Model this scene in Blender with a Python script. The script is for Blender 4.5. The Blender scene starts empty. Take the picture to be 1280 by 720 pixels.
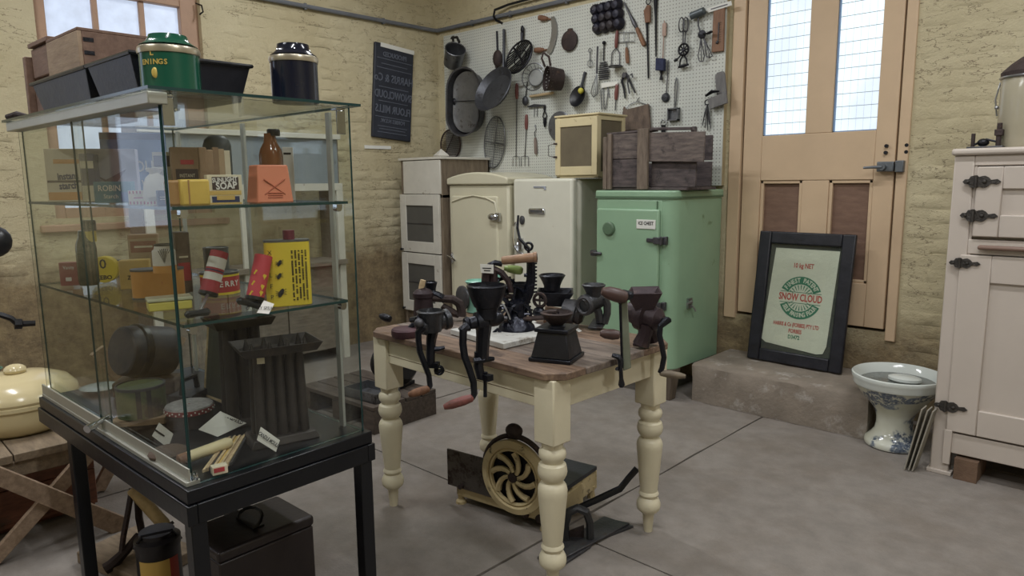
import bpy, math, random
from mathutils import Vector, Matrix, Euler
random.seed(7)
V = Vector
PI = math.pi
SC = bpy.context.scene
COL = SC.collection

# ------------------------------------------------------------------ camera, world, exposure
H = 1.5                                   # eye height
FPX = 881.8                               # focal length in pixels of a 1280 wide frame
PITCH, ROLL, YAW = .149976, -.0107561, -.765981
_f = V((math.sin(YAW)*math.cos(PITCH), math.cos(YAW)*math.cos(PITCH), -math.sin(PITCH)))
_r0 = V((math.cos(YAW), -math.sin(YAW), 0))
_u0 = _r0.cross(_f)
_r = _r0*math.cos(ROLL) + _u0*math.sin(ROLL)
_u = -_r0*math.sin(ROLL) + _u0*math.cos(ROLL)
EYE = V((0, 0, H))
cam = bpy.data.cameras.new('camera')
cam.sensor_width = 36
cam.lens = FPX/1280*36
cam.clip_start = .05
camo = bpy.data.objects.new('camera', cam)
COL.objects.link(camo)
camo.matrix_world = Matrix(((_r.x, _u.x, -_f.x, 0), (_r.y, _u.y, -_f.y, 0), (_r.z, _u.z, -_f.z, H), (0, 0, 0, 1)))
SC.camera = camo
SC.view_settings.view_transform = 'Standard'
SC.view_settings.look = 'None'
SC.view_settings.gamma = 1
SC.view_settings.exposure = 0.22
SC.cycles.transparent_max_bounces = 40
SC.cycles.max_bounces = 10
SC.cycles.glossy_bounces = 4
W = bpy.data.worlds.new('sky')
SC.world = W
W.use_nodes = True
W.node_tree.nodes['Background'].inputs[0].default_value = (.55, .68, .9, 1)
W.node_tree.nodes['Background'].inputs[1].default_value = 1.0
LAMP_W = 34.0            # watts of every ceiling tube
PANE_E = .92            # brightness of the daylit frosted panes

# ------------------------------------------------------------------ measuring helpers: a line of sight meets a real plane of the room
def ray(px, py):
    return _r*((px-640)/FPX) - _u*((py-360)/FPX) + _f
def onz(px, py, z=0):
    d = ray(px, py); return EYE + d*((z-H)/d.z)
def onx(px, py, x):
    d = ray(px, py); return EYE + d*(x/d.x)
def ony(px, py, y):
    d = ray(px, py); return EYE + d*(y/d.y)
class Facing:
    """upright plane through P square to the line of sight; f(px,py,d) gives a point on it, d metres further off"""
    def __init__(s, P):
        s.P = V(P); h = V((P[0], P[1], 0)); s.n = h.normalized(); s.x = V((s.n.y, -s.n.x, 0))
        s.s = h.length/FPX*1.01
        s.R = Matrix((s.x, s.n, V((0, 0, 1)))).transposed()
    def __call__(s, px, py, d=0):
        q = ray(px, py); t = s.P.dot(s.n)/q.dot(s.n)
        return EYE + q*t + s.n*d

# ------------------------------------------------------------------ materials
def lin(c, k=1.0):
    g = .3*c[0]+.59*c[1]+.11*c[2]; c = [g+(x-g)*.86 for x in c]
    return tuple(min(1, (((max(0, x)/255)/12.92) if x/255 <= .04045 else ((max(0, x)/255+.055)/1.055)**2.4)*k) for x in c) + (1,)
MATS = {}
def _base(key):
    m = bpy.data.materials.new(key); m.use_nodes = True
    nt = m.node_tree; b = nt.nodes['Principled BSDF']
    MATS[key] = m
    return m, nt, b
def _coord(nt, world, scale):
    if world:
        c = nt.nodes.new('ShaderNodeNewGeometry').outputs['Position']
    else:
        c = nt.nodes.new('ShaderNodeTexCoord').outputs['Object']
    mp = nt.nodes.new('ShaderNodeMapping')
    mp.inputs['Scale'].default_value = scale
    nt.links.new(c, mp.inputs[0])
    return mp.outputs[0]
def _noise(nt, co, sc, det=4, rough=.6):
    n = nt.nodes.new('ShaderNodeTexNoise'); n.inputs['Scale'].default_value = sc
    n.inputs['Detail'].default_value = det; n.inputs['Roughness'].default_value = rough
    nt.links.new(co, n.inputs['Vector'])
    return n.outputs['Fac']
def _ramp(nt, fac, a, ca, b, cb):
    r = nt.nodes.new('ShaderNodeValToRGB'); e = r.color_ramp.elements
    e[0].position = a; e[0].color = ca; e[1].position = b; e[1].color = cb
    nt.links.new(fac, r.inputs[0])
    return r.outputs[0]
def _mix(nt, fac, a, b, mode='MIX'):
    n = nt.nodes.new('ShaderNodeMix'); n.data_type = 'RGBA'; n.blend_type = mode
    for s, v in ((0, fac), (6, a), (7, b)):
        if hasattr(v, 'links'): nt.links.new(v, n.inputs[s])
        else: n.inputs[s].default_value = v
    return n.outputs[2]
BW = ((0, 0, 0, 1), (1, 1, 1, 1))
def M(key, c, rough=.6, metal=0, var=.18, vs=6, bump=.15, bs=60, wear=None, wt=.62, ws=9, world=False, st=(1, 1, 1), ww=.05):
    """paint, iron, enamel...: a colour that varies, with worn or dirty spots"""
    if key in MATS: return MATS[key]
    m, nt, b = _base(key)
    co = _coord(nt, world, st)
    col = _ramp(nt, _noise(nt, co, vs), .3, lin(c, 1-var), .7, lin(c, 1+var))
    if wear:
        col = _mix(nt, _ramp(nt, _noise(nt, co, ws, 6, .7), wt-ww, BW[0], wt+ww, BW[1]), col, lin(wear))
    nt.links.new(col, b.inputs['Base Color'])
    b.inputs['Roughness'].default_value = rough; b.inputs['Metallic'].default_value = metal
    if bump:
        bp = nt.nodes.new('ShaderNodeBump'); bp.inputs['Strength'].default_value = bump; bp.inputs['Distance'].default_value = .01
        nt.links.new(_noise(nt, co, bs), bp.inputs['Height']); nt.links.new(bp.outputs[0], b.inputs['Normal'])
    return m
def MW(key, c1, c2, st=(2, 14, 14), rough=.65, wear=None, wt=.6, ws=6, sc=3.0, bump=.25):
    """wood: grain stretched along one axis of the piece"""
    if key in MATS: return MATS[key]
    m, nt, b = _base(key)
    co = _coord(nt, False, st)
    g = _noise(nt, co, sc, 8, .65)
    col = _ramp(nt, g, .32, lin(c1), .68, lin(c2))
    if wear:
        co2 = _coord(nt, False, (1, 1, 1))
        col = _mix(nt, _ramp(nt, _noise(nt, co2, ws, 6, .7), wt-.06, BW[0], wt+.06, BW[1]), col, lin(wear))
    nt.links.new(col, b.inputs['Base Color'])
    b.inputs['Roughness'].default_value = rough
    bp = nt.nodes.new('ShaderNodeBump'); bp.inputs['Strength'].default_value = bump; bp.inputs['Distance'].default_value = .01
    nt.links.new(g, bp.inputs['Height']); nt.links.new(bp.outputs[0], b.inputs['Normal'])
    return m
def glass(key, tint, refl=.45):
    m, nt, b = _base(key)
    nt.nodes.remove(b)
    tr = nt.nodes.new('ShaderNodeBsdfTransparent'); tr.inputs[0].default_value = tint
    gl = nt.nodes.new('ShaderNodeBsdfGlossy'); gl.inputs['Roughness'].default_value = .01
    lw = nt.nodes.new('ShaderNodeLayerWeight'); lw.inputs[0].default_value = .5
    p = nt.nodes.new('ShaderNodeMath'); p.operation = 'POWER'; p.inputs[1].default_value = 4
    k = nt.nodes.new('ShaderNodeMath'); k.operation = 'MULTIPLY_ADD'; k.inputs[1].default_value = refl; k.inputs[2].default_value = .035
    nt.links.new(lw.outputs['Facing'], p.inputs[0]); nt.links.new(p.outputs[0], k.inputs[0])
    mx = nt.nodes.new('ShaderNodeMixShader')
    nt.links.new(k.outputs[0], mx.inputs[0]); nt.links.new(tr.outputs[0], mx.inputs[1]); nt.links.new(gl.outputs[0], mx.inputs[2])
    nt.links.new(mx.outputs[0], nt.nodes['Material Output'].inputs[0])
    return m
def glow(key, c, e, var=.12, vs=5, st=(1, 1, 1)):
    m, nt, b = _base(key)
    co = _coord(nt, True, st)
    col = _ramp(nt, _noise(nt, co, vs, 3), .35, lin(c, 1-var), .65, lin(c, 1+var))
    b.inputs['Base Color'].default_value = (.25, .27, .3, 1); b.inputs['Roughness'].default_value = .4
    nt.links.new(col, b.inputs['Emission Color']); b.inputs['Emission Strength'].default_value = e
    return m
def wall_paint(key):
    """cream distemper, dirty and scaling, giving way to bare brown masonry near the floor"""
    m, nt, b = _base(key)
    co = _coord(nt, True, (1, 1, 1))
    col = _ramp(nt, _noise(nt, co, 1.1, 5), .3, lin((192, 177, 136)), .72, lin((214, 202, 164)))
    col = _mix(nt, _ramp(nt, _noise(nt, co, 14, 6, .75), .63, BW[0], .76, BW[1]), col, lin((146, 122, 92)))
    col = _mix(nt, _ramp(nt, _noise(nt, co, 4.5, 8, .8), .66, BW[0], .71, BW[1]), col, lin((176, 144, 118)))
    cs = _coord(nt, True, (2.2, 2.2, 7.5))
    def mth(op, a, b):
        n = nt.nodes.new('ShaderNodeMath'); n.operation = op
        for i, x in enumerate((a, b)):
            if hasattr(x, 'links'): nt.links.new(x, n.inputs[i])
            else: n.inputs[i].default_value = x
        return n.outputs[0]
    rid = mth('ABSOLUTE', mth('SUBTRACT', _noise(nt, cs, 1.9, 5, .6), .5), 0)
    crack = mth('MULTIPLY', mth('LESS_THAN', rid, .006), mth('GREATER_THAN', _noise(nt, co, 2.6, 3), .5))
    col = _mix(nt, mth('MULTIPLY', crack, .75), col, lin((112, 92, 70)))
    sx = nt.nodes.new('ShaderNodeSeparateXYZ'); nt.links.new(co, sx.inputs[0])
    n2 = _noise(nt, co, 2.2, 6, .7)
    ad = nt.nodes.new('ShaderNodeMath'); ad.operation = 'MULTIPLY_ADD'; ad.inputs[1].default_value = .8
    nt.links.new(n2, ad.inputs[0]); nt.links.new(sx.outputs[2], ad.inputs[2])
    ax = nt.nodes.new('ShaderNodeMath'); ax.operation = 'MULTIPLY_ADD'; ax.inputs[1].default_value = .1
    nt.links.new(sx.outputs[0], ax.inputs[0]); nt.links.new(ad.outputs[0], ax.inputs[2])
    r = nt.nodes.new('ShaderNodeMapRange'); r.inputs[1].default_value = .62; r.inputs[2].default_value = .95
    nt.links.new(ax.outputs[0], r.inputs[0])
    brown = _ramp(nt, _noise(nt, co, 9, 7, .75), .3, lin((104, 86, 64)), .7, lin((168, 146, 104)))
    col = _mix(nt, r.outputs[0], brown, col)
    nt.links.new(col, b.inputs['Base Color']); b.inputs['Roughness'].default_value = .85
    bp = nt.nodes.new('ShaderNodeBump'); bp.inputs['Strength'].default_value = .7; bp.inputs['Distance'].default_value = .025
    nt.links.new(_noise(nt, co, 17, 9, .78), bp.inputs['Height']); nt.links.new(bp.outputs[0], b.inputs['Normal'])
    return m

# ------------------------------------------------------------------ mesh builder
I3 = Matrix.Identity(3)
RX = Matrix.Rotation(PI/2, 3, 'X')        # local z turned to -y (out of the back wall)
def RZ(a): return Matrix.Rotation(a, 3, 'Z')
def axis(d):
    d = V(d).normalized()
    return d.to_track_quat('Z', 'Y').to_matrix()
INV = {}
class MB:
    def __init__(s): s.v = []; s.f = []; s.mi = []; s.k = 0
    def add(s, vs, fs):
        b = len(s.v); s.v += [V(v) for v in vs]
        for f in fs: s.f.append([i+b for i in f]); s.mi.append(s.k)
        return s
    def box(s, c, d, R=I3, tx=1, ty=1, bx=1, by=1):
        c = V(c); hx, hy, hz = d[0]/2, d[1]/2, d[2]/2
        q = [(-hx*bx, -hy*by, -hz), (hx*bx, -hy*by, -hz), (hx*bx, hy*by, -hz), (-hx*bx, hy*by, -hz), (-hx*tx, -hy*ty, hz), (hx*tx, -hy*ty, hz), (hx*tx, hy*ty, hz), (-hx*tx, hy*ty, hz)]
        return s.add([c + R @ V(p) for p in q], [(3, 2, 1, 0), (4, 5, 6, 7), (0, 1, 5, 4), (1, 2, 6, 5), (2, 3, 7, 6), (3, 0, 4, 7)])
    def span(s, a, b):
        a, b = V(a), V(b)
        return s.box((a+b)/2, [abs(x) for x in (b-a)])
    def lathe(s, prof, o=(0, 0, 0), R=I3, n=20, cap=True, sx=1, sy=1):
        o = V(o); vs = []; fs = []
        for r, z in prof:
            for i in range(n):
                a = 2*PI*i/n; vs.append(o + R @ V((r*sx*math.cos(a), r*sy*math.sin(a), z)))
        for j in range(len(prof)-1):
            for i in range(n):
                k = (i+1) % n; fs.append((j*n+i, j*n+k, (j+1)*n+k, (j+1)*n+i))
        if cap:
            fs.append(tuple(range(n-1, -1, -1))); fs.append(tuple(range((len(prof)-1)*n, len(prof)*n)))
        return s.add(vs, fs)
    def cyl(s, a, b, r, r2=None, n=12):
        a, b = V(a), V(b)
        return s.lathe([(r, 0), (r if r2 is None else r2, (b-a).length)], a, axis(b-a), n)
    def rod(s, a, b, prof, n=12):
        """turned piece from a to b; prof = (fraction along, radius)"""
        a, b = V(a), V(b); L = (b-a).length
        return s.lathe([(r, t*L) for t, r in prof], a, axis(b-a), n)
    def tube(s, pts, r, n=6, close=False, flat=1.0):
        P = [V(p) for p in pts]; m = len(P); vs = []; fs = []
        rr = r if isinstance(r, (list, tuple)) else [r]*m
        up = None
        for i in range(m):
            if close: t = P[(i+1) % m] - P[i-1]
            else: t = P[min(i+1, m-1)] - P[max(i-1, 0)]
            t.normalize()
            if up is None:
                up = V((0, 0, 1)) if abs(t.z) < .9 else V((1, 0, 0))
            x = up.cross(t).normalized(); up = t.cross(x)
            for j in range(n):
                a = 2*PI*j/n; vs.append(P[i] + (x*math.cos(a)*flat + up*math.sin(a))*rr[i])
        for i in range(m if close else m-1):
            for j in range(n):
                k = (j+1) % n; i2 = (i+1) % m
                fs.append((i*n+j, i*n+k, i2*n+k, i2*n+j))
        if not close:
            fs.append(tuple(range(n-1, -1, -1))); fs.append(tuple(range((m-1)*n, m*n)))
        return s.add(vs, fs)
    def prism(s, poly, h, o=(0, 0, 0), R=I3):
        """polygon in local xy pushed h along local z"""
        o = V(o); n = len(poly)
        vs = [o + R @ V((x, y, 0)) for x, y in poly] + [o + R @ V((x, y, h)) for x, y in poly]
        return s.add(vs, [tuple(range(n-1, -1, -1)), tuple(range(n, 2*n))] + [(i, (i+1) % n, n+(i+1) % n, n+i) for i in range(n)])
    def slab(s, P, h):
        """polygon of world points P given a thickness vector h"""
        n = len(P); h = V(h)
        vs = [V(p) for p in P] + [V(p)+h for p in P]
        return s.add(vs, [tuple(range(n-1, -1, -1)), tuple(range(n, 2*n))] + [(i, (i+1) % n, n+(i+1) % n, n+i) for i in range(n)])
    def sph(s, c, r, R=I3, n=12, m=8):
        r = (r, r, r) if not isinstance(r, (tuple, list)) else r
        pr = [(math.sin(PI*j/m), -math.cos(PI*j/m)) for j in range(m+1)]; pr[0] = (.02, -1); pr[-1] = (.02, 1)
        S = Matrix.Diagonal(r)
        return s.lathe(pr, c, R @ S, n)
    def ring(s, c, r, t, R=I3, n=24, m=6, sy=1, a0=0, a1=2*PI):
        c = V(c); full = abs(a1-a0-2*PI) < 1e-6
        k = n if full else n+1
        pts = [c + R @ V((r*math.cos(a0+(a1-a0)*i/n), r*sy*math.sin(a0+(a1-a0)*i/n), 0)) for i in range(k)]
        return s.tube(pts, t, m, full)
    def lpx(s, fp, cx, prof, n=24, d=0):
        """upright turned piece: profile of (half width in px, py) on the facing plane fp"""
        c = fp(cx, prof[0][1], d)
        return s.lathe([(hw*fp.s, fp(cx, py, d).z - c.z) for hw, py in prof], c, I3, n)
    def build(s, name, mat, parent=None, W=False, bevel=0, seg=2, ang=35, loc=None, smooth=True, rz=0):
        me = bpy.data.meshes.new(name)
        vs = s.v
        if W and parent is not None: vs = [INV[parent.name] @ v for v in vs]
        if W and parent is None:
            o0 = V(loc) if loc is not None else V((0, 0, 0)); vs = [v - o0 for v in vs]
        me.from_pydata(vs, [], s.f)
        for mm in (mat if isinstance(mat, (list, tuple)) else [mat]): me.materials.append(mm)
        if any(s.mi): me.polygons.foreach_set('material_index', s.mi)
        if smooth:
            me.polygons.foreach_set('use_smooth', [True]*len(me.polygons)); me.set_sharp_from_angle(angle=math.radians(ang))
        me.validate()
        o = bpy.data.objects.new(name, me); COL.objects.link(o)
        if parent is not None:
            o.parent = parent; INV[o.name] = INV[parent.name]
        else:
            o.location = loc if loc is not None else (0, 0, 0); o.rotation_euler = (0, 0, rz)
            INV[o.name] = (Matrix.Translation(o.location) @ Matrix.Rotation(rz, 4, 'Z')).inverted()
        if bevel:
            b = o.modifiers.new('bevel', 'BEVEL'); b.width = bevel; b.segments = seg; b.limit_method = 'ANGLE'; b.angle_limit = math.radians(40)
            b.harden_normals = False
        return o
def tag(o, label, cat, group=None):
    o['label'] = label; o['category'] = cat
    if group: o['group'] = group
    return o
def thing(name, label, cat, loc=(0, 0, 0), rz=0, group=None, R=None):
    o = bpy.data.objects.new(name, None); COL.objects.link(o); o.empty_display_size = .05
    m = Matrix.Translation(loc) @ (R.to_4x4() if R is not None else Matrix.Rotation(rz, 4, 'Z'))
    o.matrix_world = m; INV[o.name] = m.inverted()
    return tag(o, label, cat, group)
def struct(o):
    o['kind'] = 'structure'; return o
def text(s, size, mat, parent, Mx, ext=.0006, mirror=False, name='lettering', sx=1.0, shear=0, W=False, bold=0):
    """letters as thin raised or printed shapes; Mx places the line (x to the right, y up)"""
    cu = bpy.data.curves.new('t', 'FONT'); cu.body = s; cu.size = size; cu.align_x = 'CENTER'; cu.align_y = 'CENTER'
    cu.extrude = ext; cu.shear = shear; cu.offset = bold; cu.resolution_u = 2
    t = bpy.data.objects.new('t', cu)
    me = bpy.data.meshes.new_from_object(t)
    bpy.data.objects.remove(t); bpy.data.curves.remove(cu)
    me.transform(Matrix.Diagonal((-sx if mirror else sx, 1, 1, 1)))
    if mirror: me.flip_normals()
    m4 = Mx if len(Mx) == 4 else Mx.to_4x4()
    if W: m4 = INV[parent.name] @ m4
    me.transform(m4); me.materials.clear(); me.materials.append(mat); me.name = name
    o = bpy.data.objects.new(name, me); COL.objects.link(o); o.parent = parent
    return o
def at(p, R=I3): return Matrix.Translation(p) @ R.to_4x4()
UPX = RX.to_4x4()                          # letters standing upright, read from -y

# shared materials
IRON = M('black_iron', (34, 34, 40), .36, .6, .3, 20, .3, 120, (74, 56, 46), .66, 16)
IRON2 = M('grey_iron', (86, 86, 90), .45, .7, .25, 14, .25, 90, (92, 72, 58), .64, 12)
RUST = M('rusty_brown_iron', (64, 52, 50), .7, .4, .3, 16, .4, 90, (96, 72, 60), .6, 12)
TIN = M('dull_tin', (118, 120, 124), .4, .8, .2, 10, .2, 60, (80, 76, 74), .6, 10)
STEEL = M('bright_steel', (170, 172, 176), .3, .9, .12, 8, .1, 60)
CHROME = M('chrome', (205, 208, 214), .12, 1, .05, 6, 0)
BLACK = M('black_paint', (22, 23, 27), .35, 0, .25, 10, .08, 50)
BLUEBLACK = M('blue_black_iron', (38, 40, 52), .5, .4, .25, 12, .25, 80, (80, 80, 92), .64, 10)
WHITE = M('white_card', (222, 222, 214), .7, 0, .05, 8, 0)
INK = M('black_ink', (30, 30, 32), .7, 0, .05, 8, 0)
WOODH = MW('turned_wood_handle', (104, 66, 44), (150, 104, 72), (12, 12, 3))
REDH = M('red_wood_handle', (126, 66, 60), .5, 0, .2, 12, .1, 40, (84, 50, 40), .6)
PALEW = MW('pale_wood', (176, 148, 106), (206, 182, 140), (3, 14, 14))

# ================================================================== the room
WY, LX, RX_, FY, CZ = 4.77, -5.58, 3.2, -3.6, 4.1
PAINT = wall_paint('cream_wall_paint')
CEIL = M('ceiling_white', (205, 200, 188), .9, 0, .06, 2, .1, 30, world=True)
CONC = M('floor_concrete', (134, 126, 118), .75, 0, .14, 9, .35, 90, (116, 104, 92), .60, 1.7, world=True, ww=.14)
STEPC = M('step_concrete', (132, 120, 106), .85, 0, .2, 4, .5, 40, (172, 166, 158), .64, 7, world=True, ww=.08)
DOORP = M('peach_door_paint', (204, 174, 138), .5, 0, .06, 3, .08, 40, (120, 92, 66), .74, 26, world=True, ww=.02)
PLY = MW('brown_plywood', (112, 82, 66), (132, 100, 80), (3, 3, 10))
FRAMEP = M('brown_pink_window_paint', (176, 138, 110), .55, 0, .1, 5, .15, 40, (120, 84, 62), .66, 14)
DARKGAP = M('dark_gap', (30, 34, 30), .9, 0, .1, 4, 0)

# concrete floor poured in slabs with open joints
fl = struct(MB().span((LX-.3, FY-.3, -.3), (RX_+.3, WY+.3, -.02)).build('floor', DARKGAP, smooth=False))
gx = [LX-.1, -3.7, -1.85, 0.0, 1.85, RX_+.1]; gy = [FY-.1, -1.8, .2, 2.22, 4.215, WY+.1]
for i in range(len(gx)-1):
    for j in range(len(gy)-1):
        m = MB(); n = 7; g = .0055
        x0, x1, y0, y1 = gx[i]+g, gx[i+1]-g, gy[j]+g, gy[j+1]-g
        P = []
        for k in range(n): P.append((x0+(x1-x0)*k/n+random.uniform(-.03, .03)*(k > 0), y0+random.uniform(-.004, .002)))
        for k in range(n): P.append((x1+random.uniform(-.006, .003), y0+(y1-y0)*k/n))
        for k in range(n): P.append((x1-(x1-x0)*k/n, y1+random.uniform(-.002, .004)))
        for k in range(n): P.append((x0+random.uniform(-.002, .003), y1-(y1-y0)*k/n))
        m.prism([(a, b) for a, b in P], .025, (0, 0, -.0252+random.uniform(0, .0002)))
        m.build('floor_slab', CONC, fl, smooth=False)

# window and door openings are left free: walls in pieces joined in one mesh each
WIN = (1.33, 2.42, 1.28, 3.02)           # y0, y1, z0, z1 in the wall beside the window
wl = MB()
T = .32
y0, y1, z0, z1 = WIN
W2 = (-2.2, -.6, 1.1, 3.0)  # opening for the added, unseen window
for a, b in (((FY, 0), (W2[0], CZ)), ((W2[0], 0), (W2[1], W2[2])), ((W2[0], W2[3]), (W2[1], CZ)), ((W2[1], 0), (y0, CZ)), ((y0, 0), (y1, z0)), ((y0, z1), (y1, CZ)), ((y1, 0), (WY+T, CZ))):
    wl.span((LX-T, a[0], a[1]), (LX, b[0], b[1]))
wall_l = struct(wl.build('wall_left', PAINT, smooth=False))
DX0, DX1, DZ0, DZ1 = -2.42, -1.262, .53, 3.1
wb = MB()
wb.span((LX, WY, 0), (DX0, WY+T, CZ)); wb.span((DX1, WY, 0), (RX_, WY+T, CZ)); wb.span((DX0, WY, 0), (DX1, WY+T, DZ0)); wb.span((DX0, WY, DZ1), (DX1, WY+T, CZ))
wall_b = struct(wb.build('wall_back', PAINT, smooth=False))
wr = struct(MB().span((RX_, FY, 0), (RX_+.2, WY+T, CZ)).build('wall_right', PAINT, smooth=False))
wf = struct(MB().span((LX-T, FY-.2, 0), (RX_+.2, FY, CZ)).build('wall_front', PAINT, smooth=False))
ce = struct(MB().span((LX-T, FY-.2, CZ), (RX_+.2, WY+T, CZ+.15)).build('ceiling', CEIL, smooth=False))

# painted bricks standing proud of their joints
def brick_meshes(n=10, L=.226, h=.078):
    out = []
    for q in range(n):
        m = MB(); vs = []
        def e(): return random.uniform(-.006, .006)
        d = random.uniform(.001, .0035)
        xs = [-L/2, -L/6, L/6, L/2]
        back = [(x, 0, z) for z in (-h/2, h/2) for x in (-L/2, L/2)]
        rows = []
        for z in (-h/2+.006, 0, h/2-.006):
            rows.append([(x*(1 - .012/L*2*(abs(x) > L/3))+e(), -d+random.uniform(-.0025, .0025), z+e()) for x in xs])
        rim = [(x+e(), 0, -h/2+e()) for x in xs] + [(L/2+e(), 0, 0)] + [(x+e(), 0, h/2+e()) for x in xs[::-1]] + [(-L/2+e(), 0, 0)]
        vs = rows[0]+rows[1]+rows[2]+rim
        f = []
        for j in (0, 1):
            for i in range(3): f.append((j*4+i, j*4+i+1, j*4+4+i+1, j*4+4+i))
        inner = [0, 1, 2, 3, 7, 11, 10, 9, 8, 4]
        for i in range(10):
            k = (i+1) % 10; f.append((12+i, 12+k, inner[k], inner[i]))
        me = bpy.data.meshes.new('brick'); me.from_pydata(vs, [], f); me.materials.append(PAINT)
        me.polygons.foreach_set('use_smooth', [True]*len(f)); me.set_sharp_from_angle(angle=.9)
        out.append((me, vs, f))
    return out
BR = brick_meshes()
def visible(P):
    v = P-EYE; z = v.dot(_f)
    if z < .2: return 1e9
    x, y = 640+FPX*v.dot(_r)/z, 360-FPX*v.dot(_u)/z
    return z if -40 < x < 1320 and -40 < y < 760 else 1e9
def lay(wall, put, R, u0, u1, free, zmin, zmax):
    spots = []
    c = 0; z = zmin
    while z < zmax:
        u = u0+(.12 if c % 2 else 0)
        while u < u1:
            if free(u, z):
                P = put(u, z); spots.append((visible(P), P))
            u += .24
        z += .0875; c += 1
    spots.sort(key=lambda t: t[0])
    rest = MB()
    for n, (d, P) in enumerate(spots):
        me, vs, f = random.choice(BR)
        P = P + V((random.uniform(-.004, .004), 0, random.uniform(-.004, .004)))
        if n < 298 and d < 1e8:
            o = bpy.data.objects.new('brick', me); COL.objects.link(o); o.parent = wall
            o.matrix_local = at(P, R)
        elif d < 1e8 or n % 1 == 0 and d < 1e8:
            rest.add([P + R @ V(v) for v in vs], f)
    if rest.v:
        o = rest.build('brickwork', PAINT, wall); o['kind'] = 'stuff'
lay(wall_l, lambda u, z: V((LX, u, z)), RZ(PI/2), .3, WY-.1, lambda u, z: not (WIN[0]-.22 < u < WIN[1]+.25 and WIN[2]-.12 < z < WIN[3]+.1), .95, 3.35)
lay(wall_b, lambda u, z: V((u, WY, z)), I3, LX+.13, .3, lambda u, z: u > DX1+.13 or (u < DX0-.13 and z > 2.93), .30, 3.5)

# conduit along both walls
cd = MB()
zc = 2.975
cd.tube([(LX+.03, 2.5, zc), (LX+.03, WY-.07, zc), (LX+.042, WY-.042, zc), (LX+.07, WY-.03, zc), (-2.6, WY-.03, zc+.0)], .019, 8)
for y in (3.3, 4.1): cd.box((LX+.022, y, zc), (.03, .02, .05))
for x in (-5.05, -4.55, -3.9): cd.box((x, WY-.022, zc), (.02, .03, .05))
tag(cd.build('conduit_pipe', M('grey_conduit', (112, 116, 124), .5, .2, .12, 6, .1)), 'long grey conduit pipe running round the corner of both walls above the sign', 'pipe')
cb = MB()
cb.tube([(-4.62, WY-.05, zc-.075), (-4.72, WY-.03, zc-.03), (-4.72, WY-.065, zc-.0), (-4.7, WY-.07, zc+.05), (-4.55, WY-.045, zc+.075), (-3.9, WY-.045, zc+.085), (-2.6, WY-.045, zc+.1)], .011, 6)
tag(cb.build('power_cable', BLACK), 'black cable looping off the conduit above the white pegboard', 'cable')

# ---- window in the wall beside the glass case
FROST = glow('window_daylight', (196, 212, 240), PANE_E*.82, .1, 9)
wn = thing('window_1', 'brown timber window with frosted panes lit by daylight', 'window', (LX, 0, 0)); wn['kind'] = 'structure'
del wn['category']
fx = -.1
m = MB()
for a, b in (((y0-.02, z0-.02), (y0+.075, z1)), ((y1-.13, z0-.02), (y1+.02, z1)), ((y0+.075, z1-.2), (y1-.13, z1)), ((y0+.075, z0-.05), (y1-.13, z0+.07))):
    m.span((fx-.06, a[0], a[1]), (fx+.05, b[0], b[1]))
m.build('window_frame', FRAMEP, wn, bevel=.006)
gy0, gy1 = y0+.075, y1-.13
cols = [gy0, 1.715, 2.025, gy1]; rws = [z0+.07, 1.62, 2.17, z1-.2]
for c in cols[1:3]:
    MB().span((fx-.03, c-.018, rws[0]), (fx+.025, c+.018, rws[3])).build('glazing_bar', FRAMEP, wn, bevel=.004)
for z in rws[1:3]:
    MB().span((fx-.028, gy0, z-.018), (fx+.024, gy1, z+.018)).build('glazing_bar', FRAMEP, wn, bevel=.004)
for i in range(3):
    for j in range(3):
        MB().span((fx-.012, cols[i], rws[j]), (fx-.006, cols[i+1], rws[j+1])).build('pane', FROST, wn, smooth=False)
m = MB(); m.span((-.12, y0-.1, z0-.09), (.04, y1+.1, z0-.04)); m.build('window_sill', FRAMEP, wn, bevel=.008)
hk = MB(); hk.tube([(-.02, 2.4, 2.86), (.03, 2.42, 2.84), (.05, 2.42, 2.79), (.03, 2.4, 2.77)], .006); hk.build('window_catch', IRON, wn)
# second window added out of view, for its reflection in the case and daylight
w2 = thing('added_window', 'added unseen window further along the same wall, glowing for its reflection in the case', 'window', (LX, 0, 0)); w2['kind'] = 'structure'; del w2['category']
m = MB(); a0, a1, b0, b1 = W2
for p, q in (((a0, b0), (a0+.09, b1)), ((a1-.09, b0), (a1, b1)), ((a0+.09, b1-.09), (a1-.09, b1)), ((a0+.09, b0), (a1-.09, b0+.09)), (((a0+a1)/2-.03, b0+.09), ((a0+a1)/2+.03, b1-.09)), ((a0+.09, 2.0), ((a0+a1)/2-.03, 2.06)), (((a0+a1)/2+.03, 2.0), (a1-.09, 2.06))):
    m.span((-.16, p[0], p[1]), (-.06, q[0], q[1]))
m.build('window_frame', FRAMEP, w2, bevel=.006)
MB().span((-.12, a0+.02, b0+.02), (-.113, a1-.02, b1-.02)).build('pane', glow('added_window_glow', (196, 212, 240), PANE_E*1.5, .1, 5), w2, smooth=False)

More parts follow.
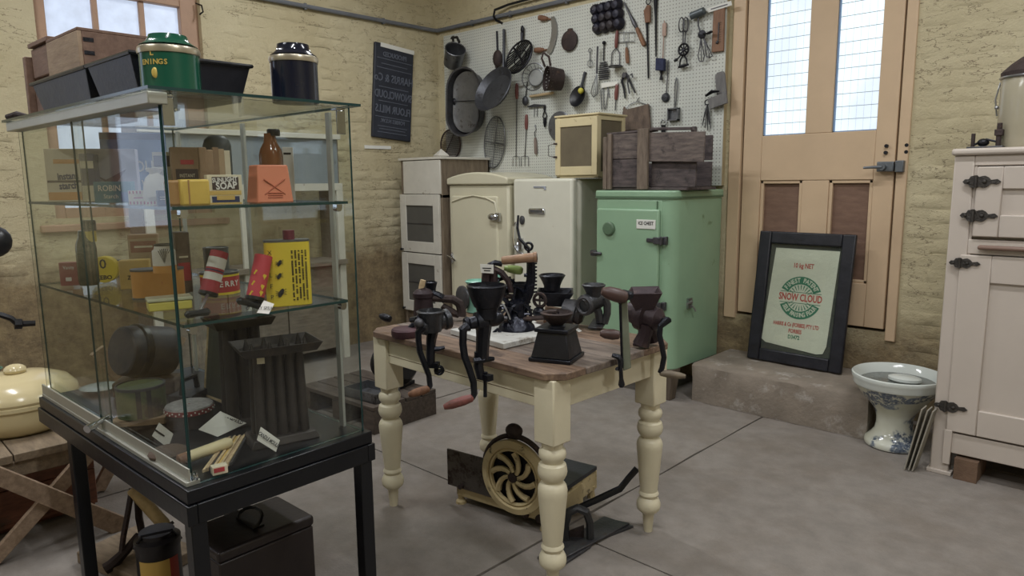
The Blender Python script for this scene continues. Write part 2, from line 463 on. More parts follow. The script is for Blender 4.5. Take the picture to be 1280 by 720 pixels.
# ---- the boarded door
DG = glow('door_daylight', (222, 238, 252), PANE_E, .13, 2.2)
dr = thing('door_1', 'peach painted door', 'door', (0, WY, 0)); dr['kind'] = 'structure'; del dr['category']
jm = MB()
jm.span((DX0-.0, -.015, DZ0-.03), (DX0+.09, .2, DZ1)); jm.build('door_jamb', DOORP, dr, bevel=.006)
jm = MB(); jm.span((DX1-.062, -.015, DZ0-.05), (DX1+.0, .2, DZ1)); jm.build('door_jamb', DOORP, dr, bevel=.006)
MB().span((DX0, .21, DZ0-.1), (DX1, .25, DZ1)).build('door_back_board', DARKGAP, dr, smooth=False)
L0, L1 = DX0+.102, DX1-.076               # the leaf
yf, yb = .0, .05
def board(a, b, name='door_rail', y=yf, mt=DOORP, bv=.004):
    return MB().span((a[0], y, a[1]), (b[0], yb, b[1])).build(name, mt, dr, bevel=bv)
board((L0, .55), (-2.185, DZ1), 'door_stile'); board((-1.455, .55), (L1, DZ1), 'door_stile')
board((-1.895, .83), (-1.722, 1.485), 'door_muntin'); board((-1.893, 1.79), (-1.722, DZ1), 'door_muntin')
board((-2.185, 1.487), (-1.455, 1.79)); board((-2.185, .55), (-1.455, .83)); board((-2.185, 2.95), (-1.455, DZ1))
for a, b in ((-2.185, -1.895), (-1.722, -1.455)):
    MB().span((a, .03, .83), (b, .045, 1.487)).build('door_panel', PLY, dr, smooth=False)
    mo = MB()
    for p, q in (((a, .83), (a+.022, 1.487)), ((b-.022, .83), (b, 1.487)), ((a, 1.465), (b, 1.487)), ((a, .83), (b, .85))):
        mo.span((p[0], .008, p[1]), (q[0], .04, q[1]))
    mo.build('panel_moulding', DOORP, dr, bevel=.004)
WIRE = M('pane_wire', (96, 122, 130), .5, .2, .1, 5, 0)
BLUEED = M('pane_putty', (120, 150, 190), .6, 0, .1, 5, 0)
for a, b in ((-2.183, -1.895), (-1.72, -1.457)):
    p = MB().span((a, .03, 1.79), (b, .037, 2.95)).build('door_pane', DG, dr, smooth=False)
    w = MB()
    for k in range(1, 15): w.span((a, .0275, 1.79+k*.079), (b, .0302, 1.7925+k*.079))
    for k in range(1, 6): w.span((a+(b-a)*k/6, .0292, 1.79), (a+(b-a)*k/6+.0005, .0302, 2.95))
    o = w.build('pane_wire', WIRE, p, smooth=False); o['kind'] = 'stuff'
    w = MB().span((a, .012, 1.79), (a+.008, .031, 2.95)); w.span((a, .012, 1.79), (b, .031, 1.797))
    w.build('pane_putty', BLUEED, p, smooth=False)
LK = M('grey_lock', (112, 118, 124), .4, .5, .1, 8, .1)
lk = MB(); lk.span((-1.425, -.05, 1.535), (-1.33, yf, 1.595)); lk.span((-1.322, -.05, 1.53), (-1.275, -.012, 1.6))
lo = lk.build('rim_lock', LK, dr, bevel=.005)
k = MB(); k.cyl((-1.385, -.05, 1.562), (-1.385, -.085, 1.562), .018); k.tube([(-1.385, -.08, 1.562), (-1.43, -.085, 1.562), (-1.49, -.08, 1.56)], [.011, .009, .007], 8); k.build('lock_lever', LK, lo)
hs = MB()
for x, z in ((-1.388, 1.69), (-1.39, 1.65), (-1.275, 1.69), (-1.275, 1.65)): hs.cyl((x, -.0165, z), (x, .005, z), .011)
hs.build('bolt_hole', IRON, dr)

# ---- concrete step in front of the door
st = MB(); n = 22
x0, x1 = -2.36, -1.235; yf_, yb_ = 4.222, WY
rows = [(0, 0), (0, .13), (0, .245), (.018, .262), (.2, .262), (yb_-yf_, .262)]
vs = []
for dy, z in rows:
    for i in range(n+1):
        x = x0+(x1-x0)*i/n
        e = .006*math.sin(i*1.7+z*20)+random.uniform(-.004, .004)
        vs.append((x, yf_+dy+(e if dy < .1 else 0), z+(random.uniform(-.004, .004) if z > .2 and dy < .3 else 0)))
fs = []
for j in range(len(rows)-1):
    for i in range(n): fs.append((j*(n+1)+i, j*(n+1)+i+1, (j+1)*(n+1)+i+1, (j+1)*(n+1)+i))
st.add(vs, fs)
k = len(rows)
b0 = len(st.v); st.v += [V((x0, yb_, 0)), V((x1, yb_, 0))]
st.f.append([j*(n+1) for j in range(k)]+[b0]); st.mi.append(0)
st.f.append([j*(n+1)+n for j in range(k)][::-1]+[b0+1][::1]); st.mi.append(0)
tag(st.build('concrete_step', STEPC, ang=50), 'worn grey concrete doorstep block below the peach door', 'step')

# ---- fluorescent battens under the ceiling: each holds its own lamp
TUBE = glow('lit_tube', (250, 252, 255), 6, .02, 3)
LBL = iter(('above the pegboard and meat safe', 'above the peach door and step', 'above the glass case', 'above the open floor before the case', 'furthest behind the viewer', 'above the cream cabinet side'))
def batten(x, y, rz):
    t = thing('ceiling_light', 'white fluorescent batten under the ceiling, ' + next(LBL), 'light', (x, y, 3.72), rz, 'ceiling lights')
    MB().span((-.65, -.06, 0), (.65, .06, .06)).build('housing', WHITE, t, bevel=.008)
    m = MB(); m.cyl((-.6, 0, -.03), (.6, 0, -.03), .018); m.build('tube', TUBE, t)
    for x_ in (-.5, .5): MB().cyl((x_, 0, .05), (x_, 0, .38), .008).build('drop_rod', WHITE, t)
    la = bpy.data.lights.new('tube_light', 'AREA'); la.shape = 'RECTANGLE'; la.size = 1.2; la.size_y = .12
    la.energy = LAMP_W; la.color = (.965, .98, 1)
    lo = bpy.data.objects.new('tube_light', la); COL.objects.link(lo); lo.parent = t; lo.location = (0, 0, -.06)
for x, y in ((-3.8, 2.9), (-.6, 2.9), (-3.8, .4), (-.6, .4), (-2.2, -1.9), (1.6, 1.2)): batten(x, y, 0)

# ================================================================== along the back wall
CREAM = M('cream_enamel', (206, 200, 172), .3, 0, .05, 3, .03, 30, (160, 130, 84), .74, 12)
WENAM = M('white_enamel', (214, 212, 194), .3, 0, .05, 3, .03, 30, (168, 150, 120), .74, 10)
GREEN = M('green_enamel', (138, 174, 140), .35, 0, .07, 2.5, .03, 30, (92, 122, 80), .7, 7)
GREEN2 = M('dark_green_seam', (84, 112, 84), .5, 0, .1, 6, .05)
GREYWOOD = MW('grey_board', (96, 82, 66), (132, 116, 96), (10, 10, 2))
WPAINT = M('old_white_paint', (200, 196, 184), .6, 0, .08, 5, .12, 40, (120, 104, 84), .68, 12)
BROWNB = MW('brown_box_board', (104, 80, 58), (134, 106, 80), (9, 9, 2))
MESHW = M('dark_flywire', (92, 90, 84), .7, .2, .12, 5, .5, 400)

# tall meat safe: two mesh doors under a plain white door, unpainted sides
X0, X1, Y0, Y1 = -5.38, -4.80, 4.1, 4.70
ms = thing('meat_safe', 'tall white fronted meat safe with two mesh panelled doors beside the corner', 'cupboard', ((X0+X1)/2, (Y0+Y1)/2, 0))
W_, D_ = X1-X0, Y1-Y0
m = MB(); hx, hy = W_/2, D_/2
for s in (-1, 1): m.span((s*hx, -hy+.012, .12), (s*(hx-.03), hy, 1.7))
m.span((-hx, hy-.02, .12), (hx, hy, 1.7)); m.span((-hx, -hy+.012, .12), (hx, hy, .16)); m.span((-hx, -hy+.012, 1.36), (hx, hy, 1.39)); m.span((-hx+.03, -hy+.04, .16), (hx-.03, -hy+.05, 1.36))
m.build('carcass', GREYWOOD, ms, bevel=.003)
MB().span((-hx-.015, -hy-.01, 1.7), (hx+.015, hy, 1.722)).build('top_board', WPAINT, ms, bevel=.004)
MB().span((-hx+.05, -hy-.004, 1.395), (hx-.005, -hy+.014, 1.695)).build('door', WPAINT, ms, bevel=.004)
def mesh_door(z0, z1, par, hx, hy):
    m = MB(); a = .085
    m.span((-hx+.0, -hy-.014, z0), (-hx+a, -hy+.01, z1)); m.span((hx-a-.02, -hy-.014, z0), (hx-.02, -hy+.01, z1))
    m.span((-hx+a, -hy-.013, z1-.1), (hx-a-.02, -hy+.01, z1)); m.span((-hx+a, -hy-.013, z0), (hx-a-.02, -hy+.01, z0+.1))
    d = m.build('door', WPAINT, par, bevel=.003)
    MB().span((-hx+a, -hy-.003, z0+.1), (hx-a-.02, -hy+.0, z1-.1)).build('wire_panel', MESHW, d, smooth=False)
    MB().span((-hx+a, -hy-.006, (z0+z1)/2-.004), (hx-a-.02, -hy-.003, (z0+z1)/2+.004)).build('wire_seam', IRON2, d, smooth=False)
    k = MB(); k.lathe([(.008, 0), (.006, .012), (.013, .02), (.012, .03), (.004, .035)], (-hx+.03, -hy-.012, z0+.02), RX, 10); k.build('knob', BLACK, d)
mesh_door(.86, 1.39, ms, hx, hy); mesh_door(.3, .85, ms, hx, hy)
m = MB()
for s in (-1, 1):
    for t in (-1, 1): m = MB(); m.box((s*(hx-.035), t*(hy-.04), .06), (.06, .06, .12)); m.build('leg', GREYWOOD, ms)
# ventilator cap on it
p = V((-5.02, 4.3, 1.7225))
m = MB(); m.lathe([(.055, 0), (.055, .012), (.075, .012), (.078, .02), (.006, .075), (.004, .078)], (0, 0, 0), I3, 4); m.cyl((0, 0, .0), (0, 0, .03), .03)
tag(m.build('roof_vent', WPAINT, loc=p, rz=.5), 'small white tin vent cowl with pointed roof on top of the meat safe', 'vent')

# cream refrigerator with domed top
def chrome_latch(par, x, z, y, flip=1):
    m = MB(); m.box((x, y-.012, z), (.05, .025, .07)); m.sph((x-.05*flip, y-.028, z), (.055, .02, .03)); m.build('latch', CHROME, par, bevel=.006)
X0, X1, Y0, Y1 = -4.765, -4.03, 4.16, 4.72
hx, hy = (X1-X0)/2, (Y1-Y0)/2
cf = thing('refrigerator', 'cream refrigerator with domed top and chrome latches beside the meat safe', 'refrigerator', ((X0+X1)/2, (Y0+Y1)/2, 0))
MB().span((-hx, -hy, .16), (hx, hy, 1.475)).build('body', CREAM, cf, bevel=.02)
m = MB(); pr = [(-hx-.006, 1.475), (hx+.006, 1.475), (hx+.006, 1.53)]
for i in range(1, 12): 
    t = i/12; pr.append((hx*(1-2*t), 1.53+.05*math.sin(PI*t)**.8))
pr.append((-hx-.006, 1.53))
m.prism(pr, 2*hy+.02, (0, hy, 0), RX); m.build('domed_top', CREAM, cf, bevel=.012)
MB().span((-hx+.05, -hy-.016, .3), (hx-.12, -hy+.01, 1.38)).build('door', CREAM, cf, bevel=.03, seg=3)
m = MB(); pts = [(-hx+.06, -hy-.018, 1.33), (-hx+.2, -hy-.018, 1.365), (0-.03, -hy-.018, 1.385), (hx-.24, -hy-.018, 1.365), (hx-.14, -hy-.018, 1.33), (hx-.12, -hy-.012, 1.24)]
m.tube(pts, .008, 6); m.build('door_trim', CREAM, cf)
MB().span((-.09, -hy-.012, 1.52), (.09, -hy-.0, 1.525)).build('badge_strip', INK, cf)
chrome_latch(cf, hx-.1, 1.21, -hy-.012)
m = MB(); m.lathe([(.035, 0), (.03, .012), (.012, .02)], (-hx+.045, -hy-.012, .83), RX, 4, sx=.8, sy=1.6); m.tube([(-hx+.0, -hy-.03, .85), (-hx+.045, -hy-.035, .84), (-hx+.12, -hy-.045, .81)], [.009, .012, .008], 8); m.build('handle', CHROME, cf)
for s in (-1, 1):
    for t in (-1, 1): MB().box((s*(hx-.05), t*(hy-.05), .08), (.06, .06, .16), bx=.8, by=.8).build('leg', CREAM, cf)

# white refrigerator
X0, X1, Y0, Y1 = -4.0, -3.37, 4.2, 4.70
hx, hy = (X1-X0)/2, (Y1-Y0)/2
wfz = thing('refrigerator', 'white refrigerator with long chrome handle and badge between the cream one and the green chest', 'refrigerator', ((X0+X1)/2, (Y0+Y1)/2, 0))
MB().span((-hx, -hy+.05, .12), (hx, hy, 1.515)).build('body', WENAM, wfz, bevel=.03, seg=3)
MB().span((-hx, -hy-.02, .2), (hx-.01, -hy+.045, 1.52)).build('door', WENAM, wfz, bevel=.022, seg=3)
m = MB(); m.box((-.05, -hy-.026, 1.265), (.17, .02, .048)); b = m.build('badge', CHROME, wfz, bevel=.012)
MB().box((-.05, -hy-.0375, 1.265), (.12, .004, .02)).build('badge_inset', TIN, b)
m = MB(); m.box((-.02, -hy-.0225, 1.455), (.13, .006, .012)); m.box((.035, -hy-.0225, 1.445), (.02, .007, .022)); m.build('maker_strip', CHROME, wfz)
x = -hx+.045
m = MB(); m.tube([(x+.0, -hy-.03, 1.17), (x-.006, -hy-.055, 1.14), (x-.008, -hy-.06, 1.05), (x+.005, -hy-.06, .98), (x+.035, -hy-.045, .93), (x+.07, -hy-.03, .92)], [.009, .012, .013, .013, .013, .01], 8); m.box((x+.045, -hy-.03, 1.0), (.05, .03, .09)); m.build('handle', CHROME, wfz)
MB().lathe([(.026, 0), (.026, .012), (.018, .018)], (x+.06, -hy-.018, 1.19), RX, 14, sy=1.4).build('lock_plate', IRON2, wfz)
for s in (-1, 1):
    for t in (-1, 1): MB().box((s*(hx-.06), t*(hy-.08), .06), (.06, .06, .12)).build('leg', BLACK, wfz)

# mesh fronted small safe standing on the white refrigerator
YEL = M('yellow_cream_paint', (212, 196, 150), .5, 0, .06, 4, .1, 40, (130, 100, 60), .7, 20)
fp = Facing((-3.62, 4.35, 1.53))
ss = thing('small_meat_safe', 'small pale yellow mesh sided safe standing on the white refrigerator', 'cupboard', (0, 0, 0), 0)
xa, xb = ony(694, 216, 4.22).x, ony(746, 216, 4.22).x
hx, hy, h = (xb-xa)/2, .17, .455
ss.location = ((xa+xb)/2, 4.235+hy, 1.521); INV[ss.name] = Matrix.Translation(ss.location).inverted()
m = MB(); e = .035
for s in (-1, 1):
    for t in (-1, 1): m.span((s*hx, t*hy, 0), (s*(hx-e), t*(hy-e), h))
for z0, z1 in ((0, .045), (h-.035, h)):
    for t in (-1, 1): m.span((-hx+.005, t*(hy-.004), z0), (hx-.005, t*(hy-.03), z1)); m.span((t*(hx-.004), -hy+.005, z0), (t*(hx-.03), hy-.005, z1))
m.span((-hx-.012, -hy-.012, h), (hx+.012, hy+.012, h+.014)); m.span((-hx, -hy, 0), (hx, hy, .012))
m.build('frame', YEL, ss, bevel=.003)
m = MB()
for a in ((-hx+.01, hx-.01),):
    m.span((a[0]+.02, hy-.015, .03), (a[1]-.02, hy-.013, h-.02))
m.span((hx-.015, -hy+.03, .03), (hx-.013, hy-.03, h-.02)); m.span((-hx+.013, -hy+.03, .03), (-hx+.015, hy-.03, h-.02))
FLY = M('brown_flywire', (116, 104, 80), .8, 0, .15, 5, .6, 500)
m.build('wire_panel', FLY, ss, smooth=False)
m = MB(); a = .05
m.span((-hx, -hy-.016, .02), (-hx+a, -hy-.002, h-.01)); m.span((hx-a, -hy-.016, .02), (hx, -hy-.002, h-.01)); m.span((-hx+a, -hy-.015, h-.075), (hx-a, -hy-.002, h-.01)); m.span((-hx+a, -hy-.015, .02), (hx-a, -hy-.002, .085))
d = m.build('door', YEL, ss, bevel=.003)
MB().span((-hx+a-.005, -hy-.008, .08), (hx-a+.005, -hy-.006, h-.07)).build('wire_panel', FLY, d, smooth=False)
m = MB()
for z in (.16, .26): m.cyl((-hx+.02, -hy-.016, z), (-hx-.005, -hy-.03, z), .007)
m.tube([(-hx+.0, -hy-.028, .16), (-hx-.05, -hy-.035, .17), (-hx-.05, -hy-.035, .25), (-hx, -hy-.028, .26)], .003, 5); m.build('hasp', RUST, d)
MB().span((-hx+.03, -hy+.03, .215), (hx-.03, hy-.03, .225)).build('shelf', YEL, ss)

# green ice chest
X0, X1, Y0, Y1 = -3.095, -2.44, 4.085, 4.72
hx, hy = (X1-X0)/2, (Y1-Y0)/2
gc = thing('ice_chest', 'pale green enamel ice chest with iron latches standing beside the doorstep', 'ice chest', ((X0+X1)/2, (Y0+Y1)/2, 0))
def rrect(hx, hy, r, n=5, back=True):
    P = []
    for cx, cy, a in ((hx-r, -hy+r, -PI/2), (hx-.012, hy-.012, 0), (-hx+.012, hy-.012, PI/2), (-hx+r*.5, -hy+r*.5, PI)):
        rr = r if cx == hx-r else (.012 if abs(cx) == hx-.012 else r*.5)
        for i in range(n+1): P.append((cx+rr*math.cos(a+PI/2*i/n), cy+rr*math.sin(a+PI/2*i/n)))
    return P
m = MB(); m.prism(rrect(hx, hy, .075), 1.16, (0, 0, .22)); m.build('body', GREEN, gc, bevel=.004)
m = MB(); m.prism(rrect(hx+.008, hy+.008, .08), .05, (0, 0, 1.38)); m.build('lid', GREEN, gc, bevel=.014, seg=3)
m = MB(); m.prism(rrect(hx+.0095, hy+.0095, .08), .008, (0, 0, 1.376)); m.build('lid_seam', GREEN2, gc)
MB().span((-hx+.03, -hy-.004, .3), (hx-.1, -hy+.02, 1.365)).build('front_panel', GREEN, gc, bevel=.004)
MB().span((-hx+.035, -hy-.03, .3), (hx-.105, -hy-.004, 1.305)).build('door', GREEN, gc, bevel=.012, seg=3)
MB().span((hx-.135, -hy-.012, 1.305), (hx-.13, -hy-.003, 1.36)).build('door_joint', GREEN2, gc)
m = MB(); m.lathe([(.05, 0), (.048, .014), (.04, .02), (.012, .021)], (-hx+.15, -hy-.03, 1.165), RX, 20); m.build('vent_cap', GREEN2, gc)
pl = MB().box((.125, -hy-.033, 1.205), (.15, .004, .062)).build('name_plate', WHITE, gc, bevel=.002)
text('ICE CHEST', .032, INK, pl, at((.125, -hy-.0356, 1.211), RX), sx=.8, bold=.0006)
def iron_latch(z):
    m = MB(); m.box((hx-.1, -hy-.04, z), (.07, .022, .045)); m.box((hx-.155, -hy-.04, z), (.07, .012, .028)); m.box((hx-.06, -hy-.018, z), (.03, .03, .055)); m.cyl((hx-.075, -hy-.05, z-.03), (hx-.075, -hy-.05, z+.03), .008); m.build('latch', IRON2, gc, bevel=.004)
iron_latch(1.10); iron_latch(.66)
m = MB(); m.tube([(-hx-.01, -hy-.03, .99), (-hx+.03, -hy-.045, .985), (-hx+.09, -hy-.04, .985)], [.012, .014, .01], 8); m.box((-hx+.02, -hy-.03, .985), (.05, .03, .04)); m.build('hinge', IRON2, gc, bevel=.003)
m = MB(); m.box((hx+.008, -hy+.2, .66), (.016, .05, .07)); m.tube([(hx+.016, -hy+.2, .66), (hx+.04, -hy+.17, .675), (hx+.042, -hy+.11, .67)], [.012, .011, .008], 8); m.tube([(hx+.02, -hy+.22, .64), (hx+.03, -hy+.25, .6)], .006, 6); m.build('side_latch', STEEL, gc)
for s in (-1, 1):
    for t in (-1, 1): MB().box((s*(hx-.06), t*(hy-.06), .11), (.12, .12, .22), bx=.62, by=.62).build('leg', MW('dark_leg_wood', (82, 70, 58), (112, 98, 82), (8, 8, 2)), gc, bevel=.005)

# broken wooden crate on the ice chest
CR1 = MW('weathered_crate_wood', (74, 64, 62), (122, 108, 100), (3, 12, 14), .8, (58, 50, 50), .62, 7)
CR2 = MW('weathered_crate_wood_dark', (56, 48, 50), (98, 86, 84), (3, 12, 14), .8, (48, 42, 42), .6, 7)
CR3 = MW('crate_batten_wood', (92, 78, 66), (128, 112, 96), (14, 14, 3), .8)
ck = thing('wooden_crate', 'broken weathered wooden crate standing on the green ice chest', 'crate', (-2.725, 4.42, 1.431), 0)
def plk(a, b, mt, rot=0, name='slat'):
    a, b = V(a), V(b)
    m = MB(); m.box((a+b)/2, [abs(q) for q in (b-a)], Matrix.Rotation(rot, 3, 'Y')); return m.build(name, mt, ck, bevel=.003)
fy = -.30
plk((-.285, fy, .215), (.045, fy+.014, .385), CR1); plk((-.285, fy, .02), (.045, fy+.014, .21), CR2)
plk((.05, fy-.0, .185), (.46, fy+.014, .375), CR1, .035); plk((.055, fy+.03, .02), (.39, fy+.045, .2), CR2, -.0)
plk((-.315, fy-.02, .005), (-.282, fy, .37), CR3, 0, 'batten'); plk((-.278, fy-.02, .005), (-.245, fy, .39), CR3, 0, 'batten'); plk((-.03, fy-.02, .005), (.055, fy, .41), CR3, 0, 'batten')
plk((-.32, fy+.01, .02), (-.302, .1, .19), CR2); plk((-.32, fy+.01, .2), (-.302, .1, .36), CR2)
plk((-.32, fy+.01, .0), (.34, .1, .018), CR2, 0, 'base_board')
plk((-.31, .1, .02), (.3, .115, .19), CR2); plk((-.31, .1, .2), (.3, .115, .37), CR2)
plk((-.3, fy+.0, .388), (.06, fy+.1, .402), CR2, -.02, 'top_rail'); plk((.05, fy+.02, .392), (.35, fy+.07, .41), CR2, .045, 'top_rail')
MB().cyl((.345, fy+.05, .388), (.37, fy+.05, .386), .02).build('rail_knob', CR2, ck)

# framed flour bag leaning on the door
def lean(a): return Matrix.Rotation(-a, 3, 'X')
fr = thing('framed_flour_bag', 'black framed printed cotton flour bag leaning on the peach door', 'picture frame', (-1.822, 4.592, .2665), R=RZ(-.03) @ lean(.14))
FB = MW('black_stained_frame', (18, 19, 26), (34, 35, 44), (5, 5, 5), .4)
hw, hh, e = .318, .885, .083
for a, b in (((-hw, 0), (-hw+e, hh)), ((hw-e, 0), (hw, hh)), ((-hw+e, 0), (hw-e, e)), ((-hw+e, hh-e), (hw-e, hh))):
    m = MB(); m.span((a[0], -.03, a[1]), (b[0], 0, b[1])); m.build('frame_rail', FB, fr, bevel=.009, seg=3)
MB().span((-hw+.02, -.006, .02), (hw-.02, -.002, hh-.02)).build('backing', M('dark_grey_mount', (62, 68, 62), .8, 0, .1, 5, .05), fr)
CLOTH = M('unbleached_cotton', (200, 204, 184), .85, 0, .05, 5, .5, 26)
bag = MB(); cw, c0, c1 = .205, .128, .775
P = [(-cw-.03, c0+.02), (-cw+.0, c0), (cw-.06, c0-.03), (cw-.02, c0-.02), (cw-.002, c0+.03), (cw+.018, c1), (-cw+.005, c1)]
bag.prism(P, .003, (0, -.0062, 0), RX)
bg = bag.build('flour_bag', CLOTH, fr)
RED = M('red_print', (186, 66, 58), .85, 0, .12, 60, 0); GRN = M('green_print', (44, 122, 92), .85, 0, .14, 60, 0)
yy = -.0098
def ft(s, size, mt, x, z, sx=1, rot=0, bold=.0006):
    return text(s, size, mt, bg, at((x, yy, z), RX @ RZ(rot)), .0003, sx=sx, bold=bold)
cz = .452
ft('10 kg NET', .044, RED, .0, .664, .72, 0, .001)
m = MB()
R_ = .142
for r0, r1, n in ((.09, R_, 48),):
    for i in range(n):
        a, b = 2*PI*i/n, 2*PI*(i+1)/n
        if abs(math.sin((a+b)/2))*.116 < .041: continue
        m.slab([(r*math.cos(t), yy, cz+r*math.sin(t)) for r, t in ((r0, a), (r1, a), (r1, b), (r0, b))], (0, -.0003, 0))
for s in (-1, 1):
    for k in range(9):
        t = s*(PI/2+(k-4)*.26)
        m.slab([(r*math.cos(t+d), yy, cz+r*math.sin(t+d)) for r, d in ((.05, -.02), (.085, -.05), (.085, .05), (.05, .02))], (0, -.0003, 0))
    m.span((-.137, yy-.0003, cz+s*.036-.002), (.137, yy, cz+s*.036+.002))
m.build('printed_emblem', GRN, bg, smooth=False)
ft('SNOW CLOUD', .066, RED, 0, cz, .64, 0, .0018)
def arc(s, r, top, size, mt):
    n = len(s); st = .168 if len(s) < 14 else .121
    for i, c in enumerate(s):
        if c == ' ': continue
        a = (PI/2-(i-(n-1)/2)*st) if top else (-PI/2+(i-(n-1)/2)*st)
        text(c, size, mt, bg, at((r*math.cos(a), yy-.0006, cz+r*math.sin(a)), RX @ RZ(a-PI/2 if top else a+PI/2)), .0003, sx=.78, bold=.0012)
arc('FINEST PATENT', .1155, True, .043, CLOTH); arc('SELF RAISING FLOUR', .1155, False, .041, CLOTH)
ft('HARRIS & Co (FORBES) PTY LTD', .036, RED, -.01, .268, .6, 0, .001); ft('FORBES', .036, RED, -.01, .226, .72, 0, .001); ft('D3472', .036, GRN, -.015, .186, .8, 0, .001)
GL = glass('picture_glass', (.97, .98, .97, 1), .3)
MB().span((-hw+.075, -.016, .075), (hw-.075, -.0135, hh-.075)).build('glass_pane', GL, fr, smooth=False)

# patterned toilet pan
def china(key):
    m, nt, b = _base(key)
    co = _coord(nt, False, (1, 1, 1))
    n1 = _ramp(nt, _noise(nt, co, 6.5, 2, .5), .47, BW[0], .52, BW[1])
    n2 = _ramp(nt, _noise(nt, co, 38, 4, .7), .42, BW[0], .5, BW[1])
    sx = nt.nodes.new('ShaderNodeSeparateXYZ'); nt.links.new(co, sx.inputs[0])
    mk = _mix(nt, 1.0, n1, n2, 'MULTIPLY')
    blue = _ramp(nt, _noise(nt, co, 60, 3), .35, lin((74, 86, 106)), .7, lin((126, 138, 152)))
    base = _ramp(nt, _noise(nt, co, 3, 3), .35, lin((196, 196, 172)), .7, lin((214, 216, 206)))
    col = _mix(nt, mk, base, blue)
    nt.links.new(col, b.inputs['Base Color']); b.inputs['Roughness'].default_value = .15
    return m
CH = china('blue_floral_china'); CHW = M('white_china', (206, 212, 206), .12, 0, .03, 4, 0)
tp = thing('toilet_pan', 'old pedestal toilet pan of white china with blue flowers beside the doorstep', 'toilet', (-1.10, 4.25, 0), .2)
pr = [(.13, 0), (.146, .006), (.15, .02), (.144, .04), (.118, .062), (.10, .09), (.093, .13), (.094, .165), (.104, .2), (.13, .24), (.165, .28), (.2, .325), (.216, .35), (.222, .36)]
m = MB(); m.lathe(pr, (0, 0, 0), I3, 40, sx=1, sy=1.06); m.build('pedestal', CH, tp)
pr = [(.222, .355), (.226, .362), (.226, .378), (.232, .392), (.235, .405), (.234, .415), (.228, .419), (.222, .412), (.205, .39), (.19, .36), (.02, .358)]
m = MB(); m.lathe(pr, (0, 0, 0), I3, 40, sx=1, sy=1.06, cap=False); m.build('rim', CHW, tp)
MB().lathe([(.192, .37), (.01, .371)], (0, 0, 0), I3, 32, sx=1, sy=1.06, cap=False).build('dirty_water', M('dirty_water', (96, 100, 96), .2, 0, .3, 8, 0), tp)
m = MB(); m.lathe([(.075, 0), (.085, .008), (.084, .022), (.06, .03), (.005, .031)], (.03, .02, .372), I3, 24, sx=1, sy=.75)
tag(m.build('ceramic_dish', CHW, loc=V((-1.10, 4.25, 0))), 'small white ceramic dish lying in the bowl of the toilet pan', 'dish')

# boards leaning against the side of the cream cabinet
BRD = M('pale_board_edge', (148, 142, 128), .7, 0, .1, 6, .1); BRD2 = M('grey_board_face', (104, 100, 94), .8, 0, .12, 5, .1)
for i, (dx, lab) in enumerate(((-.008, 'thin pale board leaning beside the toilet pan, outermost of three'), (.01, 'thin pale board leaning between two others beside the toilet pan'), (.026, 'thin pale board leaning nearest the cream cabinet'))):
    A = V((-.938+dx, 3.89+i*.004, 0.001))
    m = MB(); R = Matrix.Rotation(.17+.02*i, 3, 'Y')
    m.box(R @ V((0, .045, .175)), (.006, .09, .34), R)
    tag(m.build('board', BRD, loc=A), lab, 'board', 'boards leaning by the cabinet')

# ---- cream cabinet at the edge of the picture
CABP = M('pinkish_cream_cabinet_paint', (194, 182, 170), .4, 0, .04, 3, .05, 30, (140, 110, 90), .76, 16)
CX0, CY = -.853, 3.98
cb_ = thing('cabinet', 'large pinkish cream cabinet with ornate black hinges standing beside the leaning boards', 'cabinet', (CX0, CY, 0))
m = MB(); m.span((0, .04, .11), (1.05, .62, 1.6)); m.build('body', CABP, cb_, bevel=.008)
m = MB(); m.span((-.012, -.02, 1.6), (1.06, .63, 1.632)); m.build('top', CABP, cb_, bevel=.012, seg=3)
m = MB(); m.span((0, 0, .0), (.085, .06, 1.6)); m.build('corner_post', CABP, cb_, bevel=.006)
m = MB(); m.span((.085, .002, 1.55), (1.05, .05, 1.6)); m.span((.085, .002, 1.13), (1.05, .05, 1.2)); m.span((.085, .0, .12), (1.05, .05, .225)); m.span((.085, .006, .225), (.098, .05, 1.55)); m.build('face_frame', CABP, cb_, bevel=.004)
def cab_door(x0, x1, z0, z1, e):
    m = MB(); m.span((x0, -.012, z0), (x0+e, .02, z1)); m.span((x1-e, -.012, z0), (x1, .02, z1)); m.span((x0+e, -.011, z1-e), (x1-e, .02, z1)); m.span((x0+e, -.011, z0), (x1-e, .02, z0+e))
    d = m.build('door', CABP, cb_, bevel=.005)
    m = MB(); m.span((x0+e, .004, z0+e), (x1-e, .014, z1-e)); m.build('door_panel', CABP, d, smooth=False)
    return d
d1 = cab_door(.1, .58, 1.215, 1.545, .105)
d2 = cab_door(.06, .58, .235, 1.125, .13)
cab_door(.6, 1.03, .235, 1.545, .1)
MB().box((.35, -.018, 1.165), (.44, .03, .022)).build('moulding', M('brown_moulding', (128, 100, 86), .5, 0, .1, 6, .1), cb_, bevel=.009)
def hinge(x, z, d, s=1.0):
    m = MB()
    P = [(-.055, 0), (-.045, .012), (-.03, .012), (-.022, .026), (0, .03), (.012, .022), (.022, .026), (.035, .028), (.05, .02), (.06, .008), (.085, .012), (.1, 0), (.085, -.012), (.06, -.008), (.05, -.02), (.035, -.028), (.022, -.026), (.012, -.022), (0, -.03), (-.022, -.026), (-.03, -.012), (-.045, -.012)]
    m.prism([(a*s, b*s) for a, b in P], .007, (x, -.012, z), RX)
    m.cyl((x, -.022, z-.03*s), (x, -.022, z+.03*s), .007*s); m.sph((x+.036*s, -.02, z), .009*s); m.sph((x-.032*s, -.02, z), .007*s)
    m.build('hinge', M('tarnished_hinge', (66, 62, 58), .5, .5, .3, 40, .5, 120), d)
